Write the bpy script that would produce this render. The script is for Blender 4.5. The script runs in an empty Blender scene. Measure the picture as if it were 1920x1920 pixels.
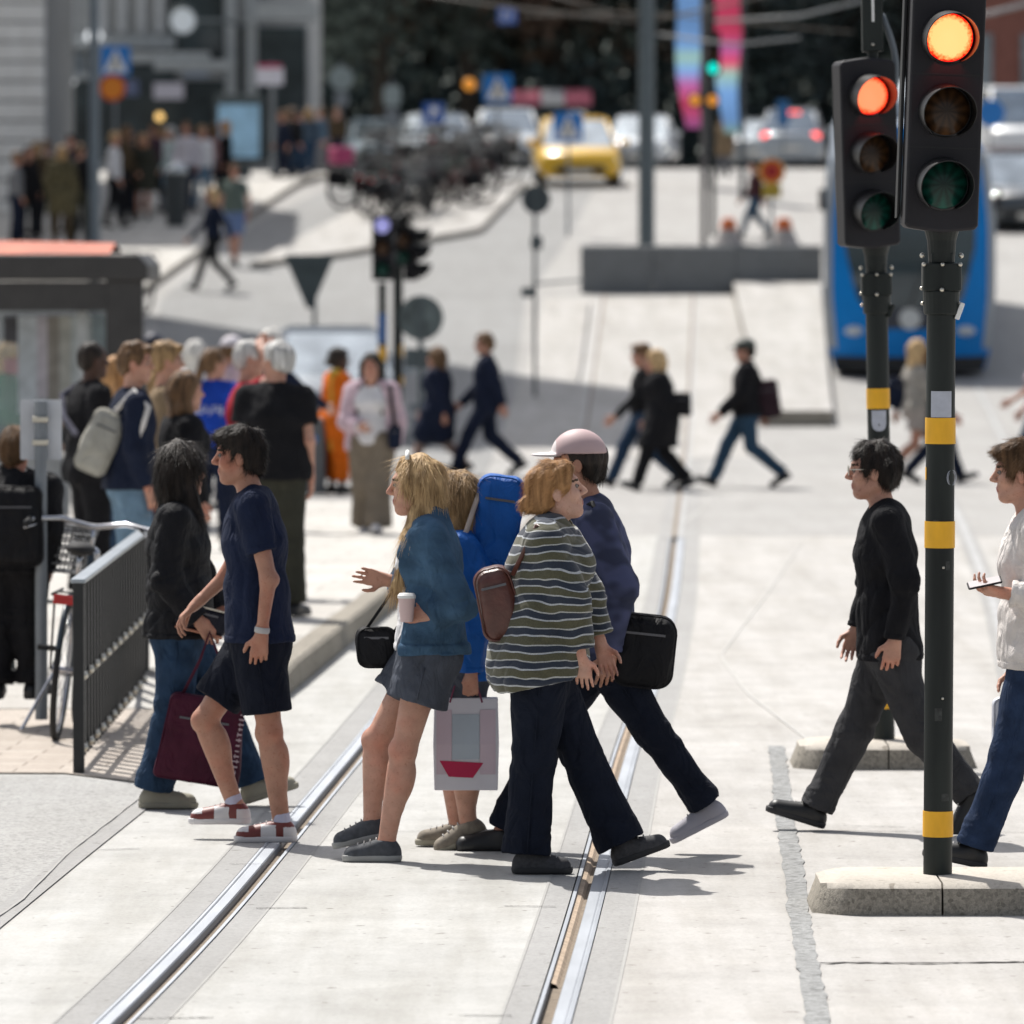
import bpy, math, random
import numpy as np
from mathutils import Vector, Matrix

# ------------------------------------------------------------------ camera, sky, sun, exposure
F = 13000.0            # focal length in pixels of the 1920 px wide photograph
YH = 450.0             # row of the horizon
HC = 2.65              # camera height
scn = bpy.context.scene
TH = math.atan((960 - YH) / F)
cam = bpy.data.cameras.new("camera")
cam.sensor_width = 36.0
cam.sensor_fit = 'HORIZONTAL'
cam.lens = 36.0 * F / 1920.0
cam.clip_start = 0.5
cam.clip_end = 3000.0
cam.dof.use_dof = True
cam.dof.focus_distance = 28.2
cam.dof.aperture_fstop = 4.1
cam.dof.aperture_blades = 0
camo = bpy.data.objects.new("camera", cam)
camo.location = (0, 0, HC)
camo.rotation_euler = (math.pi / 2 - TH, 0, 0)
scn.collection.objects.link(camo)
scn.camera = camo

SUN_EL = math.radians(57.0)
SUN_DIR = Vector((0.50, -0.866, 0.0)).normalized()      # the way the light travels over the ground
w = bpy.data.worlds.new("World")
scn.world = w
w.use_nodes = True
nt = w.node_tree
bg = nt.nodes["Background"]
sky = nt.nodes.new("ShaderNodeTexSky")
sky.sky_type = 'NISHITA'
sky.sun_disc = False
sky.sun_elevation = SUN_EL
sky.sun_rotation = math.atan2(-SUN_DIR.x, -SUN_DIR.y)
sky.air_density = 1.0
sky.dust_density = 3.0
sky.ozone_density = 1.0
hs_ = nt.nodes.new('ShaderNodeHueSaturation')      # thin white cloud takes some blue out of the sky light
hs_.inputs['Saturation'].default_value = 0.5
nt.links.new(sky.outputs[0], hs_.inputs['Color'])
nt.links.new(hs_.outputs[0], bg.inputs[0])
bg.inputs[1].default_value = 0.108
sl = bpy.data.lights.new("sun", 'SUN')
sl.energy = 4.6
sl.angle = math.radians(0.5)
sl.color = (1.0, 0.965, 0.91)
so = bpy.data.objects.new("sun", sl)
tr = Vector((SUN_DIR.x * math.cos(SUN_EL), SUN_DIR.y * math.cos(SUN_EL), -math.sin(SUN_EL)))
so.rotation_euler = tr.to_track_quat('-Z', 'Y').to_euler()
so.location = (-20, 60, 60)
scn.collection.objects.link(so)
scn.view_settings.view_transform = 'Standard'
scn.view_settings.look = 'None'
scn.view_settings.exposure = 0.34
scn.view_settings.gamma = 1.0
scn.view_settings.use_curve_mapping = False
scn.cycles.use_denoising = True
scn.cycles.max_bounces = 6
scn.cycles.diffuse_bounces = 3
scn.cycles.glossy_bounces = 3
scn.cycles.transmission_bounces = 4
scn.cycles.transparent_max_bounces = 8
scn.cycles.caustics_reflective = False
scn.cycles.caustics_refractive = False

COL = scn.collection
PI = math.pi
rnd = random.Random(7)

# ------------------------------------------------------------------ ground height and photo rays
_gy = np.array([-50, 0, 62, 76, 88, 96, 107, 123, 151, 180, 215, 250, 320, 420, 700], float)
_gv = np.array([0, 0, 0, -.06, -.06, .06, .47, 1.70, 3.90, 4.5, 4.85, 5.2, 17, 34, 50], float)
_yy = np.arange(-50, 700, 0.5)
_zz = np.interp(_yy, _gy, _gv)
_k = np.ones(13) / 13
_zz = np.concatenate([_zz[:6], np.convolve(_zz, _k, 'valid'), _zz[-6:]])
def gz(Y):
    return float(np.interp(Y, _yy, _zz))
CT, ST = math.cos(TH), math.sin(TH)
def ray(px, py):
    u = (px - 960) / F; v = (960 - py) / F
    return Vector((u, CT + v * ST, -ST + v * CT))
def P(px, py, Y):
    d = ray(px, py); t = Y / d.y
    return Vector((d.x * t, Y, HC + d.z * t))
def at(px, py, dz=0.0):
    """where a sight line meets the ground (plus dz)"""
    d = ray(px, py); prev = 5.0; t = 5.0
    while t < 690:
        if HC + d.z * t / d.y < gz(t) + dz:
            a, b = prev, t
            for _ in range(30):
                m = (a + b) / 2
                if HC + d.z * m / d.y < gz(m) + dz: b = m
                else: a = m
            return Vector((d.x * b / d.y, b, gz(b) + dz))
        prev = t; t += 0.25
    return Vector((d.x * 690 / d.y, 690, gz(690) + dz))
def S(Y): return F / Y
def G(px, Y, dz=0.0):
    return Vector(((px - 960) / F * Y, Y, gz(Y) + dz))

# ------------------------------------------------------------------ objects
def tagp(o, label=None, cat=None, group=None, kind=None):
    if label: o['label'] = label
    if cat: o['category'] = cat
    if group: o['group'] = group
    if kind: o['kind'] = kind
    return o
def thing(name, label, cat, loc=(0, 0, 0), rz=0.0, group=None):
    o = bpy.data.objects.new(name, None)
    o.empty_display_size = 0.2
    o.location = loc; o.rotation_euler = (0, 0, rz)
    COL.objects.link(o)
    return tagp(o, label, cat, group)
def copy_tree(o, parent=None):
    c = o.copy(); COL.objects.link(c)
    if parent is not None: c.parent = parent
    for ch in list(o.children): copy_tree(ch, c)
    return c

def V(*a): return Vector(a)
class MB:
    def __init__(s): s.v = []; s.f = []; s.m = []; s.cm = 0
    def add(s, vs, fs):
        n = len(s.v); s.v += [tuple(p) for p in vs]
        s.f += [tuple(i + n for i in f) for f in fs]; s.m += [s.cm] * len(fs)
        return s
    def box(s, c, d, rz=0.0, M=None, taper=1.0):
        hx, hy, hz = d[0] / 2, d[1] / 2, d[2] / 2
        ps = []
        for z, k in ((-hz, 1), (hz, taper)):
            for x, y in ((-hx, -hy), (hx, -hy), (hx, hy), (-hx, hy)): ps.append(Vector((x * k, y * k, z)))
        R = M if M is not None else Matrix.Rotation(rz, 3, 'Z')
        c = Vector(c)
        return s.add([c + R @ p for p in ps], [(0, 3, 2, 1), (4, 5, 6, 7), (0, 1, 5, 4), (1, 2, 6, 5), (2, 3, 7, 6), (3, 0, 4, 7)])
    def rbox(s, c, d, r, n=4, rz=0.0, axis='y'):
        """box with rounded outline in the plane across `axis`"""
        a, b = {'y': (0, 2), 'z': (0, 1), 'x': (1, 2)}[axis]
        k = {'y': 1, 'z': 2, 'x': 0}[axis]
        pts = rrect(d[a], d[b], r, n)
        q = Vector(c); R = Matrix.Rotation(rz, 3, 'Z')
        vs = []
        for e in (-1, 1):
            for (u, v) in pts:
                p = [0, 0, 0]; p[a] = u; p[b] = v; p[k] = e * d[k] / 2
                vs.append(q + R @ Vector(p))
        n_ = len(pts)
        fs = [tuple(range(n_)), tuple(range(2 * n_ - 1, n_ - 1, -1))] + [(i, i + n_, (i + 1) % n_ + n_, (i + 1) % n_) for i in range(n_)]
        return s.add(vs, fs)
    def tube(s, path, r, n=10, cap=True):
        path = [Vector(p) for p in path]
        rs = r if isinstance(r, (list, tuple)) else [r] * len(path)
        vs = []; prev = None
        for i, p in enumerate(path):
            t = (path[min(i + 1, len(path) - 1)] - path[max(i - 1, 0)]).normalized()
            if prev is None:
                ref = Vector((0, 0, 1)) if abs(t.z) < .9 else Vector((1, 0, 0))
                a = t.cross(ref).normalized()
            else: a = (prev - t * prev.dot(t)).normalized()
            prev = a; b = t.cross(a)
            for j in range(n):
                q = 2 * PI * j / n
                vs.append(p + (a * math.cos(q) + b * math.sin(q)) * rs[i])
        m = len(path)
        fs = [(i * n + j, i * n + (j + 1) % n, (i + 1) * n + (j + 1) % n, (i + 1) * n + j) for i in range(m - 1) for j in range(n)]
        if cap: fs += [tuple(range(n - 1, -1, -1)), tuple(range((m - 1) * n, m * n))]
        return s.add(vs, fs)
    def ring(s, c, R, r, ax=(0, 1, 0), N=28, n=6, a0=0, a1=2 * PI):
        ax = Vector(ax).normalized(); ref = Vector((0, 0, 1)) if abs(ax.z) < .9 else Vector((1, 0, 0))
        e1 = ax.cross(ref).normalized(); e2 = ax.cross(e1); c = Vector(c)
        full = abs(a1 - a0 - 2 * PI) < 1e-6
        K = N if full else N + 1
        vs = []
        for i in range(K):
            q = a0 + (a1 - a0) * i / N; d = e1 * math.cos(q) + e2 * math.sin(q)
            for j in range(n):
                u = 2 * PI * j / n
                vs.append(c + d * (R + r * math.cos(u)) + ax * r * math.sin(u))
        fs = [(i * n + j, i * n + (j + 1) % n, ((i + 1) % K) * n + (j + 1) % n, ((i + 1) % K) * n + j) for i in range(N) for j in range(n)]
        return s.add(vs, fs)
    def lathe(s, prof, c=(0, 0, 0), ax=(0, 0, 1), n=20):
        """prof: (radius, height along ax)"""
        ax = Vector(ax).normalized(); ref = Vector((0, 0, 1)) if abs(ax.z) < .9 else Vector((1, 0, 0))
        e1 = ax.cross(ref).normalized(); e2 = ax.cross(e1); c = Vector(c); vs = []
        for (r, h) in prof:
            for j in range(n):
                q = 2 * PI * j / n
                vs.append(c + ax * h + (e1 * math.cos(q) + e2 * math.sin(q)) * r)
        m = len(prof)
        fs = [(i * n + j, i * n + (j + 1) % n, (i + 1) * n + (j + 1) % n, (i + 1) * n + j) for i in range(m - 1) for j in range(n)]
        fs += [tuple(range(n - 1, -1, -1)), tuple(range((m - 1) * n, m * n))]
        return s.add(vs, fs)
    def prism(s, pts, t, O=(0, 0, 0), U=(1, 0, 0), W=(0, 0, 1), N=None):
        """flat outline pts (u,w) pushed through thickness t along N"""
        U = Vector(U); W = Vector(W); N = Vector(N) if N is not None else W.cross(U); O = Vector(O)
        vs = [O + U * a + W * b for a, b in pts] + [O + U * a + W * b + N * t for a, b in pts]
        n = len(pts)
        return s.add(vs, [tuple(range(n)), tuple(range(2 * n - 1, n - 1, -1))] + [(i, i + n, (i + 1) % n + n, (i + 1) % n) for i in range(n)])
    def sphere(s, c, r, n=12, m=8):
        rr = r if isinstance(r, (tuple, list)) else (r, r, r)
        c = Vector(c); vs = [c + Vector((0, 0, -rr[2]))]
        for i in range(1, m):
            q = -PI / 2 + PI * i / m
            for j in range(n):
                u = 2 * PI * j / n
                vs.append(c + Vector((rr[0] * math.cos(q) * math.cos(u), rr[1] * math.cos(q) * math.sin(u), rr[2] * math.sin(q))))
        vs.append(c + Vector((0, 0, rr[2]))); k = len(vs) - 1
        fs = [(0, 1 + (j + 1) % n, 1 + j) for j in range(n)]
        for i in range(m - 2):
            fs += [(1 + i * n + j, 1 + i * n + (j + 1) % n, 1 + (i + 1) * n + (j + 1) % n, 1 + (i + 1) * n + j) for j in range(n)]
        fs += [(k, 1 + (m - 2) * n + j, 1 + (m - 2) * n + (j + 1) % n) for j in range(n)]
        return s.add(vs, fs)
    def loft(s, secs, cap=True):
        n = len(secs[0]); vs = [p for q in secs for p in q]
        fs = [(i * n + j, i * n + (j + 1) % n, (i + 1) * n + (j + 1) % n, (i + 1) * n + j) for i in range(len(secs) - 1) for j in range(n)]
        if cap: fs += [tuple(range(n - 1, -1, -1)), tuple(range((len(secs) - 1) * n, len(secs) * n))]
        return s.add(vs, fs)
    def sheet(s, A, B):
        n = len(A)
        return s.add(list(A) + list(B), [(i, i + 1, n + i + 1, n + i) for i in range(n - 1)])
    def build(s, name, mats, parent=None, smooth=False, bevel=0.0, seg=2, auto=None):
        me = bpy.data.meshes.new(name)
        me.from_pydata(s.v, [], s.f)
        if not isinstance(mats, (list, tuple)): mats = [mats]
        for m in mats: me.materials.append(m)
        me.polygons.foreach_set('material_index', s.m)
        import bmesh
        b = bmesh.new(); b.from_mesh(me); bmesh.ops.recalc_face_normals(b, faces=b.faces); b.to_mesh(me); b.free()
        if smooth or auto:
            me.polygons.foreach_set('use_smooth', [True] * len(me.polygons))
            if auto: me.set_sharp_from_angle(angle=math.radians(auto))
        o = bpy.data.objects.new(name, me); COL.objects.link(o)
        if parent is not None: o.parent = parent
        if bevel:
            md = o.modifiers.new('bevel', 'BEVEL'); md.width = bevel; md.segments = seg; md.limit_method = 'ANGLE'; md.angle_limit = math.radians(40)
        return o
def rrect(wd, ht, r, n=4):
    pts = []
    for cx, cy, a in ((wd / 2 - r, -ht / 2 + r, -90), (wd / 2 - r, ht / 2 - r, 0), (-wd / 2 + r, ht / 2 - r, 90), (-wd / 2 + r, -ht / 2 + r, 180)):
        for i in range(n + 1):
            q = math.radians(a + 90 * i / n)
            pts.append((cx + r * math.cos(q), cy + r * math.sin(q)))
    return pts
def circ(r, n=24, cx=0, cy=0): return [(cx + r * math.cos(2 * PI * i / n), cy + r * math.sin(2 * PI * i / n)) for i in range(n)]
def struct(o): o['kind'] = 'structure'; return o

# ------------------------------------------------------------------ materials
_M = {}
def mat(name, c, rough=.6, metal=0.0, var=.12, scale=6.0, bump=0.0, bscale=60.0, emit=None, est=1.0, spec=.5, coat=0.0, stretch=None, sheen=0.0, c2=None, alpha=1.0, trans=0.0):
    if name in _M: return _M[name]
    m = bpy.data.materials.new(name); m.use_nodes = True
    t = m.node_tree; b = t.nodes['Principled BSDF']
    def setin(k, v):
        if k in b.inputs: b.inputs[k].default_value = v
    setin('Roughness', rough); setin('Metallic', metal); setin('Specular IOR Level', spec); setin('Coat Weight', coat); setin('Coat Roughness', .05)
    setin('Sheen Weight', sheen); setin('Alpha', alpha); setin('Transmission Weight', trans)
    tc = t.nodes.new('ShaderNodeTexCoord'); src = tc.outputs['Object']
    if stretch:
        mp = t.nodes.new('ShaderNodeMapping'); mp.inputs['Scale'].default_value = stretch
        t.links.new(src, mp.inputs[0]); src = mp.outputs[0]
    n = t.nodes.new('ShaderNodeTexNoise'); n.inputs['Scale'].default_value = scale; n.inputs['Detail'].default_value = 6
    t.links.new(src, n.inputs['Vector'])
    cr = t.nodes.new('ShaderNodeValToRGB')
    a = [max(0, x * (1 - var)) for x in c]; d = [min(1, x * (1 + var)) for x in (c2 or c)]
    cr.color_ramp.elements[0].position = .3; cr.color_ramp.elements[1].position = .7
    cr.color_ramp.elements[0].color = (*a, 1); cr.color_ramp.elements[1].color = (*d, 1)
    t.links.new(n.outputs['Fac'], cr.inputs[0]); t.links.new(cr.outputs[0], b.inputs['Base Color'])
    if bump:
        n2 = t.nodes.new('ShaderNodeTexNoise'); n2.inputs['Scale'].default_value = bscale; n2.inputs['Detail'].default_value = 4
        t.links.new(src, n2.inputs['Vector'])
        bp = t.nodes.new('ShaderNodeBump'); bp.inputs['Strength'].default_value = bump; bp.inputs['Distance'].default_value = .01
        t.links.new(n2.outputs['Fac'], bp.inputs['Height']); t.links.new(bp.outputs[0], b.inputs['Normal'])
    if emit:
        setin('Emission Color', (*emit, 1)); setin('Emission Strength', est)
    _M[name] = m
    return m
def nodes(m): return m.node_tree, m.node_tree.nodes['Principled BSDF']
def flat(name, c, **k): return mat(name, c, var=k.pop('var', .06), **k)
# ------------------------------------------------------------------ ground materials
def groundmat(name, c, dark=.75, speck=.35, fine=170.0, bump=.25, rough=.85, tint=None, stain=.5, brick=None):
    m = bpy.data.materials.new(name); m.use_nodes = True
    t, b = nodes(m); L = t.links.new
    b.inputs['Roughness'].default_value = rough; b.inputs['Specular IOR Level'].default_value = .3
    g = t.nodes.new('ShaderNodeNewGeometry'); pos = g.outputs['Position']
    def noise(sc, det=5, rgh=.55, scl=None):
        n = t.nodes.new('ShaderNodeTexNoise'); n.inputs['Scale'].default_value = sc; n.inputs['Detail'].default_value = det; n.inputs['Roughness'].default_value = rgh
        s = pos
        if scl:
            mp = t.nodes.new('ShaderNodeMapping'); mp.inputs['Scale'].default_value = scl; L(pos, mp.inputs[0]); s = mp.outputs[0]
        L(s, n.inputs['Vector']); return n.outputs['Fac']
    def ramp(f, a, bb, ca, cb):
        r = t.nodes.new('ShaderNodeValToRGB'); e = r.color_ramp.elements
        e[0].position = a; e[1].position = bb; e[0].color = (*ca, 1); e[1].color = (*cb, 1); L(f, r.inputs[0]); return r.outputs[0]
    def mul(a, bb, f=1.0):
        x = t.nodes.new('ShaderNodeMix'); x.data_type = 'RGBA'; x.blend_type = 'MULTIPLY'; x.inputs[0].default_value = f
        L(a, x.inputs[6]); L(bb, x.inputs[7]); return x.outputs[2]
    d = tuple(x * dark for x in c); tt = tint or c
    col = ramp(noise(.35, 6, .6), .3, .72, d, tt)
    col = mul(col, ramp(noise(2.3, 6, .65), .25, .7, (1 - .22 * stain,) * 3, (1, 1, 1)))
    col = mul(col, ramp(noise(1.2, 4, .7, (3.0, .25, 1)), .35, .6, (1 - .16 * stain, 1 - .17 * stain, 1 - .19 * stain), (1, 1, 1)))
    v = t.nodes.new('ShaderNodeTexVoronoi'); v.inputs['Scale'].default_value = fine * .5; L(pos, v.inputs['Vector'])
    col = mul(col, ramp(v.outputs['Color'], .1, .6, (1 - speck,) * 3, (1, 1, 1)), .8)
    fn = noise(fine, 3, .7)
    col = mul(col, ramp(fn, .3, .65, (1 - speck * .8,) * 3, (1, 1, 1)))
    sp = noise(13.0, 2, .5)
    col = mul(col, ramp(sp, .285, .315, (.60, .585, .56), (1, 1, 1)))
    if brick:
        mp = t.nodes.new('ShaderNodeMapping'); mp.inputs['Rotation'].default_value = (0, 0, brick[2]); L(pos, mp.inputs[0])
        bk = t.nodes.new('ShaderNodeTexBrick'); bk.inputs['Scale'].default_value = 1.0; bk.inputs['Brick Width'].default_value = brick[0]; bk.inputs['Row Height'].default_value = brick[1]
        bk.inputs['Mortar Size'].default_value = brick[3]; bk.inputs['Color1'].default_value = (1, 1, 1, 1); bk.inputs['Color2'].default_value = (.88, .86, .85, 1); bk.inputs['Mortar'].default_value = (.45, .43, .41, 1)
        L(mp.outputs[0], bk.inputs['Vector']); col = mul(col, bk.outputs[0])
    L(col, b.inputs['Base Color'])
    bp = t.nodes.new('ShaderNodeBump'); bp.inputs['Strength'].default_value = bump; bp.inputs['Distance'].default_value = .004
    L(fn, bp.inputs['Height']); L(bp.outputs[0], b.inputs['Normal'])
    return m
m_conc = groundmat('slab_concrete', (.545, .540, .518), dark=.87, speck=.14, stain=1.0)
m_concw = groundmat('warm_concrete', (.545, .527, .503), dark=.85, speck=.15, stain=1.0)
m_asph = groundmat('pale_asphalt', (.48, .475, .46), dark=.88, speck=.40, fine=120, bump=.5)
m_road = groundmat('road_asphalt', (.335, .335, .33), dark=.85, speck=.25, fine=60)
m_base = groundmat('city_ground', (.43, .42, .405), dark=.85, speck=.2, fine=60)
m_mort = groundmat('rail_mortar', (.40, .395, .385), dark=.85, speck=.2, fine=140)
m_seal = groundmat('seal_asphalt', (.40, .405, .40), dark=.82, speck=.5, fine=70, bump=.9)
m_pave = groundmat('pink_pavers', (.55, .49, .43), dark=.9, speck=.16, brick=(.42, .21, .05, .006))
m_walk = groundmat('pale_paving', (.58, .565, .53), dark=.93, speck=.1, brick=(.7, .7, .05, .006))
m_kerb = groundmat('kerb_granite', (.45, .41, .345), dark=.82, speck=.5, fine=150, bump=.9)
m_kerbtop = groundmat('kerb_granite_sunlit', (.60, .55, .48), dark=.9, speck=.2, fine=150, bump=.5)  # paler copy of the kerb granite, sunlight put into its colour
m_crack = flat('crack_dark', (.10, .095, .09), rough=.9)
m_joint = flat('joint_grey', (.33, .325, .31), rough=.9)
m_jfaint = flat('joint_faint', (.43, .42, .40), rough=.9)
m_steel = mat('rail_steel', (.33, .35, .38), rough=.62, metal=.5, var=.12, scale=8, stretch=(1, .15, 1), bump=.08)
m_fars = mat('rail_far', (.33, .33, .33), rough=.6, metal=.3, var=.15, scale=2)
m_groove = mat('groove_dirt', (.20, .16, .12), rough=.95, var=.3, scale=30)
m_sand = mat('groove_sand', (.44, .34, .25), rough=.95, var=.25, scale=25)
m_hill = mat('hill_green', (.10, .115, .10), rough=1, var=.5, scale=.6)

# ------------------------------------------------------------------ terrain
xs = [-260, -120, -60, -30, -15, -9.2, -4, 0, 4, 9.2, 15, 30, 60, 120, 260]
ys = [-40, 0, 14, 30, 62, 62.4] + list(np.arange(64, 160, 2.0)) + list(np.arange(160, 320, 8)) + [320, 330]
b = MB()
vs = [(x, y, gz(y) - (.07 if y < 62.2 else 0)) for y in ys for x in xs]
nx = len(xs)
for r in range(len(ys) - 1):
    pass
b.v = vs
for r in range(len(ys) - 1):
    for c in range(nx - 1):
        b.f.append((r * nx + c, r * nx + c + 1, (r + 1) * nx + c + 1, (r + 1) * nx + c))
        b.m.append(1 if ys[r] >= 212 else 0)
struct(b.build('ground', [m_base, m_hill]))

# ------------------------------------------------------------------ rails and the slabs between them
def smooth_path(px, n=90):
    pts = [at(x, y) for x, y in px]
    Yv = np.array([p.y for p in pts]); Xv = np.array([p.x for p in pts])
    o = np.argsort(Yv); Yv = Yv[o]; Xv = Xv[o]
    Y = np.linspace(Yv[0], Yv[-1], 400); X = np.interp(Y, Yv, Xv)
    for _ in range(3):
        k = 19; pad = np.pad(X, k // 2, mode='reflect', reflect_type='odd'); X = np.convolve(pad, np.ones(k) / k, 'valid')
    i = np.linspace(0, 399, n).astype(int)
    return [Vector((X[j], Y[j], 0)) for j in i]
RL = smooth_path([(170, 1960), (225, 1915), (417, 1719), (510, 1600), (600, 1490), (680, 1400), (885, 1130), (1000, 960), (1088, 840), (1110, 700), (1130, 552)], 140)
RR = smooth_path([(1020, 1960), (1036, 1915), (1070, 1797), (1110, 1655), (1172, 1400), (1212, 1300), (1255, 1130), (1275, 960), (1288, 840), (1296, 700), (1302, 552)], 140)
def off(path, o, dz=0.0, lo=-99, hi=999):
    r = []
    for i, p in enumerate(path):
        if not (lo <= p.y <= hi): continue
        t = (path[min(i + 1, len(path) - 1)] - path[max(i - 1, 0)]); n = Vector((t.y, -t.x, 0)).normalized()
        q = p + n * o; r.append(Vector((q.x, q.y, gz(q.y) + dz)))
    return r
def extend(path):
    """carry the rail on towards the camera"""
    d = (path[0] - path[4]).normalized()
    return [path[0] + d * k for k in (9, 6, 3)] + path
RL = extend(RL); RR = extend(RR)
NEAR = 62.3
def rail(name, path, sg, label):
    root = thing(name, label, 'tram rail', (0, 0, 0)); root['kind'] = 'structure'
    nr = dict(lo=-99, hi=NEAR); fr = dict(lo=NEAR - 1.2, hi=999)
    def prof(nm, pts, m, kw, smooth=False):
        q = MB()
        for (o1, z1), (o2, z2) in zip(pts[:-1], pts[1:]):
            q.sheet(off(path, o1 * sg, z1, **kw), off(path, o2 * sg, z2, **kw))
        return q.build(nm, m, root)
    prof('mortar_strip', [(-.20, 0), (-.072, 0)], m_mort, nr)
    prof('mortar_strip', [(.068, 0), (.175, 0)], m_mort, nr)
    prof('rail_head', [(-.072, -.02), (-.068, .002), (-.056, .004), (-.050, -.001), (-.044, .001), (-.006, .002), (-.002, -.004), (-.002, -.05)], m_steel, nr)
    prof('rail_lip', [(.048, -.05), (.048, .001), (.062, .002), (.068, -.02)], m_steel, nr)
    prof('groove_floor', [(-.002, -.030), (.048, -.030)], m_groove, nr)
    prof('joint', [(-.208, .002), (-.196, .002)], m_joint, nr)
    prof('joint', [(.170, .002), (.180, .002)], m_joint, nr)
    prof('mortar_strip', [(-.19, .004), (.165, .004)], m_mort, fr)
    prof('rail_head', [(-.05, .008), (.045, .008)], m_fars, fr)
    prof('groove_floor', [(0, .012), (.042, .012)], m_groove, fr)
    if sg < 0: prof('groove_sand', [(.018, -.03), (.028, -.016), (.047, -.010)], m_sand, dict(lo=24.5, hi=40))
    return root
rail('tram_rail', RL, 1, 'left grooved steel tram rail curving away across the pale concrete')
rail('tram_rail', RR, -1, 'middle grooved steel tram rail with sand lying in its groove')
def slab(name, A, B, m):
    q = MB(); n = min(len(A), len(B)); q.sheet(A[:n], B[:n]); return struct(q.build(name, m))
def edgeX(path, x, lo, hi): return [Vector((x, p.y, gz(p.y))) for p in path if lo <= p.y <= hi]
A = off(RL, -.20, 0, -99, NEAR); slab('tram_street', [Vector((-14, p.y, 0)) for p in A], A, m_conc)
A = off(RL, .175, 0, -99, NEAR); B = off(RR, -.175, 0, -99, NEAR)
Bi = []
yb = [p.y for p in B]; xb = [p.x for p in B]
for p in A: Bi.append(Vector((float(np.interp(p.y, yb, xb)), p.y, 0)))
slab('track_slab', A, Bi, m_conc)
A = off(RR, .20, 0, -99, NEAR); slab('tram_street', A, [Vector((14, p.y, 0)) for p in A], m_concw)

def rib_pts(px, wd, dz=.004, n=24, jag=0.0, seed=1):
    r_ = random.Random(seed); pts = [at(x, y) for x, y in px]; seg = []
    L = [0]
    for a, c in zip(pts[:-1], pts[1:]): L.append(L[-1] + (c - a).length)
    A = []; B = []
    for i in range(n + 1):
        s_ = L[-1] * i / n
        k = max(j for j in range(len(L)) if L[j] <= s_ + 1e-9); k = min(k, len(pts) - 2)
        p = pts[k].lerp(pts[k + 1], (s_ - L[k]) / max(1e-6, L[k + 1] - L[k])); t = (pts[k + 1] - pts[k]); nn = Vector((t.y, -t.x, 0)).normalized()
        w_ = wd / 2 * (1 + jag * r_.uniform(-1, 1)); e = nn * (jag * wd * .6 * r_.uniform(-1, 1))
        for Q, sgn in ((A, 1), (B, -1)):
            q = p + e + nn * w_ * sgn; Q.append(Vector((q.x, q.y, gz(q.y) + dz)))
    return A, B
def ribbon(name, px, wd, m, dz=.004, n=24, jag=0.0, seed=1):
    q = MB(); q.sheet(*rib_pts(px, wd, dz, n, jag, seed)); return struct(q.build(name, m))
def poly(name, px, m, dz=.004):
    q = MB(); pts = [at(x, y) for x, y in px]; q.add([Vector((p.x, p.y, gz(p.y) + dz)) for p in pts], [tuple(range(len(pts)))])
    return struct(q.build(name, m))
# left foreground: pale asphalt patch, flush kerb strip, pavers by the fence
poly('asphalt_patch', [(-400, 1455), (120, 1456), (272, 1474), (262, 1500), (130, 1602), (40, 1690), (-60, 1760), (-400, 1990)], m_asph)
ribbon('kerb_strip', [(300, 1484), (266, 1508), (134, 1612), (-30, 1745), (-300, 1960)], .11, m_mort, .006, 30)
ribbon('kerb_joint', [(262, 1499), (128, 1603), (40, 1693), (-60, 1762)], .008, m_joint, .012, 30, .5)
poly('paver_area', [(-500, 1312), (268, 1312), (345, 1312), (300, 1440), (270, 1470), (120, 1452), (-500, 1450)], m_pave, .008)
# joints and cracks
q = MB()
for k, (px, wd, jag) in enumerate([([(480, 1704), (575, 1703)], .014, .6), ([(945, 1700), (1042, 1701)], .013, .6), ([(255, 1911), (400, 1909)], .013, .8), ([(860, 1905), (960, 1906)], .012, .6),
        ([(1522, 1809), (1590, 1806), (1730, 1808), (1920, 1805), (2000, 1806)], .02, .9), ([(1535, 1559), (1700, 1560), (1920, 1562)], .009, .5), ([(182, 1595), (262, 1592)], .012, .3),
        ([(1580, 1549), (1700, 1552)], .008, .9), ([(1505, 1392), (1640, 1390)], .012, .4), ([(430, 1621), (520, 1621)], .008, .4), ([(720, 1560), (860, 1561)], .006, .3)]):
    q.sheet(*rib_pts(px, wd, .0045, 40, jag, k))
struct(q.build('pavement_cracks', m_crack))
q = MB()
for k, px in enumerate([[(1500, 1020), (1440, 1110), (1350, 1230), (1400, 1300), (1530, 1400)], [(1390, 905), (1310, 960), (1275, 985)]]):
    q.sheet(*rib_pts(px, .016, .0045, 30, .1, k))
struct(q.build('pavement_joints', m_jfaint))
ribbon('seal_strip', [(1455, 1400), (1462, 1450), (1472, 1540), (1490, 1640), (1498, 1720), (1512, 1800), (1528, 1870), (1540, 1960)], .085, m_seal, .005, 90, .12)
poly('stone_area', [(1515, 1722), (2300, 1722), (2300, 1805), (1530, 1806)], m_concw, .003)
# right hand track: two pale rails going back to the tram
for px in ([(2050, 1510), (1920, 1380), (1862, 1130), (1800, 975), (1735, 850), (1690, 760)], [(1990, 960), (1920, 880), (1860, 780), (1830, 722)]):
    A, B = rib_pts(px, .16, .005, 40); q = MB(); q.sheet(A, B); struct(q.build('tram_rail', m_mort))
    A, B = rib_pts(px, .06, .010, 40); q = MB(); q.sheet(A, B); struct(q.build('tram_rail', m_fars))

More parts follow.
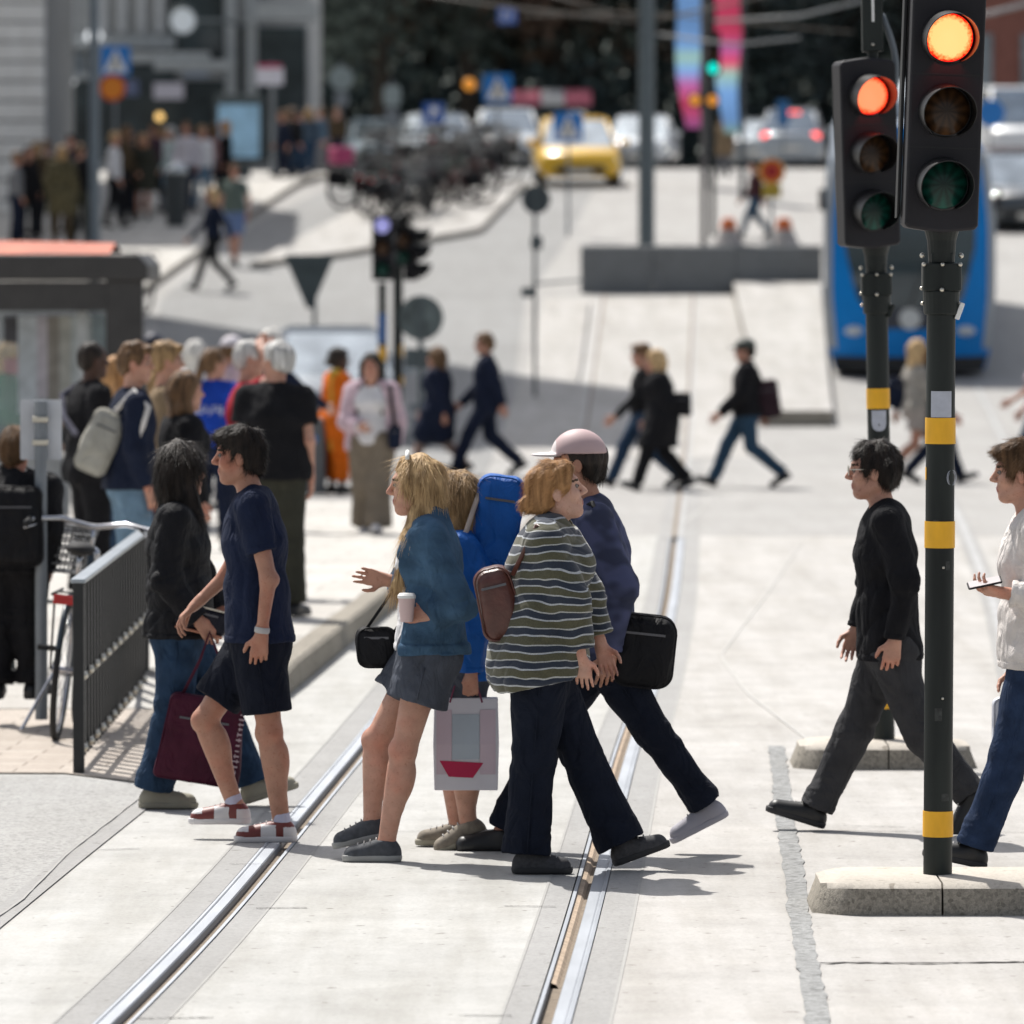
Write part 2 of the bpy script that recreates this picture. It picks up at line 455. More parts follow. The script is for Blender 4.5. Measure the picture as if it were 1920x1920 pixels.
# raised pavement on the left with its dark granite kerb
def swz(Y): return float(np.interp(Y, [39.0, 40.3, 50, 60, 70], [.012, .165, .16, .03, .012]))
k0 = at(531, 1312); k1 = at(703, 1169); sl_ = (k1.x - k0.x) / (k1.y - k0.y)
Yk = list(np.arange(39.0, 70.1, 1.0)); Yk.insert(1, 40.3)
ke = [Vector((k0.x + (y - k0.y) * sl_, y, 0)) for y in Yk]
q = MB(); q.sheet([Vector((-14, p.y, swz(p.y))) for p in ke], [Vector((p.x - .15, p.y, swz(p.y))) for p in ke]); struct(q.build('pavement', m_walk))
q = MB(); T0 = [Vector((p.x - .15, p.y, swz(p.y))) for p in ke]; T1 = [Vector((p.x - .02, p.y, swz(p.y))) for p in ke]; T2 = [Vector((p.x, p.y, swz(p.y) - .02)) for p in ke]; T3 = [Vector((p.x + .005, p.y, -.02)) for p in ke]
q.sheet(T0, T1); q.sheet(T1, T2); q.sheet(T2, T3)
q.sheet([Vector((-14, 39, .012)), Vector((ke[0].x, 39, .012))], [Vector((-14, 39, -.02)), Vector((ke[0].x, 39, -.02))])
struct(q.build('kerb', m_kerb))

# ------------------------------------------------------------------ far street
def strip(name, A, B, m, dz=.006, n=40):
    def rs(px):
        pts = [at(x, y) for x, y in px]; L = np.cumsum([0] + [(c - a).length for a, c in zip(pts[:-1], pts[1:])]); s_ = np.linspace(0, L[-1], n)
        return [Vector((float(np.interp(v, L, [p.x for p in pts])), float(np.interp(v, L, [p.y for p in pts])), 0)) for v in s_]
    A = rs(A); B = rs(B)
    for p in A + B: p.z = gz(p.y) + dz
    q = MB(); q.sheet(A, B); return struct(q.build(name, m))
strip('road', [(250, 905), (300, 560), (480, 420), (640, 345), (720, 318)], [(900, 905), (985, 560), (1050, 470), (1090, 400), (1190, 318)], m_road)
def raised(name, A, B, h, m, mk, n=40):
    """a raised pad between two sight-line edges, kerb faces included"""
    def rs(px):
        pts = [at(x, y) for x, y in px]; L = np.cumsum([0] + [(c - a).length for a, c in zip(pts[:-1], pts[1:])]); s_ = np.linspace(0, L[-1], n)
        return [Vector((float(np.interp(v, L, [p.x for p in pts])), float(np.interp(v, L, [p.y for p in pts])), 0)) for v in s_]
    A = rs(A); B = rs(B); q = MB()
    up = lambda P_: [Vector((p.x, p.y, gz(p.y) + h)) for p in P_]; dn = lambda P_: [Vector((p.x, p.y, gz(p.y) - .05)) for p in P_]
    q.sheet(up(A), up(B)); q.cm = 1; q.sheet(up(A), dn(A)); q.sheet(up(B), dn(B))
    for i in (0, -1): q.sheet([up(A)[i], up(B)[i]], [dn(A)[i], dn(B)[i]])
    return struct(q.build(name, [m, mk]))
raised('pavement', [(-700, 560), (-700, 420), (-600, 330)], [(262, 560), (470, 410), (660, 332)], .13, m_walk, m_kerb)
raised('traffic_island', [(470, 505), (640, 415), (760, 340)], [(640, 485), (900, 440), (985, 352)], .13, m_concw, m_kerb)
raised('platform', [(1424, 800), (1400, 660), (1372, 540)], [(1562, 800), (1548, 660), (1538, 540)], .22, m_concw, m_kerb)
strip('tram_bay', [(900, 860), (985, 700), (1020, 560)], [(1420, 860), (1400, 700), (1372, 552)], m_concw)
# ------------------------------------------------------------------ traffic islands and signal posts
m_post = mat('post_black', (.008, .012, .011), rough=.5, spec=.3, var=.45, scale=9, bump=.08, stretch=(1, 1, .12), c2=(.014, .018, .016))
m_head = mat('signal_black', (.013, .012, .015), rough=.55, spec=.3, var=.2, scale=5, bump=.06, bscale=200)
m_visor = mat('visor_black', (.010, .010, .011), rough=.4, spec=.35, var=.15)
m_yel = mat('band_yellow', (.84, .43, .008), rough=.45, var=.13, scale=16, bump=.05, c2=(.80, .41, .012), stretch=(1, 1, .4))
m_stick = mat('sticker_grey', (.42, .44, .50), rough=.5, var=.08, scale=30)
m_bolt = mat('bolt_zinc', (.55, .52, .45), rough=.3, metal=.9)
m_whitepaint = mat('white_paint', (.78, .78, .76), rough=.5, var=.05)
def lampmat(name, on, hot, rim, est, fac=0.0):
    m = bpy.data.materials.new(name); m.use_nodes = True; t, b = nodes(m); L = t.links.new
    tc = t.nodes.new('ShaderNodeTexCoord')
    sx = t.nodes.new('ShaderNodeSeparateXYZ'); L(tc.outputs['Object'], sx.inputs[0])
    def mt(op, a, bb=None):
        x = t.nodes.new('ShaderNodeMath'); x.operation = op
        for i, v in enumerate((a, bb)):
            if v is None: continue
            if isinstance(v, (int, float)): x.inputs[i].default_value = v
            else: L(v, x.inputs[i])
        return x.outputs[0]
    r = mt('SQRT', mt('ADD', mt('MULTIPLY', sx.outputs[0], sx.outputs[0]), mt('MULTIPLY', sx.outputs[2], sx.outputs[2])))
    ang = mt('ARCTAN2', sx.outputs[2], sx.outputs[0])
    n = t.nodes.new('ShaderNodeTexNoise'); n.inputs['Scale'].default_value = 90; n.inputs['Detail'].default_value = 4; L(tc.outputs['Object'], n.inputs['Vector'])
    if on:
        rr = mt('ADD', mt('MULTIPLY', r, 9.6), mt('MULTIPLY', mt('SUBTRACT', n.outputs['Fac'], .5), .34))
        cr = t.nodes.new('ShaderNodeValToRGB'); e = cr.color_ramp.elements
        e[0].position = 0; e[0].color = (*hot, 1); e[1].position = .97; e[1].color = (*rim, 1)
        k = e.new(.68); k.color = (*hot, 1); k = e.new(.84); k.color = (1, hot[1] * .32, hot[2] * .18, 1); k = e.new(.9); k.color = (*rim, 1)
        L(rr, cr.inputs[0])
        L(cr.outputs[0], b.inputs['Emission Color']); b.inputs['Emission Strength'].default_value = est; b.inputs['Base Color'].default_value = (.2, .01, .01, 1)
    else:
        # prism ribs of the glass run out from the middle
        w = mt('ADD', mt('MULTIPLY', mt('SINE', mt('MULTIPLY', ang, 11)), .5), .5)
        f = mt('MULTIPLY', mt('ADD', w, mt('MULTIPLY', n.outputs['Fac'], .6)), mt('MULTIPLY', r, 9.0))
        cr = t.nodes.new('ShaderNodeValToRGB'); e = cr.color_ramp.elements
        e[0].position = .05; e[0].color = tuple(x * .25 for x in hot) + (1,); e[1].position = .9; e[1].color = (*hot, 1)
        L(f, cr.inputs[0]); L(cr.outputs[0], b.inputs['Base Color'])
    b.inputs['Roughness'].default_value = .4; b.inputs['Specular IOR Level'].default_value = .3; b.inputs['Coat Weight'].default_value = .12; b.inputs['Coat Roughness'].default_value = .05
    return m
m_red = lampmat('red_lamp', True, (1.0, .48, .17), (1.0, .008, .004), 1.25)
m_redf = lampmat('red_lamp_far', True, (1.0, .26, .11), (1.0, .008, .004), 1.15)
m_amb = lampmat('amber_glass', False, (.085, .04, .016), None, 1)
m_grn = lampmat('green_glass', False, (.004, .07, .05), None, 1)

def island(name, label, x0, x1, Yf, Yb, h, joint):
    """row of kerb stones with sloping ends"""
    root = thing(name, label, 'traffic island', (x0, Yf, 0), group='kerbed islands under the signal posts')
    W = x1 - x0; D = Yb - Yf
    def stone(a, c, la, lc):
        q = MB(); secs = []
        xs_ = [a] + ([a + .03, a + .10, a + .17] if la else []) + ([c - .17, c - .10, c - .03] if lc else []) + [c]
        for x in xs_:
            da = (x - a) / .17 if la and x < a + .17 else 1; dc = (c - x) / .17 if lc and x > c - .17 else 1
            k = min(da, dc); ins = .13 * (1 - math.sin(k * PI / 2)); hh = h * (1 - .10 * (1 - k) ** 2)
            xo = .035 * (1 - k) * (1 if la and x < a + .17 else -1 if lc and x > c - .17 else 0)
            secs.append([V(x, ins, 0), V(x + xo, ins + .012, hh - .02), V(x + xo, ins + .04, hh), V(x + xo, D - ins - .04, hh), V(x + xo, D - ins - .012, hh - .02), V(x, D - ins, 0)])
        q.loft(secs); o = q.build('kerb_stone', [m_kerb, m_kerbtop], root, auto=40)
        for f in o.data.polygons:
            if f.normal.z > .6 or (f.normal.z > .35 and f.normal.y > 0): f.material_index = 1  # top and sunward faces take the granite with painted-in sunlight
        return o
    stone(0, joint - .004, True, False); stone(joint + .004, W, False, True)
    return root
yN = at(1760, 1697).y; yF = at(1657, 1430).y
isN = at(1525, 1717); isF = at(1489, 1444)
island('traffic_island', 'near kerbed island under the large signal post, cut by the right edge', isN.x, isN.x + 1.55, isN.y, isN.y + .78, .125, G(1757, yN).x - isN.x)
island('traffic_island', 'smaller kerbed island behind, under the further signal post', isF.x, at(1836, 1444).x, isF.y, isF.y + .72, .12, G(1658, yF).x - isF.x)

def signal_head(parent, top, s_, roll, yaw, m_red=None, plate=False):
    """three-lamp head hung from local point `top` (its bottom middle)"""
    H3 = .290; MB_ = .035; H = 3 * H3 + 2 * MB_; W = .293; D = .16
    hd = bpy.data.objects.new('signal_head', None); COL.objects.link(hd); hd.parent = parent; hd.location = top; hd.rotation_euler = (0, roll, yaw)
    q = MB()
    # pressed casing: three boxes with softly bowed ends
    out = [(-W / 2, .02), (-W / 2 + .012, .004), (0, -.012), (W / 2 - .012, .004), (W / 2, .02), (W / 2, H - .025), (W / 2 - .014, H - .004), (0, H + .012), (-W / 2 + .014, H - .004), (-W / 2, H - .025)]
    q.prism(out, D, O=(0, -D / 2, 0), U=(1, 0, 0), W=(0, 0, 1), N=(0, 1, 0))
    q.build('casing', m_head, hd, bevel=.012, seg=3)
    if plate:
        q = MB(); q.prism([(-.010, -.02), (.004, .0), (.004, H + .1), (-.010, H + .1)], .07, O=(-W / 2 - .010, .03, .06), N=(0, 1, 0)); q.build('side_panel', m_visor, hd, bevel=.004)
    for k in (1, 2):
        q = MB(); q.box((0, -D / 2 - .0005, MB_ + H3 * k), (W - .012, .004, .006)); q.build('seam', m_visor, hd)
    for k, m in enumerate((m_grn, m_amb, m_red)):
        c = V(0, -D / 2, MB_ + H3 * (k + .5))
        q = MB(); q.lathe([(.104, 0), (.104, .010), (.099, .014)][::-1] + [(.085, .012)], c=(0, 0, 0), ax=(0, -1, 0), n=36)
        r_ = q.build('lens_ring', m_visor, hd, auto=35); r_.location = c
        # domed lens
        q = MB(); q.lathe([(.1, .004), (.096, .014), (.082, .026), (.06, .035), (.035, .040), (.001, .042)], c=(0, 0, 0), ax=(0, -1, 0), n=40)
        l_ = q.build('lens', m, hd, smooth=True); l_.location = c
        # tunnel visor, longer on top, cut away below
        q = MB(); N_ = 44; a = []; bb = []; ai = []; bi = []
        for i in range(N_ + 1):
            th = math.radians(-62 + 304 * i / N_); u = math.sin(max(0, min(1, (i / N_))) * PI)
            d_ = .05 + .15 * u ** .55
            for L_, R_, dd in ((a, .109, 0), (bb, .106, d_), (bi, .1025, d_), (ai, .1045, 0)):
                L_.append(V(R_ * math.cos(th), -dd, R_ * math.sin(th)))
        q.sheet(a, bb); q.sheet(bb, bi); q.sheet(bi, ai)
        v_ = q.build('visor', m_visor, hd, auto=35); v_.location = c; v_.rotation_euler = (math.radians(4), 0, 0)
    pl = bpy.data.lights.new('lamp_glow', 'POINT'); pl.energy = 1.3; pl.color = (1, .03, .015); pl.shadow_soft_size = .05
    po = bpy.data.objects.new('lamp_glow', pl); COL.objects.link(po); po.parent = hd; po.location = V(0, -D / 2 - .10, MB_ + H3 * 2.5)
    return hd

def bolt(par, c, r=.009, nm='bolt'):
    q = MB(); q.sphere((0, 0, 0), (r, r * 1.2, r), 8, 6); o = q.build(nm, m_bolt, par, smooth=True); o.location = c
def post(name, label, px, py, Yp, ztop_px, r, bands, lean, head_px, head_roll, head_yaw, sticker, extra=False, plate=False):
    base = P(px, py, Yp); s_ = F / Yp
    Z = lambda yy: P(px, yy, Yp).z - base.z
    root = thing(name, label, 'traffic light', base, group='signal posts on the kerbed islands'); root.rotation_euler = (0, lean, 0)
    zt = Z(ztop_px)
    q = MB(); q.lathe([(r, -.02), (r, zt)], n=28); q.build('pole', m_post, root, auto=40)
    for (ya, yb) in bands:
        q = MB(); q.lathe([(r + .0035, Z(yb)), (r + .0035, Z(ya))], n=36); q.build('yellow_band', m_yel, root, auto=40)
    ya, yb, wpx, rnd_ = sticker
    q = MB(); n = 14; hw = wpx / 2 / s_; a0 = math.asin(min(.95, hw / r)); A = []; B = []
    for i in range(n + 1):
        u = -1 + 2 * i / n; th = -PI / 2 + a0 * u
        lift = (1 - math.sqrt(max(0, 1 - u * u))) * hw if rnd_ else 0
        A.append(V((r + .002) * math.cos(th), (r + .002) * math.sin(th), Z(ya))); B.append(V((r + .002) * math.cos(th), (r + .002) * math.sin(th), Z(yb) + lift))
    q.sheet(A, B)
    if rnd_:
        q.cm = 1; q.add([V(.004 * math.cos(2 * PI * i / 8), -r - .0035, (Z(ya) + Z(yb)) / 2 - .02 + .006 * math.sin(2 * PI * i / 8)) for i in range(8)], [tuple(range(8))])
    q.build('sticker', [m_stick, m_crack], root)
    # small fixing holes and bolts
    for yy in ((1063, 1308) if not extra else (1040,)):
        bolt(root, (.012, -r, Z(yy)), .006, 'rivet')
    # clamp, socket and neck under the head
    q = MB(); z0 = zt
    q.lathe([(r + .004, z0 - .015), (r + .012, z0 - .012), (r + .016, z0 + .08), (r + .010, z0 + .082)], n=24)
    q.rbox((0, 0, z0 + .135), (.155, .13, .11), .02, 3, axis='z'); q.box((0, 0, z0 + .2), (.085, .085, .06)); q.lathe([(.052, z0 + .19), (.058, z0 + .28), (.075, z0 + .34)], n=20)
    q.build('clamp', m_post, root, bevel=.004)
    for x in (-.074, 0, .07): bolt(root, (x, -.072, z0 + .185))
    for x in (-.078, .076): bolt(root, (x, -.03, z0 + .22), .011)
    bolt(root, (-.002, -.072, z0 + .085), .010); bolt(root, (-.08, -.02, z0 + .09), .008); bolt(root, (-.075, 0, z0 + .03), .008); bolt(root, (.07, -.01, z0 + .03), .008)
    q = MB(); q.box((.072, -.02, z0 + .0), (.02, .03, .07), M=Matrix.Rotation(.35, 3, 'Y')); q.build('cable_tag', m_whitepaint if not extra else m_post, root, bevel=.004)
    hx = (head_px[0] - px) / s_
    signal_head(root, V(hx, -.02, z0 + (.328 if extra else .322)), s_, head_roll - lean, head_yaw, m_redf if extra else m_red, plate=plate)
    if extra:
        q = MB(); z1 = z0 + 1.19; q.lathe([(.028, z0 + .25), (.028, z1 + .9)], n=16); q.lathe([(.04, z1 + .02), (.04, z1 + .07)], n=16); q.box((0, 0, z1 + .3), (.105, .09, .36)); q.build('upper_arm', m_post, root, bevel=.006)
        q = MB(); q.box((.003, -.047, z1 + .37), (.012, .004, .2)); q.build('label_strip', m_whitepaint, root)
        for p_ in ((0, -.048, z1 + .155), (0, -.03, z1 + .075), (-.042, -.02, z1 + .07)): bolt(root, p_)
        # bowed cable beside the arm
        q = MB(); q.tube([V(.05 + .07 * math.sin(i / 12 * PI), .04, z0 + .95 + .55 * i / 12) for i in range(13)], .016, 8); q.build('cable', flat('cable_grey', (.12, .14, .16)), root, smooth=True)
    return root
pN = post('traffic_light', 'large red-lit traffic light in front, on the near island', 1758, 1641, yN + .0, 583, .0575, [(783, 832), (977, 1027), (1520, 1568)], math.radians(.22), (1752, 0), math.radians(2.0), math.radians(3.5), (733, 782, 37, False), plate=True)
q = MB(); q.ring((.044, -.034, P(1760, 895, yN).z - pN.location.z), .030, .0015, ax=(.75, -.65, 0), N=30, n=5); q.ring((.044, -.034, P(1760, 895, yN).z - pN.location.z), .023, .001, ax=(.75, -.65, 0), N=30, n=5)
q.build('round_sticker', m_stick, pN)
def patch(par, th0, th1, z0, z1, m, nm='sticker', rr=.0595):
    q = MB(); A = []; B = []
    for i in range(9):
        th = th0 + (th1 - th0) * i / 8; A.append(V(rr * math.cos(th), rr * math.sin(th), z0)); B.append(V(rr * math.cos(th), rr * math.sin(th), z1))
    q.sheet(A, B); q.build(nm, m, par)
zz_ = P(1760, 890, yN).z - pN.location.z
patch(pN, -PI + .05, -PI + .35, zz_ - .02, zz_ + .03, m_yel)
m_res = mat('sticker_residue', (.035, .038, .036), rough=.8, var=.5, scale=60)
for z_, a_, w_, h_ in ((.62, -1.9, .5, .05), (1.22, -1.2, .35, .035), (1.36, -2.1, .4, .06), (.30, -1.4, .6, .03)): patch(pN, a_, a_ + w_, z_, z_ + h_, m_res, 'sticker_residue', .0583)
post('traffic_light', 'smaller red-lit traffic light behind, on the further island', 1657, 1390, yF, 583, .0565, [(728, 766), (878, 917), (1310, 1328)], math.radians(-1.05), (1644, 0), math.radians(-1.9), math.radians(13), (769, 808, 26, True), extra=True)
# ------------------------------------------------------------------ figures: smooth-blended volumes meshed into one skin
import zlib
def hsh(t): return zlib.crc32(t.encode()) % 1000
class Field:
    def __init__(s, lo, hi, h):
        s.lo = np.array(lo, float); s.h = h
        s.n = np.ceil((np.array(hi) - s.lo) / h).astype(int) + 1
        s.f = np.full(s.n, 1.0, np.float32)
    def sub(s, lo, hi):
        a = np.clip(np.floor((np.array(lo) - s.lo) / s.h).astype(int), 0, s.n - 1)
        b = np.clip(np.ceil((np.array(hi) - s.lo) / s.h).astype(int) + 1, 0, s.n)
        b = np.maximum(b, a)
        g = [(s.lo[i] + s.h * np.arange(a[i], b[i])).astype(np.float32) for i in range(3)]
        return (slice(a[0], b[0]), slice(a[1], b[1]), slice(a[2], b[2])), g[0][:, None, None], g[1][None, :, None], g[2][None, None, :]
    def put(s, d, sl, k, cut=False):
        a = s.f[sl]
        if cut:
            d = -d
            if k > 0:
                hh = np.maximum(k - np.abs(a - d), 0) / k; s.f[sl] = np.maximum(a, d) + hh * hh * k * .25
            else: s.f[sl] = np.maximum(a, d)
        elif k > 0:
            hh = np.maximum(k - np.abs(a - d), 0) / k; s.f[sl] = np.minimum(a, d) - hh * hh * k * .25
        else: s.f[sl] = np.minimum(a, d)
    def cone(s, A, B, ra, rb, k=.02, lat=None, w=1.0, grow=0.0, cut=False):
        """tapered limb from A to B; lat/w stretch its section along one axis"""
        A = np.array(A, float); B = np.array(B, float); ra += grow; rb += grow
        m = max(ra, rb) * max(w, 1.0) + k + 2 * s.h
        sl, x, y, z = s.sub(np.minimum(A, B) - m, np.maximum(A, B) + m)
        if s.f[sl].size == 0: return
        d = B - A; L2 = max(1e-9, float(d @ d))
        px, py, pz = x - A[0], y - A[1], z - A[2]
        t = np.clip((px * d[0] + py * d[1] + pz * d[2]) / L2, 0, 1)
        qx, qy, qz = px - t * d[0], py - t * d[1], pz - t * d[2]
        q2 = qx * qx + qy * qy + qz * qz
        if lat is not None and w != 1.0:
            l = qx * lat[0] + qy * lat[1] + qz * lat[2]
            q2 = q2 - l * l * (1 - 1 / (w * w))
        s.put(np.sqrt(np.maximum(q2, 0)) - (ra + (rb - ra) * t), sl, k, cut)
    def ell(s, C, r, M, k=.02, grow=0.0, cut=False):
        """ellipsoid with half sizes r along the rows of M"""
        C = np.array(C, float); r = np.array(r, float) + grow
        m = r.max() + k + 2 * s.h
        sl, x, y, z = s.sub(C - m, C + m)
        if s.f[sl].size == 0: return
        px, py, pz = x - C[0], y - C[1], z - C[2]
        q = [(px * M[i][0] + py * M[i][1] + pz * M[i][2]) / r[i] for i in range(3)]
        k0 = np.sqrt(q[0] ** 2 + q[1] ** 2 + q[2] ** 2) + 1e-6
        k1 = np.sqrt((q[0] / r[0]) ** 2 + (q[1] / r[1]) ** 2 + (q[2] / r[2]) ** 2) + 1e-6
        s.put(k0 * (k0 - 1) / k1, sl, k, cut)
    def plane(s, O, N, k=0.0, lo=None, hi=None):
        """cut away the side N points to (inside an optional box)"""
        lo = s.lo if lo is None else lo; hi = s.lo + s.n * s.h if hi is None else hi
        sl, x, y, z = s.sub(lo, hi)
        if s.f[sl].size == 0: return
        d = (x - O[0]) * N[0] + (y - O[1]) * N[1] + (z - O[2]) * N[2]
        s.f[sl] = np.maximum(s.f[sl], d)
    def noise(s, amp, fr, seed=0, aniso=(1, 1, 1), oct=3):
        r = np.random.RandomState(seed)
        ii = np.nonzero(np.abs(s.f) < .035)
        X = [(s.lo[a] + s.h * ii[a]).astype(np.float32) for a in range(3)]
        tot = np.zeros(len(X[0]), np.float32)
        for o in range(oct):
            for _ in range(3):
                d = r.randn(3) * np.array(aniso); d = d / np.linalg.norm(d) * fr * (1.75 ** o)
                tot += np.float32(.6 ** o) * np.sin(X[0] * np.float32(d[0]) + X[1] * np.float32(d[1]) + X[2] * np.float32(d[2]) + np.float32(r.rand() * 6.28))
        s.f[ii] += np.float32(amp / 2.5) * tot
    def band(s, O, N, wd, amp=.0026):
        """a turned-up hem: slightly thicker cloth within wd of the cut"""
        ii = np.nonzero(np.abs(s.f) < .03); X = [(s.lo[a] + s.h * ii[a]) for a in range(3)]
        d = (X[0] - O[0]) * N[0] + (X[1] - O[1]) * N[1] + (X[2] - O[2]) * N[2]
        s.f[ii] -= (amp * ((d > .0) & (d < wd)) - amp * .9 * ((d > wd) & (d < wd + .010))).astype(np.float32)
    def crease(s, amp, fr, seed=0, aniso=(1, 1, 1)):
        """sharp-bottomed folds"""
        r = np.random.RandomState(seed); ii = np.nonzero(np.abs(s.f) < .035)
        X = [(s.lo[a] + s.h * ii[a]).astype(np.float32) for a in range(3)]
        w1 = np.sin(X[2] * np.float32(fr * .35) + np.float32(r.rand() * 6)) * np.float32(.9); tot = np.zeros(len(X[0]), np.float32)
        for o in range(3):
            d = r.randn(3) * np.array(aniso); d = d / np.linalg.norm(d) * fr * (1.5 ** o); d2 = r.randn(3) * 7
            env = np.clip(.5 + .8 * np.sin(X[0] * np.float32(d2[0]) + X[1] * np.float32(d2[1]) + X[2] * np.float32(d2[2])), 0, 1)
            tot += env * (1 - np.abs(np.sin(X[0] * np.float32(d[0]) + X[1] * np.float32(d[1]) + X[2] * np.float32(d[2]) + w1 + np.float32(r.rand() * 6)))) ** 3 * np.float32(.75 ** o)
        s.f[ii] += np.float32(amp) * tot
    def mesh(s):
        f = s.f; f[0] = f[-1] = 1; f[:, 0] = f[:, -1] = 1; f[:, :, 0] = f[:, :, -1] = 1
        ins = f < 0; n = s.n
        c = np.zeros(n - 1, np.int16); 
        for dx in (0, 1):
            for dy in (0, 1):
                for dz in (0, 1): c += ins[dx:n[0] - 1 + dx, dy:n[1] - 1 + dy, dz:n[2] - 1 + dz]
        act = np.argwhere((c > 0) & (c < 8))
        if len(act) == 0: return np.zeros((0, 3)), np.zeros((0, 4), int)
        idx = np.full(n - 1, -1, np.int64); idx[act[:, 0], act[:, 1], act[:, 2]] = np.arange(len(act))
        acc = np.zeros((len(act), 3)); cnt = np.zeros(len(act))
        cor = np.array([(a, b_, c_) for a in (0, 1) for b_ in (0, 1) for c_ in (0, 1)])
        val = np.stack([f[act[:, 0] + q[0], act[:, 1] + q[1], act[:, 2] + q[2]] for q in cor], 1)
        for i in range(8):
            for j in range(i + 1, 8):
                if np.abs(cor[i] - cor[j]).sum() != 1: continue
                a, b_ = val[:, i], val[:, j]; mk = (a < 0) != (b_ < 0)
                t = np.where(mk, a / np.where(mk, a - b_, 1), 0)
                p = cor[i] + t[:, None] * (cor[j] - cor[i])
                acc += np.where(mk[:, None], p, 0); cnt += mk
        v = (act + acc / cnt[:, None]) * s.h + s.lo
        quads = []
        for ax in range(3):
            b1, b2 = (ax + 1) % 3, (ax + 2) % 3
            s1 = [slice(0, None)] * 3; s2 = [slice(0, None)] * 3
            s1[ax] = slice(0, n[ax] - 1); s2[ax] = slice(1, n[ax])
            e = ins[tuple(s1)] != ins[tuple(s2)]; ed = np.argwhere(e)
            ok = (ed[:, b1] > 0) & (ed[:, b2] > 0) & (ed[:, b1] < n[b1] - 1) & (ed[:, b2] < n[b2] - 1)
            ed = ed[ok]
            if len(ed) == 0: continue
            fl = ins[ed[:, 0], ed[:, 1], ed[:, 2]]
            o = []
            for d1, d2 in ((0, 0), (1, 0), (1, 1), (0, 1)):
                q = ed.copy(); q[:, b1] -= 1 - d1; q[:, b2] -= 1 - d2
                o.append(idx[q[:, 0], q[:, 1], q[:, 2]])
            q = np.stack(o, 1); q[~fl] = q[~fl][:, ::-1]
            quads.append(q)
        return v, np.concatenate(quads)
    def build(s, name, mats, parent, paint=None, relax=1):
        v, q = s.mesh()
        if len(v) == 0: return None
        for _ in range(relax):       # light smoothing of the grid steps
            acc = np.zeros_like(v); cnt = np.zeros(len(v))
            for i in range(4):
                for j in (1, 3):
                    np.add.at(acc, q[:, i], v[q[:, (i + j) % 4]]); np.add.at(cnt, q[:, i], 1)
            v = v * .5 + acc / np.maximum(cnt, 1)[:, None] * .5
        me = bpy.data.meshes.new(name)
        me.vertices.add(len(v)); me.vertices.foreach_set('co', v.astype(np.float32).ravel())
        me.loops.add(q.size); me.loops.foreach_set('vertex_index', q.astype(np.int32).ravel())
        me.polygons.add(len(q)); me.polygons.foreach_set('loop_start', np.arange(0, q.size, 4, dtype=np.int32)); me.polygons.foreach_set('loop_total', np.full(len(q), 4, np.int32))
        me.polygons.foreach_set('use_smooth', np.ones(len(q), bool))
        if not isinstance(mats, (list, tuple)): mats = [mats]
        for m in mats: me.materials.append(m)
        if paint is not None: me.polygons.foreach_set('material_index', paint(v[q].mean(1)).astype(np.int32))
        me.update(calc_edges=True); me.validate()
        o = bpy.data.objects.new(name, me); COL.objects.link(o); o.parent = parent
        return o

def fabric(name, c, rough=.9, var=.16, c2=None, scale=9, fold=.8, spec=.15, sheen=.0, **k):
    if name in _M: return _M[name]
    m = mat(name, c, rough=rough, var=var, scale=scale, bump=.3, bscale=220, spec=spec, sheen=sheen, c2=c2, **k)
    t, b = nodes(m); L = t.links.new
    n = t.nodes.new('ShaderNodeTexNoise'); n.inputs['Scale'].default_value = 11; n.inputs['Detail'].default_value = 2.5; n.inputs['Distortion'].default_value = 1.6
    tc = t.nodes.new('ShaderNodeTexCoord'); mp = t.nodes.new('ShaderNodeMapping'); mp.inputs['Scale'].default_value = (1.0, 1.0, .55); mp.inputs['Rotation'].default_value = (.3, .5, 0)
    L(tc.outputs['Object'], mp.inputs[0]); L(mp.outputs[0], n.inputs['Vector'])
    bp = t.nodes.new('ShaderNodeBump'); bp.inputs['Strength'].default_value = fold; bp.inputs['Distance'].default_value = .03
    L(n.outputs['Fac'], bp.inputs['Height'])
    old = b.inputs['Normal'].links[0].from_node; L(bp.outputs[0], old.inputs['Normal'])
    return m
def skinm(name, c):
    m = mat(name, c, rough=.5, var=.10, scale=22, bump=.18, bscale=190, spec=.35)
    t, b = nodes(m); L = t.links.new
    b.inputs['Subsurface Weight'].default_value = .12; b.inputs['Subsurface Radius'].default_value = (.012, .005, .003)
    src = b.inputs['Base Color'].links[0].from_socket
    def lay(src, sc, p0, p1, col, f, det=3):
        tc = t.nodes.new('ShaderNodeTexCoord'); n = t.nodes.new('ShaderNodeTexNoise'); n.inputs['Scale'].default_value = sc; n.inputs['Detail'].default_value = det; L(tc.outputs['Object'], n.inputs['Vector'])
        r = t.nodes.new('ShaderNodeMapRange'); r.inputs[1].default_value = p0; r.inputs[2].default_value = p1; r.inputs[4].default_value = f; L(n.outputs['Fac'], r.inputs[0])
        x = t.nodes.new('ShaderNodeMix'); x.data_type = 'RGBA'; x.blend_type = 'MULTIPLY'; L(r.outputs[0], x.inputs[0]); L(src, x.inputs[6]); x.inputs[7].default_value = (*col, 1); return x.outputs[2]
    o = lay(src, 7, .45, .70, (1.0, .70, .64), .75); o = lay(o, 95, .60, .72, (.72, .55, .45), .55, 2); o = lay(o, 3.2, .4, .7, (.86, .80, .78), .7)
    L(o, b.inputs['Base Color'])
    return m
SK = {'fair': skinm('skin_fair', (.52, .29, .21)), 'tan': skinm('skin_tan', (.42, .22, .15)), 'dark': skinm('skin_dark', (.075, .038, .026)), 'pale': skinm('skin_pale', (.56, .34, .26))}
m_lip = mat('lip', (.36, .12, .10), rough=.4); m_brow = mat('brow', (.06, .035, .02), rough=.8)
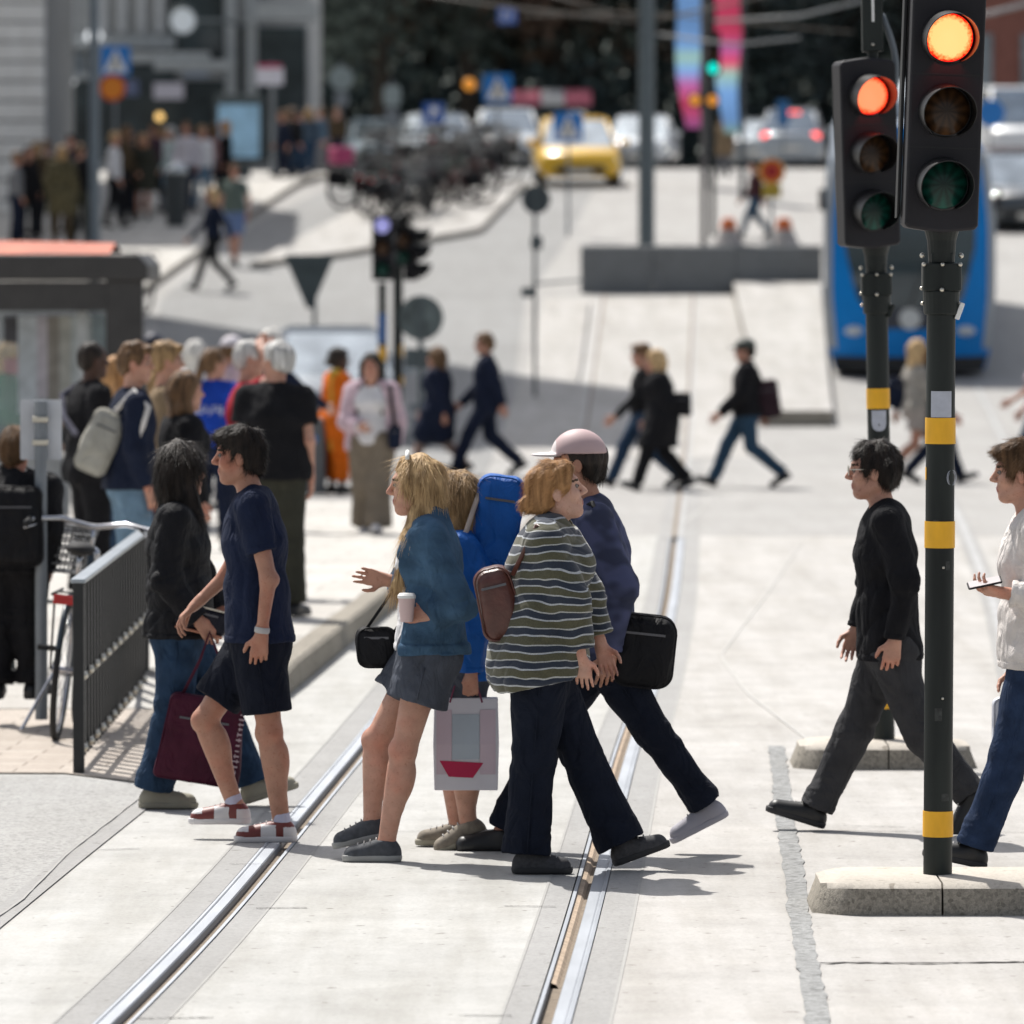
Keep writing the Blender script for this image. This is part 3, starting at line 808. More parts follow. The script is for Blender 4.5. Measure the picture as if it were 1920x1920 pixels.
m_eye = mat('eye_white', (.20, .18, .165), rough=.5, spec=.2); m_iris = mat('iris', (.03, .025, .02), rough=.1)
def hairm(name, c, c2): return mat(name, c, rough=.55, var=.35, scale=42, c2=c2, bump=.9, bscale=70, stretch=(1, 1, .14), spec=.22)
HM = {'black': hairm('hair_black', (.010, .008, .007), (.03, .022, .017)), 'brown': hairm('hair_brown', (.07, .038, .018), (.16, .09, .045)), 'blond': hairm('hair_blond', (.34, .20, .085), (.60, .42, .22)),
      'grey': hairm('hair_grey', (.34, .33, .31), (.58, .57, .55)), 'ginger': hairm('hair_ginger', (.28, .13, .045), (.48, .27, .12)), 'white': hairm('hair_white', (.5, .47, .42), (.72, .70, .66)), 'dkblond': hairm('hair_dkblond', (.17, .10, .045), (.36, .23, .11))}

def strands(o, Hc, hu, hfw, hl, style, seed, cap=False):
    """fine locks lying over the hair mass, joined into the same mesh"""
    me = o.data; n = len(me.vertices); co = np.zeros(n * 3, np.float32); me.vertices.foreach_get('co', co); co = co.reshape(-1, 3)
    nr = np.zeros(n * 3, np.float32); me.vertices.foreach_get('normal', nr); nr = nr.reshape(-1, 3)
    r = np.random.RandomState(seed); N_ = 6500 if style in ('long', 'bob') else 4800
    k = r.randint(0, n, N_)
    if cap: k = k[((co[k] - Hc) @ hu) < .0]
    if style == 'long': k = k[((co[k] - Hc) @ hfw) < .055 + .1 * (((co[k] - Hc) @ hu) < -.15)]
    N_ = len(k)
    p = co[k].astype(float); nn = nr[k].astype(float)
    crown = Hc + hu * .11 - hfw * .035
    fl = p - crown; fl = fl / (np.linalg.norm(fl, axis=1)[:, None] + 1e-6)
    if style in ('long', 'bob', 'tail'): fl = fl * .35 - hu * 1.0
    elif style == 'bun': fl = -hfw * 1.0 - hu * .25 + fl * .2
    elif style == 'tuft': fl = fl * .6 + hfw * .5 * ((p - Hc) @ hu > .05)[:, None] - hu * .25
    else: fl = fl - hu * .3
    fl = fl + r.randn(N_, 3) * .22
    L = (.085 if style in ('long', 'bob', 'tail') else .038) * (.5 + r.rand(N_)); wd = .0007 + .0008 * r.rand(N_)
    st = []; q = p.copy(); lift = .0008 + .0035 * r.rand(N_) ** 3 * (1.6 if style in ('short', 'tuft') else 1)
    for i in range(5):
        st.append(q + nn * (lift * (.3 + i * .5))[:, None])
        t = fl - nn * np.sum(fl * nn, 1)[:, None]; t /= np.linalg.norm(t, axis=1)[:, None] + 1e-6
        q = q + t * (L / 4)[:, None] + (-hu if style in ('long', 'bob', 'tail') else 0 * hu) * (L * .03)[:, None]
    sd = np.cross(t, nn); sd /= np.linalg.norm(sd, axis=1)[:, None] + 1e-6
    V_ = []
    for i, s_ in enumerate(st): V_ += [s_ - sd * (wd * (1 - i * .2))[:, None], s_ + sd * (wd * (1 - i * .2))[:, None]]
    vv = np.stack(V_, 1).reshape(-1, 3); base = np.arange(N_)[:, None] * 10; F_ = np.concatenate([base + np.array([[2 * i, 2 * i + 1, 2 * i + 3, 2 * i + 2]]) for i in range(4)])
    of = np.zeros(len(me.loops), np.int32); me.loops.foreach_get('vertex_index', of)
    allv = np.concatenate([co, vv]); allf = np.concatenate([of, (F_ + n).astype(np.int32).ravel()])
    m2 = bpy.data.meshes.new('hair'); m2.vertices.add(len(allv)); m2.vertices.foreach_set('co', allv.astype(np.float32).ravel()); m2.loops.add(len(allf)); m2.loops.foreach_set('vertex_index', allf)
    nf = len(allf) // 4; m2.polygons.add(nf); m2.polygons.foreach_set('loop_start', np.arange(0, 4 * nf, 4, dtype=np.int32)); m2.polygons.foreach_set('loop_total', np.full(nf, 4, np.int32)); m2.polygons.foreach_set('use_smooth', np.ones(nf, bool))
    m2.materials.append(me.materials[0]); m2.update(calc_edges=True); o.data = m2
def unit(v): v = np.array(v, float); return v / (np.linalg.norm(v) + 1e-9)
def hand(F_, Wr, d, nrm, side, curl=.5, sc=1.0, k=.010, fr=1.0):
    """palm, four bent fingers of unequal length and a thumb leaving the side of the palm.
       d along the forearm, nrm out of the palm, side towards the thumb"""
    d = unit(d); nrm = unit(np.array(nrm) - d * np.dot(nrm, d)); t = unit(np.cross(d, nrm)); 
    if np.dot(t, side) < 0: t = -t
    Wr = np.array(Wr)
    F_.cone(Wr - d * .03 * sc, Wr + d * .02 * sc, .024 * sc, .022 * sc, k, t, 1.25)
    rr = .0082 * sc * fr
    lens = (.082, .092, .086, .068)
    for i, (u, L) in enumerate(zip((.030, .010, -.010, -.029), lens)):
        kn = Wr + d * (.088 - .006 * abs(i - 1)) * sc + t * u * sc
        F_.cone(Wr + d * .012 * sc + t * u * .55 * sc, kn, .015 * sc, .0115 * sc, k)
        p = kn; ang = curl * (.45 + .12 * i); dir_ = d + t * (1 - i) * .05
        for j, fl in enumerate((.45, .31, .24)):
            dd = unit(dir_ * math.cos(ang) + nrm * math.sin(ang)); e = p + dd * L * fl * sc
            F_.cone(p, e, rr * (1.08 - .12 * j), rr * (.98 - .12 * j), .003)
            p = e; ang += curl * (.75 if j == 0 else .5)
    b0 = Wr + d * .022 * sc + t * .022 * sc; b1 = b0 + (t * .72 + d * .62 + nrm * .3) * .045 * sc; b2 = b1 + unit(d * .9 + t * .28 + nrm * (.25 + .4 * curl)) * .033 * sc; b3 = b2 + unit(d + nrm * (.3 + .5 * curl)) * .026 * sc
    F_.cone(b0, b1, .0145 * sc, .011 * sc, k); F_.cone(b1, b2, .0105 * sc * fr, .0095 * sc * fr, .004); F_.cone(b2, b3, .0092 * sc * fr, .0075 * sc * fr, .003)

def person(name, label, base, s, joints, facing, spec, group=None, loc=None):
    """joints: photo rows and columns of the body, read beside the figure's own foot point `base` (px), s px per metre.
       facing: angle of the walking direction in the ground plane (0 = to the right, 90 = away from the camera)"""
    bx, by = base
    root = thing(name, label, 'person', loc, group=group)
    vx = spec.get('vx', .006); ph = math.radians(facing)
    fw = np.array([math.cos(ph), math.sin(ph), 0]); up = np.array([0, 0, 1.0]); lt = np.cross(up, fw)   # lt: the person's left
    fem = spec.get('fem', False); fat = spec.get('fat', 1.0)
    D0 = dict(P=0, C=0, N=0, H=0)
    hip_w = .085; sh_w = .165 if fem else .19
    J = {}
    for k, v in joints.items():
        if spec.get('m3d'): J[k] = list(v); continue
        X = (v[0] - bx) / s; Z = (by - v[1]) / s
        y = v[2] if len(v) > 2 else None
        J[k] = [X, y, Z]
    def lateral(k):
        base_ = k[:-1]; sd = 1 if k[-1] == 'l' else -1
        o = {'s': sh_w, 'e': sh_w + .05, 'w': sh_w + .03, 'h': hip_w, 'k': hip_w, 'a': hip_w - .01, 't': hip_w}[base_]
        return lt * sd * o
    for k in J:
        if J[k][1] is None:
            J[k][1] = float(lateral(k)[1]) if len(k) == 2 and k[-1] in 'lr' else 0.0
        J[k] = np.array(J[k])
    # joints not given: shoulders and hips sit out to the sides of the spine
    spine = unit(J['N'] - J['P'])
    for sd, q in ((1, 'l'), (-1, 'r')):
        if 's' + q not in J: J['s' + q] = J['N'] - spine * .055 + lt * sd * sh_w + fw * spec.get('twist', 0) * sd
        if 'h' + q not in J: J['h' + q] = J['P'] - up * .03 + lt * sd * hip_w - fw * spec.get('twist', 0) * sd * .6
        if 't' + q not in J and 'a' + q in J: J['t' + q] = J['a' + q] + fw * .15 - up * .05
    N, Pp = J['N'], J['P']; Ch = Pp + (N - Pp) * .66; Wa = Pp + (N - Pp) * .30
    bdir = spine
    pts = np.array([v for v in J.values()])
    lo = pts.min(0) - .22; hi = pts.max(0) + .22; lo[2] = max(lo[2], -.06)
    # ---- head frame
    hf = fw
    if 'look' in spec:
        a = math.radians(spec['look']); hf = np.array([math.cos(a), math.sin(a), 0])
    nod = math.radians(spec.get('nod', 0)); hl = np.cross(up, hf); hu = up * math.cos(nod) + hf * math.sin(nod); hfw = hf * math.cos(nod) - up * math.sin(nod)
    Hc = J['H']; hs = spec.get('hs', 1.0)
    HP = lambda f, l, u: Hc + (hfw * f + hl * l + hu * u) * hs
    HMx = np.array([hfw, hl, hu])
    def torso(F_, g, k=.05, hip=1.0, low=True):
        ch = .112 if fem else .122; wa = .098 if fem else .112
        F_.cone(Ch, N - bdir * .09, (ch + .0) * fat, .095, k, lt, 1.42, g)
        F_.cone(Wa, Ch, wa * fat ** 1.3, ch * fat, k, lt, 1.30, g)
        F_.cone(Pp, Wa, .122 * fat * hip, wa * fat ** 1.3, k, lt, 1.38, g)
        F_.cone(J['sl'] - lt * .02, J['sr'] + lt * .02, .056, .056, k, None, 1, g)
        F_.cone(N - bdir * .02, N - bdir * .10, .05, .09, k, lt, 1.5, g)
        if fem:
            for sd in (1, -1): F_.ell(Ch + fw * .085 * fat + lt * sd * .07 + bdir * .02, (.062, .062, .062), np.eye(3), .04, g)
        for sd in (1, -1): F_.ell(Pp - fw * .055 + lt * sd * .065 - up * .05, (.09 * fat, .08, .09), np.eye(3), .05, g)
    def leg(F_, q, g, k=.03, top=True, to=1.0, flare=0.0, gk=None):
        h, kn, an = J['h' + q], J['k' + q], J['a' + q]; ft = fat ** .8
        if top: F_.cone(h, kn, .092 * ft, .058, k, None, 1, g)
        if to > 0:
            e = kn + (an - kn) * to
            F_.cone(kn, e, .056, .040 + flare, k, None, 1, g if gk is None else gk)
            cb = kn + (an - kn) * .28; ax = unit(an - kn); bk = unit(-fw - ax * np.dot(-fw, ax))
            if to > .5: F_.cone(cb + bk * .022 - ax * .03, cb + bk * .014 + ax * .12, .043, .03, k, None, 1, g)
    def arm(F_, q, g, k=.025, t1=1.0, t2=1.0):
        a, e, w_ = J['s' + q], J['e' + q], J['w' + q]
        e1 = a + (e - a) * t1
        F_.cone(a, e1, .052, .052 + (.040 - .052) * t1, k, None, 1, g)
        if t2 > 0: F_.cone(e, e + (w_ - e) * t2, .040, .040 + (.027 - .040) * t2, k, None, 1, g)
    # ---- body: one continuous skin
    B = Field(lo, hi, vx)
    torso(B, -.012); [leg(B, q, -.006 if spec.get('bare') else -.010) for q in 'lr']
    for q in 'lr': arm(B, q, -.004)
    for q in 'lr':
        kn, an, h = J['k' + q], J['a' + q], J['h' + q]; ax_ = unit(an - kn); fk = unit(fw - ax_ * np.dot(fw, ax_))
        B.ell(kn + fk * .036, (.030, .032, .040), np.eye(3), .022); B.ell(kn - fk * .02 + ax_ * .12, (.046, .043, .085), np.array([fk, np.cross(ax_, fk), ax_]), .03)
        B.cone(kn + fk * .028 + ax_ * .07, an + fk * .010, .026, .020, .03)
        e_ = J['e' + q]; B.ell(e_ - unit(fw) * .022, (.024, .024, .024), np.eye(3), .02)
    B.cone(N - bdir * .05, HP(-.02, 0, -.055), .062, .050, .03)
    B.ell(HP(-.012, 0, .028), (.098 * hs, .078 * hs, .092 * hs), HMx, .02)
    B.ell(HP(.022, 0, -.045), (.066 * hs, .056 * hs, .074 * hs), HMx, .03)
    B.cone(HP(.062, -.012, -.100), HP(.062, .012, -.100), .020, .020, .025)
    B.cone(HP(-.01, .05, -.06), HP(.05, .018, -.095), .018, .018, .03); B.cone(HP(-.01, -.05, -.06), HP(.05, -.018, -.095), .018, .018, .03)
    B.cone(HP(.080, .026, .030), HP(.080, -.026, .030), .014, .014, .018)
    for sd in (1, -1):
        B.ell(HP(.060, sd * .040, -.022), (.026, .024, .026), HMx, .02)
        B.ell(HP(.097, sd * .031, .006), (.017, .017, .012), HMx, .012, cut=True)
        B.ell(HP(-.008, sd * .079, -.008), (.020, .009, .033), HMx, .008)
    B.cone(HP(.090, 0, .012), HP(.112, 0, -.024), .009, .0115, .012); B.cone(HP(.098, .010, -.030), HP(.098, -.010, -.030), .009, .009, .008)
    B.cone(HP(.084, .016, -.060), HP(.084, -.016, -.060), .010, .010, .010); B.cone(HP(.081, .013, -.072), HP(.081, -.013, -.072), .010, .010, .008)
    for q in 'lr':
        e, w_ = J['e' + q], J['w' + q]; d = unit(w_ - e); ip = lt * (-1 if q == 'l' else 1)
        hd_ = spec.get('hand_' + q, {})
        nrm = np.array(hd_.get('n', ip)); side = np.array(hd_.get('side', fw + up * .2)); dd = np.array(hd_.get('d', d))
        hand(B, w_, dd, nrm, side, hd_.get('curl', .55), (.93 if fem else 1.02) * hd_.get('sc', 1), fr=1.0 if vx < .008 else 1.15)
        a_, t_ = J['a' + q], J['t' + q]
        B.cone(a_, a_ - up * .03, .034, .03, .02); B.cone(a_ - up * .035, t_, .030, .022, .02)
    lipc = HP(.090, 0, -.066)
    def paint(c):
        m = np.zeros(len(c), int)
        q = np.stack([(c - Hc) @ hfw, (c - Hc) @ hl, (c - Hc) @ hu], 1) / hs
        m[(q[:, 0] > .078) & (np.abs(q[:, 1]) < .023) & (np.abs(q[:, 2] + .066) < .010)] = 1
        m[(q[:, 0] > .060) & (np.abs(np.abs(q[:, 1]) - .032) < .017) & (np.abs(q[:, 2] - .030) < .005)] = 2
        return m
    sk = SK[spec.get('skin', 'fair')]
    B.build('body', [sk, m_lip, m_brow], root, paint)
    if vx < .011:
        for sd in (1, -1):
            q_ = MB(); c = HP(.0800, sd * .0305, .006); q_.sphere((0, 0, 0), .0100, 12, 8); q_.cm = 1; cc = Vector(hfw) * .0058; q_.sphere(cc, (.0066, .0066, .0066), 8, 6)
            e_ = q_.build('eye', [m_eye, m_iris], root, smooth=True); e_.location = c
    # ---- hair
    hk = spec.get('hair', 'brown'); hst = spec.get('style', 'short')
    if hst != 'bald':
        hv = max(vx * .9, .0045)
        R = Field(HP(0, 0, 0) - np.array([.24, .24, .55 if hst in ('long', 'tail') else .2]), HP(0, 0, 0) + np.array([.24, .24, .2]), hv)
        vol = {'short': .009, 'crop': .001, 'long': .012, 'bun': .008, 'tail': .008, 'tuft': .008, 'bob': .016}[hst]
        R.ell(HP(-.020, 0, .034), (.098 * hs, .082 * hs, .094 * hs), HMx, .015, vol)
        R.ell(HP(-.045, 0, -.01), (.072 * hs, .074 * hs, .075 * hs), HMx, .02, vol)
        if hst == 'short': R.ell(HP(.0, 0, .085), (.080, .066, .042), HMx, .03)
        if hst == 'tuft':
            R.ell(HP(.045, 0, .095), (.062, .062, .032), HMx, .03); R.ell(HP(-.02, 0, .11), (.07, .06, .03), HMx, .03)
        if hst in ('long', 'bob'):
            Lh = .50 if hst == 'long' else .16
            for sd in (1, -1):
                R.cone(HP(-.01, sd * .072, .02), HP(-.03, sd * .078, -.10), .026, .032, .03)
                R.cone(HP(-.03, sd * .074, -.10), HP(.0, sd * .10, -.20), .032, .030, .03, hfw, 1.5)
                if hst == 'long': R.cone(HP(.0, sd * .10, -.20), HP(.075, sd * .115, -.42), .032, .014, .03, hfw, 1.6)
            R.cone(HP(-.075, 0, -.02), HP(-.085, 0, -.10 - Lh * .55), .05, .035, .04, hl, 1.6)
        if hst == 'tail':
            R.ell(HP(-.115, 0, .02), (.03, .03, .03), HMx, .02); R.cone(HP(-.12, 0, .02), HP(-.15, 0, -.10), .026, .034, .02); R.cone(HP(-.15, 0, -.10), HP(-.125, .01, -.30), .034, .012, .02)
        if hst == 'bun':
            R.ell(HP(.02, 0, .085), (.07, .07, .03), HMx, .03)
        R.noise(.0042, 80, 3, (1, 1, .25)); R.noise(.0045 if hst != 'crop' else .001, 30, 5)
        if hst in ('short', 'tuft'): R.noise(.005, 48, hsh(label), (1, 1, .5), 2)
        # free the face, the ears and the neck
        R.ell(HP(.088, 0, -.030), (.072 if hst == 'long' else .066, .084 if hst == 'long' else .060 if hst == 'bob' else .072, .092), HMx, .012, cut=True)
        if hst not in ('long', 'bob'):
            R.ell(HP(-.0, .09, -.035), (.028, .04, .05), HMx, .01, cut=True); R.ell(HP(-.0, -.09, -.035), (.028, .04, .05), HMx, .01, cut=True)
            R.plane(HP(-.05, 0, -.060 if hst != 'tail' else -.5), -hu * .8 + hfw * .45)
        if hst == 'bun': R.ell(HP(-.125, 0, -.02), (.038, .046, .042), HMx, .012)
        ho = R.build('hair', HM[hk], root, relax=1)
        if vx < .008 and ho is not None: strands(ho, Hc, hu, hfw, hl, hst, hsh(label), bool(spec.get('cap')))
    # ---- clothes
    def cloth_field(): return Field(lo, hi, max(vx * 1.0, .006))
    sleeve = spec.get('sleeve', (1, 1)); top = spec.get('top')
    hem = spec.get('hem', -.02); gt = spec.get('loose', .012)
    def sleeves(T, g, t1, t2, k=.03):
        """arms meshed apart, cut square at the cuff, then blended into the garment"""
        for q in 'lr':
            U = cloth_field(); U.f[:] = 1
            a, e, w_ = J['s' + q], J['e' + q], J['w' + q]
            arm(U, q, g, .025, 1.0, max(t2, 0))
            if t2 > 0:
                for dd in (-.035, 0.0, .03): U.ell(e + unit(a - e) * dd + fw * .012, (.050 + g * .5, .050 + g * .5, .018), np.eye(3), .03)
                c = e + (w_ - e) * t2; U.plane(c, unit(w_ - e), lo=c - .12, hi=c + .12)
            else:
                c = a + (e - a) * t1; U.plane(c, unit(e - a))
            if vx < .008: U.band(c, unit(a - e) if t2 <= 0 else unit(e - w_), .022)
            hh = np.maximum(k - np.abs(T.f - U.f), 0) / k
            near = np.minimum(T.f, U.f)
            T.f = np.where(np.minimum(T.f, U.f) < .06, near - hh * hh * k * .25, near).astype(np.float32)
    if top:
        T = cloth_field(); torso(T, gt, .05, 1.04)
        if spec.get('coat'):
            for q in 'lr': T.cone(J['h' + q], J['h' + q] + (J['k' + q] - J['h' + q]) * .75, .105, .11, .10, lt, 1.25, gt)
        if spec.get('drape'):
            T.cone(Pp - up * .06, Wa, .158 * fat, .125 * fat, .05, lt, 1.35, gt)
        elif not spec.get('coat'): T.cone(Pp - up * .10, Wa, .124 * fat, .11 * fat, .05, lt, 1.36, gt)
        if not spec.get('coat'): T.plane(Pp + up * hem, -up + fw * spec.get('hemtilt', 0))
        sleeves(T, gt + .004, sleeve[0], sleeve[1])
        if not spec.get('coat') and vx < .008: T.band(Pp + up * hem, up, .026)
        if spec.get('topname') in ('jacket', 'coat', 'rain_jacket', 'suit_jacket', 'suit'): T.cone(N - bdir * .05, N + bdir * .030, .098, .078, .02, lt, 1.1); T.cone(N - bdir * .02, N + bdir * .12, .058, .070, .01, lt, 1.1, cut=True)
        T.noise(.0048, 17, hsh(label), (1, 1, .6), 3)
        T.noise(.0026, 48, 9, (1, 1, .5), 2)
        T.crease(.008, 17, hsh(label + 'c'), (1, 1, .8))
        T.ell(HP(.008, 0, -.130), (.066, .064, .050), HMx, .01, cut=True)
        if spec.get('coat'): T.plane(Pp - up * spec['coat'], -up)
        T.build(spec.get('topname', 'shirt'), top, root)
    if spec.get('vest'):
        g2 = gt + spec.get('vg', .014); T = cloth_field(); torso(T, g2, .05, 1.04); T.cone(Pp - up * .10, Wa, .126 * fat, .11 * fat, .05, lt, 1.36, g2)
        if spec.get('coat2'):
            for q in 'lr': T.cone(J['h' + q], J['h' + q] + (J['k' + q] - J['h' + q]) * .75, .105, .11, .10, lt, 1.25, g2)
        T.plane(Pp + up * spec.get('vhem', -.06), -up)
        ow = spec.get('openw', .075); T.cone(N - bdir * .05, N + bdir * .035, .104, .084, .02, lt, 1.1); T.cone(N - bdir * .02, N + bdir * .12, .062, .074, .01, lt, 1.1, cut=True)
        if vx < .008: T.band(Pp + up * spec.get('vhem', -.06), up, .048, .0042)
        T.cone(N + fw * .20 + up * .05, Pp + fw * .235 - up * .3, ow, ow + .06, .02, lt, 1.15, cut=True)
        if spec.get('vsleeve', 1) > 0: sleeves(T, g2, 1, spec.get('vsleeve', 1))
        T.noise(.005, 17, hsh(label + 'v'), (1, 1, .6), 3); T.crease(.009, 15, hsh(label + 'k'), (1, 1, .8)); T.noise(.0028, 50, 8, (1, 1, .5), 2)
        T.ell(HP(-.01, 0, -.145), (.085, .075, .06), HMx, .01, cut=True)
        if spec.get('vsleeve', 1) <= 0:
            for sd, q in ((1, 'l'), (-1, 'r')): T.ell(J['s' + q] + lt * sd * .03, (.085, .055, .10), np.eye(3), .01, cut=True)
        T.build(spec.get('vname', 'jacket'), spec['vest'], root)
    tr_ = spec.get('trousers')
    if tr_:
        T = cloth_field(); to = spec.get('leglen', .97); gl = spec.get('legloose', .012)
        gp = min(gl, .006)
        T.cone(Pp, Wa, .122 * fat, .106 * fat, .05, lt, 1.36, gp)
        for sd in (1, -1): T.ell(Pp - fw * .055 + lt * sd * .065 - up * .05, (.09 * fat, .08, .09), np.eye(3), .05, gp)
        T.plane(Pp + up * spec.get('waist', .07), up)
        for q in 'lr':
            U = cloth_field()
            if to <= 0:
                h, kn = J['h' + q], J['k' + q]; c = h + (kn - h) * (1 + to); e = h + (kn - h) * (1 + to) * 1.15
                U.cone(h, e, .098 * fat, .078 + spec.get('flare', 0), .03, None, 1, gl); U.plane(c, unit(kn - h))
            else:
                leg(U, q, gl, .03, True, min(1.05, to + .08), spec.get('flare', .012), gl)
                kn, an = J['k' + q], J['a' + q]; dn = unit(an - kn)
                for i_, dd in enumerate((-.05, .03, .26, .33)):      # folds behind the knee and over the shoe
                    if dd < .2 or to > .9: U.ell(kn + dn * dd * (1 if dd < .2 else .42 / .36) + fw * (.0 if dd > .2 else -.02), (.052 + gl * .6, .052 + gl * .6, .016), np.eye(3), .035)
                c = kn + (an - kn) * to; U.plane(c, dn, lo=c - .14, hi=c + .14)
            hh = np.maximum(.045 - np.abs(T.f - U.f), 0) / .045; near = np.minimum(T.f, U.f)
            T.f = np.where(near < .06, near - hh * hh * .045 * .25, near).astype(np.float32)
        T.noise(.0045, 21, hsh(label + 'x'), (1, 1, .7), 3); T.crease(.007, 19, hsh(label + 'd'), (1, 1, .9))
        T.build(spec.get('legname', 'trousers'), tr_, root)
        if vx < .008:
            for sd, q in ((1, 'l'), (-1, 'r')):
                h, kn, an = J['h' + q], J['k' + q], J['a' + q]; ft = fat ** .8; pth = []
                for t_ in np.linspace(.12, 1, 9):
                    if to <= 0 and t_ > 1 + to - .02: break
                    r_ = (.098 * fat + (.078 + spec.get('flare', 0) - .098 * fat) * t_ / (1 + to) / 1.15) if to <= 0 else .092 * ft + (.058 - .092 * ft) * t_
                    pth.append(h + (kn - h) * t_ + lt * sd * (r_ + gl) * (.985 if t_ > .2 else .97))
                if to > 0:
                    for t_ in np.linspace(.12, to - .02, 8): pth.append(kn + (an - kn) * t_ + lt * sd * (.056 + (.040 + spec.get('flare', .012) - .056) * t_ + gl))
                q_ = MB(); q_.tube([Vector(p) for p in pth], .0042, 6); q_.build('seam', tr_, root, smooth=True)
    sh = spec.get('shoes')
    if sh:
        for q in 'lr':
            if q in spec.get('noshoe', ''): continue
            a_, t_ = J['a' + q], J['t' + q]
            ax = t_ - (a_ - up * .05); ax = unit(ax); sd = unit(np.cross(up, ax)); un = np.cross(ax, sd)
            if spec.get('soleflat', {}).get(q): pass
            heel = a_ - un * .055 - ax * .055; toe = heel + ax * (.245 if fem else .268) * spec.get('foot', 1.0)
            allp = np.stack([heel, toe, a_]); hv = max(vx * .8, .004)
            U = Field(allp.min(0) - .1, allp.max(0) + .1, hv)
            U.cone(heel + ax * .03 + un * .012, toe - ax * .045 + un * .008, .038, .036, .02, sd, 1.05); U.cone(heel + ax * .045 + un * .04, a_ + un * .005, .040, .036, .03); U.cone(a_ - un * .005 + ax * .01, toe - ax * .05 + un * .012, .036, .030, .03, sd, 1.05)
            U.plane(heel - un * .012, -un)
            U.plane(a_ + un * .018, un)
            up_ = U.build('shoe', sh if not isinstance(sh, (list, tuple)) else list(sh), root, paint=spec.get('shoepaint') and (lambda c, heel=heel, ax=ax, un=un: spec['shoepaint'](np.stack([(c - heel) @ ax, (c - heel) @ un], 1))))
            W_ = Field(allp.min(0) - .1, allp.max(0) + .1, hv)
            W_.cone(heel + ax * .032, toe - ax * .038, .043, .041, .02, sd, 1.05)
            W_.plane(heel + un * .010, un); W_.plane(heel - un * .018, -un)
            W_.build('sole', spec.get('sole', m_sole), up_ if up_ is not None else root)
            if vx < .008 and spec.get('laces', True) and up_ is not None:
                q_ = MB()
                for i_ in range(4):
                    t_l = (.045 + .026 * i_ - .01) / .153; c_ = a_ + un * (.031 - .044 * t_l) + ax * (.045 + .026 * i_); q_.tube([Vector(c_ - sd * .020 - un * .006), Vector(c_ + un * .006), Vector(c_ + sd * .020 - un * .006)], .0032, 5)
                q_.build('laces', spec.get('lace', m_lace), up_, smooth=True)
            if spec.get('sock'):
                K = Field(a_ - .12, a_ + .16, hv); ax2 = unit(J['k' + q] - a_); K.cone(a_ - un * .02, a_ + ax2 * .075, .040, .039, .0); K.plane(a_ + ax2 * .055, ax2); K.build('sock', spec['sock'], root)
    # cap, glasses, headgear
    if spec.get('cap'):
        T = Field(HP(0, 0, 0) - .25, HP(0, 0, 0) + .25, max(vx, .005)); T.ell(HP(-.012, 0, .036), (.106 * hs, .088 * hs, .096 * hs), HMx, .0, .016)
        T.plane(HP(0, 0, .042), -hu); T.ell(HP(.11, 0, .036), (.085, .075, .010), HMx, .01)
        T.ell(HP(-.012, 0, .03), (.1 * hs, .082 * hs, .09 * hs), HMx, .0, cut=True)
        cm = spec['cap']
        T.build('cap', cm, root, paint=(lambda c: (((c - Hc) @ hfw) > .088).astype(int)) if isinstance(cm, list) else None)
    if spec.get('glasses'):
        q_ = MB()
        for sd in (1, -1):
            q_.ring(Vector(HP(.106, sd * .033, .006)), .022, .0018, ax=hfw, N=18, n=4)
            q_.tube([Vector(HP(.104, sd * .055, .010)), Vector(HP(.02, sd * .080, .012)), Vector(HP(-.012, sd * .083, .0))], .0018, 5)
        q_.tube([Vector(HP(.107, .011, .009)), Vector(HP(.107, -.011, .009))], .0018, 5)
        q_.build('glasses', spec['glasses'], root)
    root['_J'] = 0; del root['_J']
    person.J = {k: Vector(root.location) + Vector(v) for k, v in J.items()}
    person.fr = (Vector(fw), Vector(lt)); person.HP = lambda f, l, u: Vector(root.location) + Vector(HP(f, l, u)); person.root = root
    return root
m_lace = mat('lace_pale', (.42, .41, .40), rough=.9)
m_sole = mat('shoe_sole', (.5, .48, .44), rough=.7); m_soled = mat('shoe_sole_dark', (.02, .02, .022), rough=.7)

m_zip = mat('zip_grey', (.10, .10, .11), rough=.4, metal=.5)
def bag(name, label, cat, c, size, m, parts=None, r=.03, rz=0.0, tilt=0.0, taper=1.0, top_in=1.0):
    """soft bag or pack: puffed box volume meshed like cloth; c is its middle"""
    root = thing(name, label, cat, c, rz); root.rotation_euler = (0, tilt, rz)
    hx, hy, hz = size[0] / 2, size[1] / 2, size[2] / 2
    h = .008
    A = Field((-hx - .06, -hy - .06, -hz - .06), (hx + .06, hy + .06, hz + .06), h)
    sl, x, y, z = A.sub(A.lo, A.lo + A.n * A.h)
    kz = 1 - (1 - top_in) * (z + hz) / (2 * hz)
    qx = np.abs(x) - (hx * kz - r); qy = np.abs(y) - (hy * (.75 + .25 * np.cos(z / hz * 1.2)) - r); qz = np.abs(z) - (hz - r)
    A.f[:] = np.sqrt(np.maximum(qx, 0) ** 2 + np.maximum(qy, 0) ** 2 + np.maximum(qz, 0) ** 2) + np.minimum(np.maximum(qx, np.maximum(qy, qz)), 0) - r
    A.noise(.005, 16, hsh(label)); A.noise(.002, 45, 4)
    A.build('bag_body', m, root)
    for e in (-.80, .80):
        q = MB(); pts = rrect(size[0] - .012, size[2] - .012, max(.02, r), 5); k_ = lambda z_: 1 - (1 - top_in) * (z_ + hz) / (2 * hz)
        q.tube([V(a_ * k_(b_), e * hy * (.80 + .20 * math.cos(b_ / hz * 1.2)), b_) for a_, b_ in pts + pts[:1]], .0045, 6); q.build('piping', m, root, smooth=True)
    q = MB(); q.box((0, -hy * .99, hz * .48), (size[0] * .62 * (top_in + 1) / 2, .008, .010)); q.build('zip', m_zip, root)
    return root
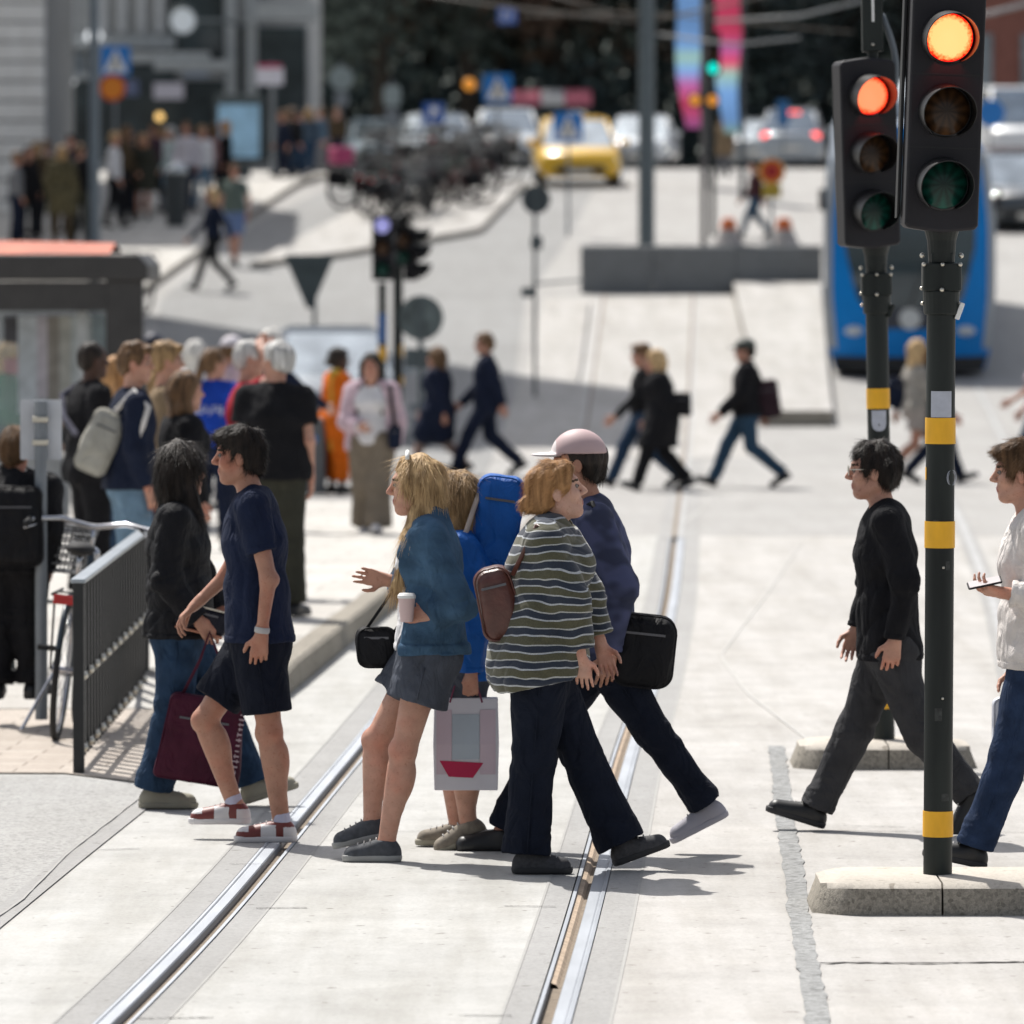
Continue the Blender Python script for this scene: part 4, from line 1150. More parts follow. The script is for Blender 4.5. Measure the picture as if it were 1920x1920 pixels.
def strap(root, pts, r, m, name='strap', w=2.4):
    """flat strap through world points, as a part of root"""
    Mi = (Matrix.Translation(root.location) @ root.rotation_euler.to_matrix().to_4x4()).inverted()
    q = MB(); P_ = [Mi @ Vector(p) for p in pts]
    q.tube(P_, r, 6); return q.build(name, m, root, smooth=True)
# ------------------------------------------------------------------ walkers in the foreground
c_navy = fabric('tee_navy', (.012, .018, .042)); c_blk = fabric('cloth_black', (.012, .012, .014)); c_blk2 = fabric('cloth_black_jacket', (.010, .010, .012), rough=.7)
c_short = fabric('shorts_black', (.008, .010, .018)); c_jean = fabric('denim_dark', (.022, .045, .085), var=.3, scale=14); c_jeanL = fabric('denim_light', (.14, .22, .30), var=.3, scale=8)
c_denim = fabric('denim_mid', (.05, .10, .165), var=.35, scale=10); c_white = fabric('cloth_white', (.68, .67, .68)); c_gsh = fabric('shorts_grey', (.07, .078, .098), var=.25)
c_navyT = fabric('trousers_navy', (.009, .012, .022)); c_grT = fabric('trousers_grey', (.045, .045, .048)); c_sweat = fabric('sweater_pale', (.66, .62, .59)); c_blue = fabric('nylon_blue', (.012, .10, .38), rough=.5)
c_jeanN = fabric('denim_navy', (.02, .035, .075), var=.3, scale=12)
m_leath = mat('leather_brown', (.085, .026, .018), rough=.4, var=.3, scale=7, bump=.4, bscale=50)
m_shoeg = mat('shoe_grey', (.055, .06, .07), rough=.75, var=.25, scale=40); m_shoeb = mat('shoe_black', (.010, .010, .011), rough=.45, var=.2); m_shoel = mat('shoe_lavender', (.33, .32, .36), rough=.7); m_shoet = mat('shoe_tan', (.22, .19, .15), rough=.8, var=.3, scale=30)
m_shoew = mat('shoe_white', (.62, .60, .60), rough=.5); m_shoer = mat('shoe_red', (.16, .028, .022), rough=.5); m_beige = mat('shoe_beige', (.30, .28, .22), rough=.8, var=.15)
m_maroon = fabric('bag_maroon', (.060, .010, .024), var=.2, rough=.6); m_bagblk = fabric('bag_black', (.010, .010, .012), rough=.6)
def stripes():
    m = bpy.data.materials.new('striped_knit'); m.use_nodes = True; t, b = nodes(m); L = t.links.new
    tc = t.nodes.new('ShaderNodeTexCoord'); sx = t.nodes.new('ShaderNodeSeparateXYZ'); L(tc.outputs['Object'], sx.inputs[0])
    n = t.nodes.new('ShaderNodeTexNoise'); n.inputs['Scale'].default_value = 4.5; n.inputs['Detail'].default_value = 2; L(tc.outputs['Object'], n.inputs['Vector'])
    a = t.nodes.new('ShaderNodeMath'); a.operation = 'MULTIPLY_ADD'; L(n.outputs['Fac'], a.inputs[0]); a.inputs[1].default_value = .085; L(sx.outputs[2], a.inputs[2])
    d = t.nodes.new('ShaderNodeMath'); d.operation = 'MULTIPLY'; L(a.outputs[0], d.inputs[0]); d.inputs[1].default_value = 1 / .068
    f = t.nodes.new('ShaderNodeMath'); f.operation = 'FRACT'; L(d.outputs[0], f.inputs[0])
    r = t.nodes.new('ShaderNodeValToRGB'); r.color_ramp.interpolation = 'CONSTANT'; e = r.color_ramp.elements
    cols = [(0, (.075, .072, .040)), (.40, (.40, .42, .44)), (.50, (.016, .024, .042)), (.88, (.38, .39, .38)), (.96, (.075, .072, .040))]
    e[0].position = 0; e[0].color = (*cols[0][1], 1); e[1].position = cols[1][0]; e[1].color = (*cols[1][1], 1)
    for p_, c_ in cols[2:]:
        k = e.new(p_); k.color = (*c_, 1)
    L(f.outputs[0], r.inputs[0])
    n2 = t.nodes.new('ShaderNodeTexNoise'); n2.inputs['Scale'].default_value = 160; L(tc.outputs['Object'], n2.inputs['Vector'])
    mx = t.nodes.new('ShaderNodeMix'); mx.data_type = 'RGBA'; mx.blend_type = 'OVERLAY'; mx.inputs[0].default_value = .5; L(r.outputs[0], mx.inputs[6]); L(n2.outputs['Fac'], mx.inputs[7]); L(mx.outputs[2], b.inputs['Base Color'])
    b.inputs['Roughness'].default_value = .9; b.inputs['Sheen Weight'].default_value = .2
    bp = t.nodes.new('ShaderNodeBump'); bp.inputs['Strength'].default_value = .3; bp.inputs['Distance'].default_value = .004; L(n2.outputs['Fac'], bp.inputs['Height']); L(bp.outputs[0], b.inputs['Normal'])
    return m
def plaid():
    m = bpy.data.materials.new('plaid_navy'); m.use_nodes = True; t, b = nodes(m); L = t.links.new
    tc = t.nodes.new('ShaderNodeTexCoord'); n = t.nodes.new('ShaderNodeTexNoise'); n.inputs['Scale'].default_value = 9; n.inputs['Detail'].default_value = 1
    mp = t.nodes.new('ShaderNodeMapping'); mp.inputs['Scale'].default_value = (1, 1, 1.4); L(tc.outputs['Object'], mp.inputs[0]); L(mp.outputs[0], n.inputs['Vector'])
    r = t.nodes.new('ShaderNodeValToRGB'); e = r.color_ramp.elements; e[0].position = .42; e[0].color = (.020, .026, .060, 1); e[1].position = .6; e[1].color = (.055, .065, .14, 1)
    L(n.outputs['Fac'], r.inputs[0]); L(r.outputs[0], b.inputs['Base Color']); b.inputs['Roughness'].default_value = .85
    return m
def sc_(by, dz=0.0): return (by - 450) / (2.65 - dz)
def near_person(label, base, joints, facing, spec, group=None):
    s = sc_(base[1]); Y = F / s
    p = P(base[0], base[1], Y); p.z = 0
    spec.setdefault('vx', .0052)
    return person('person', label, base, s, joints, facing, spec, group, p)
GW = None
def shoe_rw(c):       # red and white panels
    m = np.zeros(len(c), int); m[(c[:, 0] > .085) & (c[:, 0] < .150) & (c[:, 1] < .060)] = 1; m[(c[:, 0] > .205) & (c[:, 1] > .030)] = 1; m[(c[:, 0] < .05) & (c[:, 1] < .05)] = 1
    return m
# man in navy tee walking left
near_person('man in navy t-shirt, black shorts and red and white sneakers walking left', (505, 1578), dict(H=(449, 856), N=(476, 926), P=(484, 1188), el=(508, 1082), wl=(494, 1186), er=(424, 1082), wr=(364, 1138),
    kl=(508, 1372), al=(531, 1547), kr=(384, 1352), ar=(442, 1518), tr=(380, 1540)), 180,
    dict(hair='black', style='tuft', skin='tan', top=c_navy, topname='t_shirt', sleeve=(.62, 0), hem=-.035, loose=.016, trousers=c_short, legname='shorts', leglen=-.22, legloose=.02, flare=.012, shoes=[m_shoer, m_shoew], shoepaint=shoe_rw, sole=m_shoew, sock=fabric('sock_lilac', (.5, .5, .62)), bare=True,
         hand_l=dict(curl=.75), hand_r=dict(curl=.8, n=(0, 0, -1))), GW)
E = person.root; JE = dict(person.J)
q = MB(); w_ = JE['wl'] - E.location; d_ = (JE['wl'] - JE['el']).normalized(); q.lathe([(.031, -.016), (.034, -.012), (.034, .006), (.031, .010)], c=w_ - d_ * .02, ax=d_, n=20); q.build('wristband', flat('band_grey', (.42, .41, .40)), E, auto=40)
# person in black jacket walking right
near_person('person with dark hair in black jacket and jeans walking right beside the railing', (315, 1516), dict(H=(345, 882), N=(333, 952), P=(338, 1168), er=(312, 1082), wr=(378, 1160), el=(372, 1080), wl=(408, 1150),
    kr=(326, 1336), ar=(287, 1485), kl=(412, 1326), al=(470, 1478), tl=(522, 1482)), 0,
    dict(hair='black', style='bob', look=35, skin='tan', top=c_blk2, topname='jacket', sleeve=(1, .96), hem=-.07, loose=.026, trousers=c_jean, legloose=.024, flare=.03, shoes=m_beige, sole=m_beige,
         hand_r=dict(curl=.9, n=(0, 1, -.4)), hand_l=dict(curl=.9, n=(0, -1, -.4))), GW)
Fp = person.root; JF = dict(person.J)
# blonde woman walking left
near_person('blonde woman in denim jacket, white top and grey shorts walking left', (700, 1615), dict(H=(778, 912), N=(806, 984), P=(803, 1212), el=(862, 1132), wl=(802, 1152), er=(770, 1102), wr=(722, 1092),
    kl=(758, 1408), al=(726, 1582), kr=(706, 1392), ar=(698, 1548), tr=(646, 1582)), 180,
    dict(fem=True, hair='blond', style='long', skin='fair', top=c_white, topname='top', sleeve=(.3, 0), hem=-.01, loose=.004, waist=.05, vest=c_denim, vhem=-.03, vsleeve=.8, openw=.125, vg=.026, trousers=c_gsh, legname='shorts', leglen=-.50, legloose=.03, flare=.03, shoes=m_shoeg, sole=mat('sole_grey', (.30, .30, .29)), bare=True,
         hand_l=dict(curl=1.0, d=(-1, .1, .1), n=(0, 1, 0), side=(0, 0, 1)), hand_r=dict(curl=.5)), GW)
Ap = person.root; JA = dict(person.J); HPA = person.HP
q = MB(); q.tube([Vector(HPA(.03, .07 * math.cos(a), .118 + .03 * math.sin(a))) - Ap.location for a in np.linspace(0, PI, 9)], .010, 6); q.build('hair_band', m_whitepaint, Ap, smooth=True)
# blue jacket figure half hidden behind her
near_person('person in blue rain jacket and shorts half hidden behind the blonde woman', (855, 1592), dict(H=(848, 942), N=(866, 1006), P=(868, 1222), el=(890, 1130), wl=(884, 1262), er=(850, 1130), wr=(820, 1220),
    kl=(866, 1410), al=(880, 1545), tl=(842, 1582), kr=(842, 1405), ar=(860, 1558)), 180,
    dict(fem=True, hair='dkblond', style='bob', skin='fair', top=c_blue, topname='rain_jacket', sleeve=(1, .95), hem=-.12, loose=.022, trousers=c_gsh, legname='shorts', leglen=-.4, legloose=.02, shoes=m_shoet, sole=m_beige, bare=True, vx=.006,
         hand_l=dict(curl=1.2, n=(0, 1, 0))), GW)
Dp = person.root; JD = dict(person.J)
# woman in striped shirt walking right
near_person('woman with hair bun in striped loose shirt and navy trousers walking right', (1005, 1638), dict(H=(1046, 922), N=(1036, 988), P=(1010, 1222), er=(1068, 1122), wr=(1087, 1228), el=(1096, 1112), wl=(1128, 1216),
    kr=(1000, 1426), ar=(988, 1604), kl=(1092, 1420), al=(1168, 1590), tl=(1236, 1588)), 0,
    dict(fem=True, fat=1.2, hair='ginger', style='bun', nod=-14, skin='pale', top=stripes(), topname='shirt', sleeve=(1, .82), hem=-.13, hemtilt=.25, loose=.034, drape=True, trousers=c_navyT, legloose=.03, flare=.035, shoes=mat('shoe_charcoal', (.045, .045, .05), rough=.8, var=.3, scale=60), sole=m_soled, twist=.02,
         hand_r=dict(curl=.6, n=(0, 1, 0), side=(1, 0, 0)), hand_l=dict(curl=.5)), GW)
Bp = person.root; JB = dict(person.J)
# man with cap behind her, walking left
near_person('man in pale pink and white cap and dark plaid shirt behind the striped shirt', (1120, 1600), dict(H=(1080, 868), N=(1112, 948), P=(1126, 1208), el=(1168, 1098), wl=(1142, 1222), er=(1080, 1100), wr=(1030, 1180),
    kl=(1228, 1378), al=(1328, 1512), tl=(1276, 1560), kr=(1024, 1392), ar=(940, 1568)), 180,
    dict(hair='black', style='short', skin='tan', cap=[flat('cap_pink', (.50, .36, .36)), flat('cap_white', (.70, .64, .63))], top=plaid(), topname='shirt', sleeve=(1, .95), hem=-.06, loose=.02, trousers=c_navyT, legloose=.02, flare=.018, shoes=m_shoel, sole=m_shoel, noshoe='r',
         hand_l=dict(curl=.7), hand_r=dict(curl=.6)), GW)
Cp = person.root; JC = dict(person.J)
def single_shoe(root, J, q, facing, m, sole):
    a_ = np.array(J['a' + q] - root.location); t_ = np.array(J['t' + q] - root.location); up = np.array([0, 0, 1.]); ax = unit(t_ - (a_ - up * .05)); sd = unit(np.cross(up, ax)); un = np.cross(ax, sd)
    heel = a_ - un * .055 - ax * .055; toe = heel + ax * .26; al = np.stack([heel, toe, a_]); U = Field(al.min(0) - .1, al.max(0) + .1, .005)
    U.cone(heel + ax * .03, toe - ax * .045, .041, .039, .02, sd, 1.05); U.cone(heel + ax * .045 + un * .04, a_ + un * .005, .040, .036, .03); U.cone(a_ + ax * .01, toe - ax * .05 + un * .012, .036, .030, .03)
    U.plane(heel - un * .018, -un); U.plane(a_ + un * .018, un); U.build('shoe', m, root)
single_shoe(Cp, JC, 'r', 180, m_shoeb, m_soled)
# man in black behind the far signal post, walking left
near_person('man with glasses in black top and grey trousers walking left behind the posts', (1600, 1562), dict(H=(1634, 884), N=(1658, 952), P=(1664, 1208), el=(1692, 1084), wl=(1672, 1196), er=(1640, 1084), wr=(1610, 1186),
    kr=(1604, 1372), ar=(1530, 1522), tr=(1468, 1524), kl=(1730, 1380), al=(1818, 1490), tl=(1790, 1545)), 180,
    dict(hair='black', style='short', skin='fair', glasses=m_bolt, top=c_blk, topname='shirt', sleeve=(1, .97), hem=-.07, loose=.016, trousers=c_grT, legloose=.022, flare=.012, shoes=m_shoeb, sole=m_soled, fat=.95,
         hand_l=dict(curl=.7), hand_r=dict(curl=.7)), GW)
# man in pale sweater at the right edge
near_person('man in pale sweater and jeans holding a phone at the right edge', (1815, 1632), dict(H=(1908, 888), N=(1936, 966), P=(1938, 1226), el=(1952, 1120), wl=(1880, 1108), er=(1920, 1110), wr=(1908, 1262),
    kl=(1888, 1412), al=(1826, 1592), tl=(1762, 1600), kr=(2000, 1400), ar=(2085, 1530), tr=(2055, 1590)), 180,
    dict(hair='brown', style='tuft', skin='fair', top=c_sweat, topname='sweater', sleeve=(1, .9), hem=-.06, loose=.022, trousers=c_jeanN, legloose=.022, flare=.02, shoes=m_shoeb, sole=m_soled,
         hand_l=dict(curl=.8, d=(-1, 0, .18), n=(0, .5, .85), side=(0, .6, .6)), hand_r=dict(curl=1.2)), GW)
JH = dict(person.J)

# ---- things they carry
def handbag(name, label, cat, c, size, m, handle=None, hm=None, r=.03, tilt=0.0, top_in=1.0, **k):
    root = bag(name, label, cat, c, size, m, r=r, tilt=tilt, top_in=top_in)
    return root
def at_depth(px, py, Y): return P(px, py, Y)
YE = JE['P'].y; YF = JF['P'].y; YA = JA['P'].y; YB = JB['P'].y; YC = JC['P'].y; YD = JD['P'].y
# maroon carrier bag
c = at_depth(378, 1388, YF - .20)
mb = bag('carrier_bag', 'large maroon carrier bag with pale lettering carried between the two left walkers', 'carrier bag', c, (.40, .13, .40), m_maroon, r=.03, tilt=math.radians(9), top_in=.86)
hp = JF['wr'] + Vector((.05, -.02, -.05))
strap(mb, [c + Vector((-.10, 0, .19)), hp.lerp(c, .35) + Vector((-.03, 0, .05)), hp, hp.lerp(c, .35) + Vector((.06, 0, .05)), c + Vector((.13, 0, .17))], .008, m_maroon, 'handle')
q = MB()
rr = random.Random(4)
for col, x0, hgt, n_ in ((0, .105, .020, 9), (1, .155, .034, 12)):
    z = -.15 if col == 0 else -.13
    for i in range(n_):
        dz = rr.uniform(.012, .022) * (1.2 if col else .8)
        q.box((x0 + hgt / 2, -.071, z + dz / 2), (hgt * rr.choice((.55, .75, 1)), .003, dz * .34)); 
        if rr.random() > .4: q.box((x0 + hgt * rr.uniform(.1, .8), -.071, z + dz / 2), (.004, .0028, dz * .95))
        z += dz + .004
q.build('lettering', flat('print_pale', (.40, .30, .32)), mb)
# dark clutch at the black jacket's waist
c = at_depth(378, 1160, YF - .19); cl = bag('clutch_bag', 'dark flat clutch bag with tan edge held in front of the black jacket', 'clutch bag', c, (.24, .05, .11), fabric('clutch_dark', (.015, .015, .022), rough=.4), r=.02, tilt=math.radians(14))
q = MB(); q.box((0, -.02, -.062), (.22, .03, .012)); q.build('edge', mat('edge_tan', (.36, .15, .09)), cl, bevel=.004)
q = MB(); q.box((.02, -.024, .055), (.17, .006, .008)); q.build('zip', m_bolt, cl)
# cup in the blonde's hand
c = JA['wl'] + Vector((-.085, -.035, .03)); cup = thing('drink_cup', 'white lidded paper cup in the blonde woman\'s hand', 'cup', c - Vector((0, 0, .05)))
q = MB(); q.lathe([(.027, 0), (.036, .10)], n=20); q.build('cup_body', flat('cup_pink', (.62, .46, .44)), cup, auto=40)
q = MB(); q.lathe([(.039, .10), (.039, .112), (.030, .122)], n=20); q.build('lid', m_whitepaint, cup, auto=40)
# round black bag in front of her
c = at_depth(706, 1214, YA + .10); rb = bag('shoulder_bag', 'small round black bag hanging in front of the blonde woman', 'shoulder bag', c, (.17, .09, .18), m_bagblk, r=.043)
strap(rb, [c + Vector((-.05, 0, .07)), c + Vector((.04, -.02, .20)), JA['sr'] + Vector((.0, -.02, .05)), JA['sr'] + Vector((.10, 0, -.05)), c + Vector((.07, 0, .06))], .007, m_bagblk)
# blue pack on the hidden figure
c = at_depth(932, 976, YD + .02); bp_ = bag('backpack', 'bright blue backpack on the half hidden figure', 'backpack', c, (.21, .28, .40), c_blue, r=.06, tilt=math.radians(8))
strap(bp_, [c + Vector((-.08, -.10, .12)), JD['sl'] + Vector((.02, 0, .085)), JD['sl'] + Vector((-.08, -.05, -.04)), JD['sl'] + Vector((-.03, -.07, -.25)), c + Vector((-.05, -.09, -.15))], .012, fabric('strap_tan', (.45, .38, .33)))
# shopping bag white and pink
c = at_depth(874, 1394, YD - .16); sb = thing('shopping_bag', 'white and pink paper shopping bag with crimson panel below the grey shorts', 'shopping bag', c)
W, H_, T_ = .275, .40, .10
q = MB(); q.loft([[V(-W / 2, -T_ / 2, -H_ / 2), V(W / 2, -T_ / 2, -H_ / 2), V(W / 2, T_ / 2, -H_ / 2), V(-W / 2, T_ / 2, -H_ / 2)], [V(-W / 2 - .005, -T_ / 2 - .01, 0), V(W / 2 + .005, -T_ / 2 - .01, 0), V(W / 2 + .005, T_ / 2 + .01, 0), V(-W / 2 - .005, T_ / 2 + .01, 0)], [V(-W / 2, -.035, H_ / 2), V(W / 2, -.035, H_ / 2), V(W / 2, .035, H_ / 2), V(-W / 2, .035, H_ / 2)]])
q.build('paper', flat('paper_white', (.62, .61, .66)), sb, bevel=.004)
def on_front(z): return -T_ / 2 - .013 + (max(0, z) / (H_ / 2)) * .024 + (.010 * max(0, -z) / (H_ / 2))
q = MB(); A = [V(-.128, on_front(z), z) for z in (-.13, 0, .15)]; B_ = [V(-.062, on_front(z), z) for z in (-.13, 0, .15)]; q.sheet(A, B_); q.build('pink_panel', flat('print_pink', (.54, .44, .50)), sb)
q = MB(); A = [V(.060, on_front(z), z) for z in (-.13, 0, .15)]; B_ = [V(.128, on_front(z), z) for z in (-.13, 0, .15)]; q.sheet(A, B_); q.build('pink_panel', flat('print_pink', (.54, .44, .50)), sb)
q = MB(); q.sheet([V(-.060, on_front(z), z) for z in (-.065, 0, .13)], [V(.058, on_front(z), z) for z in (-.065, 0, .13)]); q.build('label_panel', flat('print_bluegrey', (.40, .46, .52)), sb)
q = MB(); q.sheet([V(-.115, on_front(-.07) - .002, -.07), V(-.075, on_front(-.14) - .002, -.14)], [V(.075, on_front(-.08) - .002, -.08), V(.03, on_front(-.145) - .002, -.145)]); q.build('crimson_panel', flat('print_crimson', (.42, .004, .06)), sb)
for dy in (-.036, .036):
    q = MB(); q.tube([V(-.07, dy, H_ / 2 - .02), V(-.05, dy * .8, H_ / 2 + .05), V(0, dy * .3, H_ / 2 + .085), V(.05, dy * .8, H_ / 2 + .05), V(.07, dy, H_ / 2 - .02)], .0045, 6); q.build('handle', flat('rope_plum', (.14, .02, .06)), sb, smooth=True)
# brown leather pack on the striped shirt
c = at_depth(934, 1130, YB - .06); bb = bag('backpack', 'brown leather backpack on the striped shirt woman\'s back', 'backpack', c, (.19, .27, .31), m_leath, r=.06, tilt=math.radians(-14), top_in=.8)
strap(bb, [c + Vector((.06, -.10, .12)), JB['sr'] + Vector((-.04, -.03, .07)), JB['sr'] + Vector((.06, -.05, .02)), JB['sr'] + Vector((.09, -.06, -.16)), c + Vector((.10, -.12, -.12))], .011, m_leath)
# dark bag slung behind the cap man
c = at_depth(1206, 1220, YC - .14); db = bag('shoulder_bag', 'bulky black bag slung at the cap man\'s hip', 'shoulder bag', c, (.28, .17, .32), m_bagblk, r=.07, tilt=math.radians(6))
strap(db, [c + Vector((-.08, 0, .14)), JC['sl'] + Vector((.06, -.06, -.10)), JC['sl'] + Vector((-.01, -.04, .075)), JC['N'] + Vector((-.10, .02, -.05))], .012, m_bagblk)
# phone and white bag of the right edge man
w_ = JH['wl']; ph_ = thing('phone', 'smartphone with pale screen held out by the man at the right edge', 'phone', w_ + Vector((-.095, -.01, .045))); ph_.rotation_euler = (math.radians(20), math.radians(-12), 0)
q = MB(); q.rbox((0, 0, 0), (.145, .07, .008), .01, 4, axis='z'); q.build('case', m_bagblk, ph_, bevel=.002); q = MB(); q.box((0, 0, .0048), (.132, .062, .001)); q.build('screen', flat('screen_pale', (.55, .5, .5), rough=.1), ph_)
c = at_depth(1902, 1362, JH['P'].y - .02); wb = bag('carrier_bag', 'pale white carrier bag in the right edge man\'s hand', 'carrier bag', c, (.19, .10, .25), flat('plastic_white', (.62, .64, .70), rough=.4), r=.03)
strap(wb, [c + Vector((-.05, 0, .12)), c + Vector((0, 0, .2)), c + Vector((.05, 0, .12))], .006, m_whitepaint, 'handle')
# ------------------------------------------------------------------ people further back
CF = {}
def cl(name, c, **k):
    if name not in CF: CF[name] = fabric('cloth_' + name, c, **k)
    return CF[name]
def crowd(label, px, by, hrow, facing, pose='stand', dz=0.0, group=None, vx=None, Yp=None, **sp):
    p = at(px, by, dz) if Yp is None else G(px, Yp, dz)
    s = F / p.y
    yb = 450 + (2.65 - p.z) * s
    H = (yb - hrow) / s if Yp is None else sp.pop('H', 1.72)
    H = max(1.45, min(1.92, H)); k = H / 1.75
    ph = math.radians(facing); fw = np.array([math.cos(ph), math.sin(ph), 0]); up = np.array([0, 0, 1.]); lt = np.cross(up, fw)
    R = lambda f, l, u: tuple(fw * f * k + lt * l * k + up * u * k)
    bend = sp.pop('bend', 0.0)
    J = dict(H=R(.03 + bend * 1.4, 0, 1.625 - bend * .1), N=R(bend, 0, 1.445 - bend * .05), P=R(0, 0, .935))
    st = dict(walk=1.0, stand=.0, half=.5).get(pose, 0.0) * (.72 + .38 * (hsh(label) / 1000)); rt = 1 if sp.pop('lead', 'l') == 'l' else -1
    for q, sd in (('l', 1), ('r', -1)):
        ld = sd * rt > 0
        o = .085 if st else .11
        if st == 0: J['k' + q] = R(.02, sd * .10, .50); J['a' + q] = R(-.01 - .03 * sd, sd * .115, .078); J['t' + q] = R(.14 - .03 * sd, sd * .14, .03)
        elif ld: J['k' + q] = R(.22 * st, sd * o, .50); J['a' + q] = R(.36 * st, sd * o, .09); J['t' + q] = R(.36 * st + .145, sd * o, .085)
        else: J['k' + q] = R(-.05 * st, sd * o, .485); J['a' + q] = R(-.40 * st, sd * o, .16 * st + .08 * (1 - st)); J['t' + q] = R(-.40 * st + .12, sd * o, .045)
        f = -(.08 + .14 * (hsh(label + 'a') / 1000)) * st * (1 if ld else -1)
        J['e' + q] = R(f * .6 - .03, sd * .235, 1.12); J['w' + q] = R(f * 1.5 + .06, sd * .22, .88)
    arms = sp.pop('arms', {})
    for k_, v in arms.items(): J[k_] = R(*v)
    n_ = sp.pop('name', 'person')
    sp['m3d'] = True; sp['vx'] = vx or (.010 if s > 140 else .018); sp.setdefault('shoes', m_shoeb); sp.setdefault('sole', m_soled)
    if s < 60: sp['vx'] = .02
    return person(n_, label, (px, by), s, J, facing, sp, group, p)

blk = cl('coat_black', (.012, .012, .014)); nav = cl('coat_navy', (.012, .017, .036)); oli = cl('olive', (.042, .042, .032)); khk = cl('khaki', (.20, .165, .125)); wht = cl('white', (.66, .65, .66)); gry = cl('grey', (.16, .165, .18)); jb = c_jeanL; jd = c_jean
royal = cl('royal_blue', (.012, .05, .34)); red = cl('red', (.35, .02, .035)); orange = cl('orange', (.62, .13, .01)); pink = cl('pale_pink', (.56, .42, .47)); tan_ = cl('tan', (.22, .16, .10)); sage = cl('sage', (.11, .14, .125)); brown = cl('brown', (.07, .05, .03)); camo = cl('camo', (.08, .07, .04), var=.6, scale=12)
GP = 'people gathered on the pavement beside the shelter'
sw_ = lambda Y: swz(Y)
def pav(label, px, Y, H, facing, **k):
    return crowd(label, px, 0, 0, facing, Yp=Y, dz=max(0, swz(Y)), H=H, group=GP, **k)
# depth from the head row and a height
def Yof(top, H, dz):  # row of the head -> distance
    lo_, hi_ = 20.0, 68.0
    for _ in range(40):
        m = (lo_ + hi_) / 2
        r = 450 + (2.65 - dz(m) - H) * F / m
        if r > top: lo_ = m
        else: hi_ = m
    return m
YP = lambda top, H: Yof(top, H, swz)
pav('man with dark skin in black jacket and black trousers at the left of the crowd', 168, YP(640, 1.80), 1.80, 25, hair='black', style='crop', skin='dark', top=blk, topname='jacket', hem=-.12, loose=.03, trousers=blk, legloose=.025)
strap_p = person.root
q = MB(); f_, l_ = person.fr; r0 = person.J['sl'] - strap_p.location; q.tube([r0 + Vector((.02, -.02, .085)), r0 - f_ * .15 - l_ * .06 + Vector((0, 0, .0)), r0 - f_ * .20 - l_ * .22 + Vector((0, 0, -.14)), r0 - f_ * .17 - l_ * .38 + Vector((0, 0, -.26))], .022, 6); q.build('shoulder_strap', cl('strap_grey', (.10, .10, .13)), strap_p)
pav('man with tousled brown hair in dark sweater and light jeans wearing a pale backpack', 246, YP(643, 1.84), 1.84, 15, look=-10, hair='brown', style='tuft', skin='fair', top=nav, topname='sweater', sleeve=(1, .9), hem=-.06, loose=.028, trousers=jb, legloose=.03, shoes=m_shoew)
p_ = person.root; f_, l_ = person.fr; c = person.J['N'] - f_ * .20 - Vector((0, 0, .30)) - l_ * .02
b_ = bag('backpack', 'pale grey slouching backpack on the tousled man\'s back', 'backpack', c, (.22, .28, .42), cl('canvas_grey', (.36, .35, .31)), r=.06, tilt=math.radians(24))
strap(b_, [c + Vector((.1, -.1, .2)), person.J['sr'] + Vector((-.02, -.02, .08)), person.J['sr'] + Vector((.07, -.06, -.02)), person.J['sr'] + Vector((.0, -.1, -.25))], .02, cl('strap_white', (.6, .58, .56)))
pav('person with short fair hair half hidden behind the pale backpack man', 218, YP(672, 1.66), 1.66, 10, fem=True, hair='ginger', style='bob', skin='fair', top=gry, trousers=jd)
pav('man with light brown hair facing right behind the tousled man', 306, YP(643, 1.80), 1.80, 5, hair='dkblond', style='tuft', skin='fair', top=tan_, trousers=nav)
pav('woman with long blond hair in white top seen from behind', 306, YP(684, 1.62), 1.62, 60, fem=True, hair='dkblond', style='long', skin='fair', top=wht, sleeve=(.5, 0), trousers=jd)
pav('woman with long brown hair in black jacket in front of the crowd', 342, YP(700, 1.64), 1.64, 20, fem=True, hair='brown', style='long', skin='fair', top=blk, topname='jacket', loose=.03, hem=-.1, trousers=blk)
pav('pale blond older woman in light top at the back of the crowd', 365, YP(628, 1.66), 1.66, 40, fem=True, hair='white', style='bob', skin='pale', top=wht, trousers=nav)
pav('woman with brown ponytail in royal blue jersey', 400, YP(655, 1.68), 1.68, 70, look=30, fem=True, hair='brown', style='tail', skin='fair', top=royal, topname='jersey', sleeve=(.6, 0), loose=.022, trousers=nav)
p_ = person.root; f_, l_ = person.fr; q = MB(); rr = random.Random(9); c = person.J['P'] * .42 + person.J['N'] * .58 - p_.location - f_ * .168
for i in range(9):
    x = -.14 + i * .035
    for a in range(3): q.box(c - l_ * x + Vector((0, 0, rr.uniform(-.03, .03))), (.008 + .02 * (a == 1), .006, .008 + .035 * (a != 1)), rz=math.atan2(l_.y, l_.x))
q.build('lettering', m_whitepaint, p_)
pav('person in pale pink cap and pink top at the back of the crowd', 432, YP(624, 1.70), 1.70, 45, hair='brown', style='short', cap=flat('cap_pale', (.62, .58, .62)), skin='fair', top=pink, trousers=nav)
pav('man shading his eyes with a raised arm, in red top', 462, YP(640, 1.78), 1.78, 0, hair='grey', style='short', skin='pale', top=red, sleeve=(.6, 0), trousers=nav, arms=dict(el=(.22, .22, 1.52), wl=(.14, .10, 1.70), er=(.20, -.25, 1.5), wr=(.12, -.10, 1.68)))
pav('grey haired man in black t-shirt and olive trousers with his back turned', 516, YP(640, 1.82), 1.82, 75, look=140, hair='grey', style='short', skin='fair', top=blk, topname='t_shirt', sleeve=(.62, 0), loose=.03, hem=-.06, trousers=oli, legloose=.03, fat=1.12)
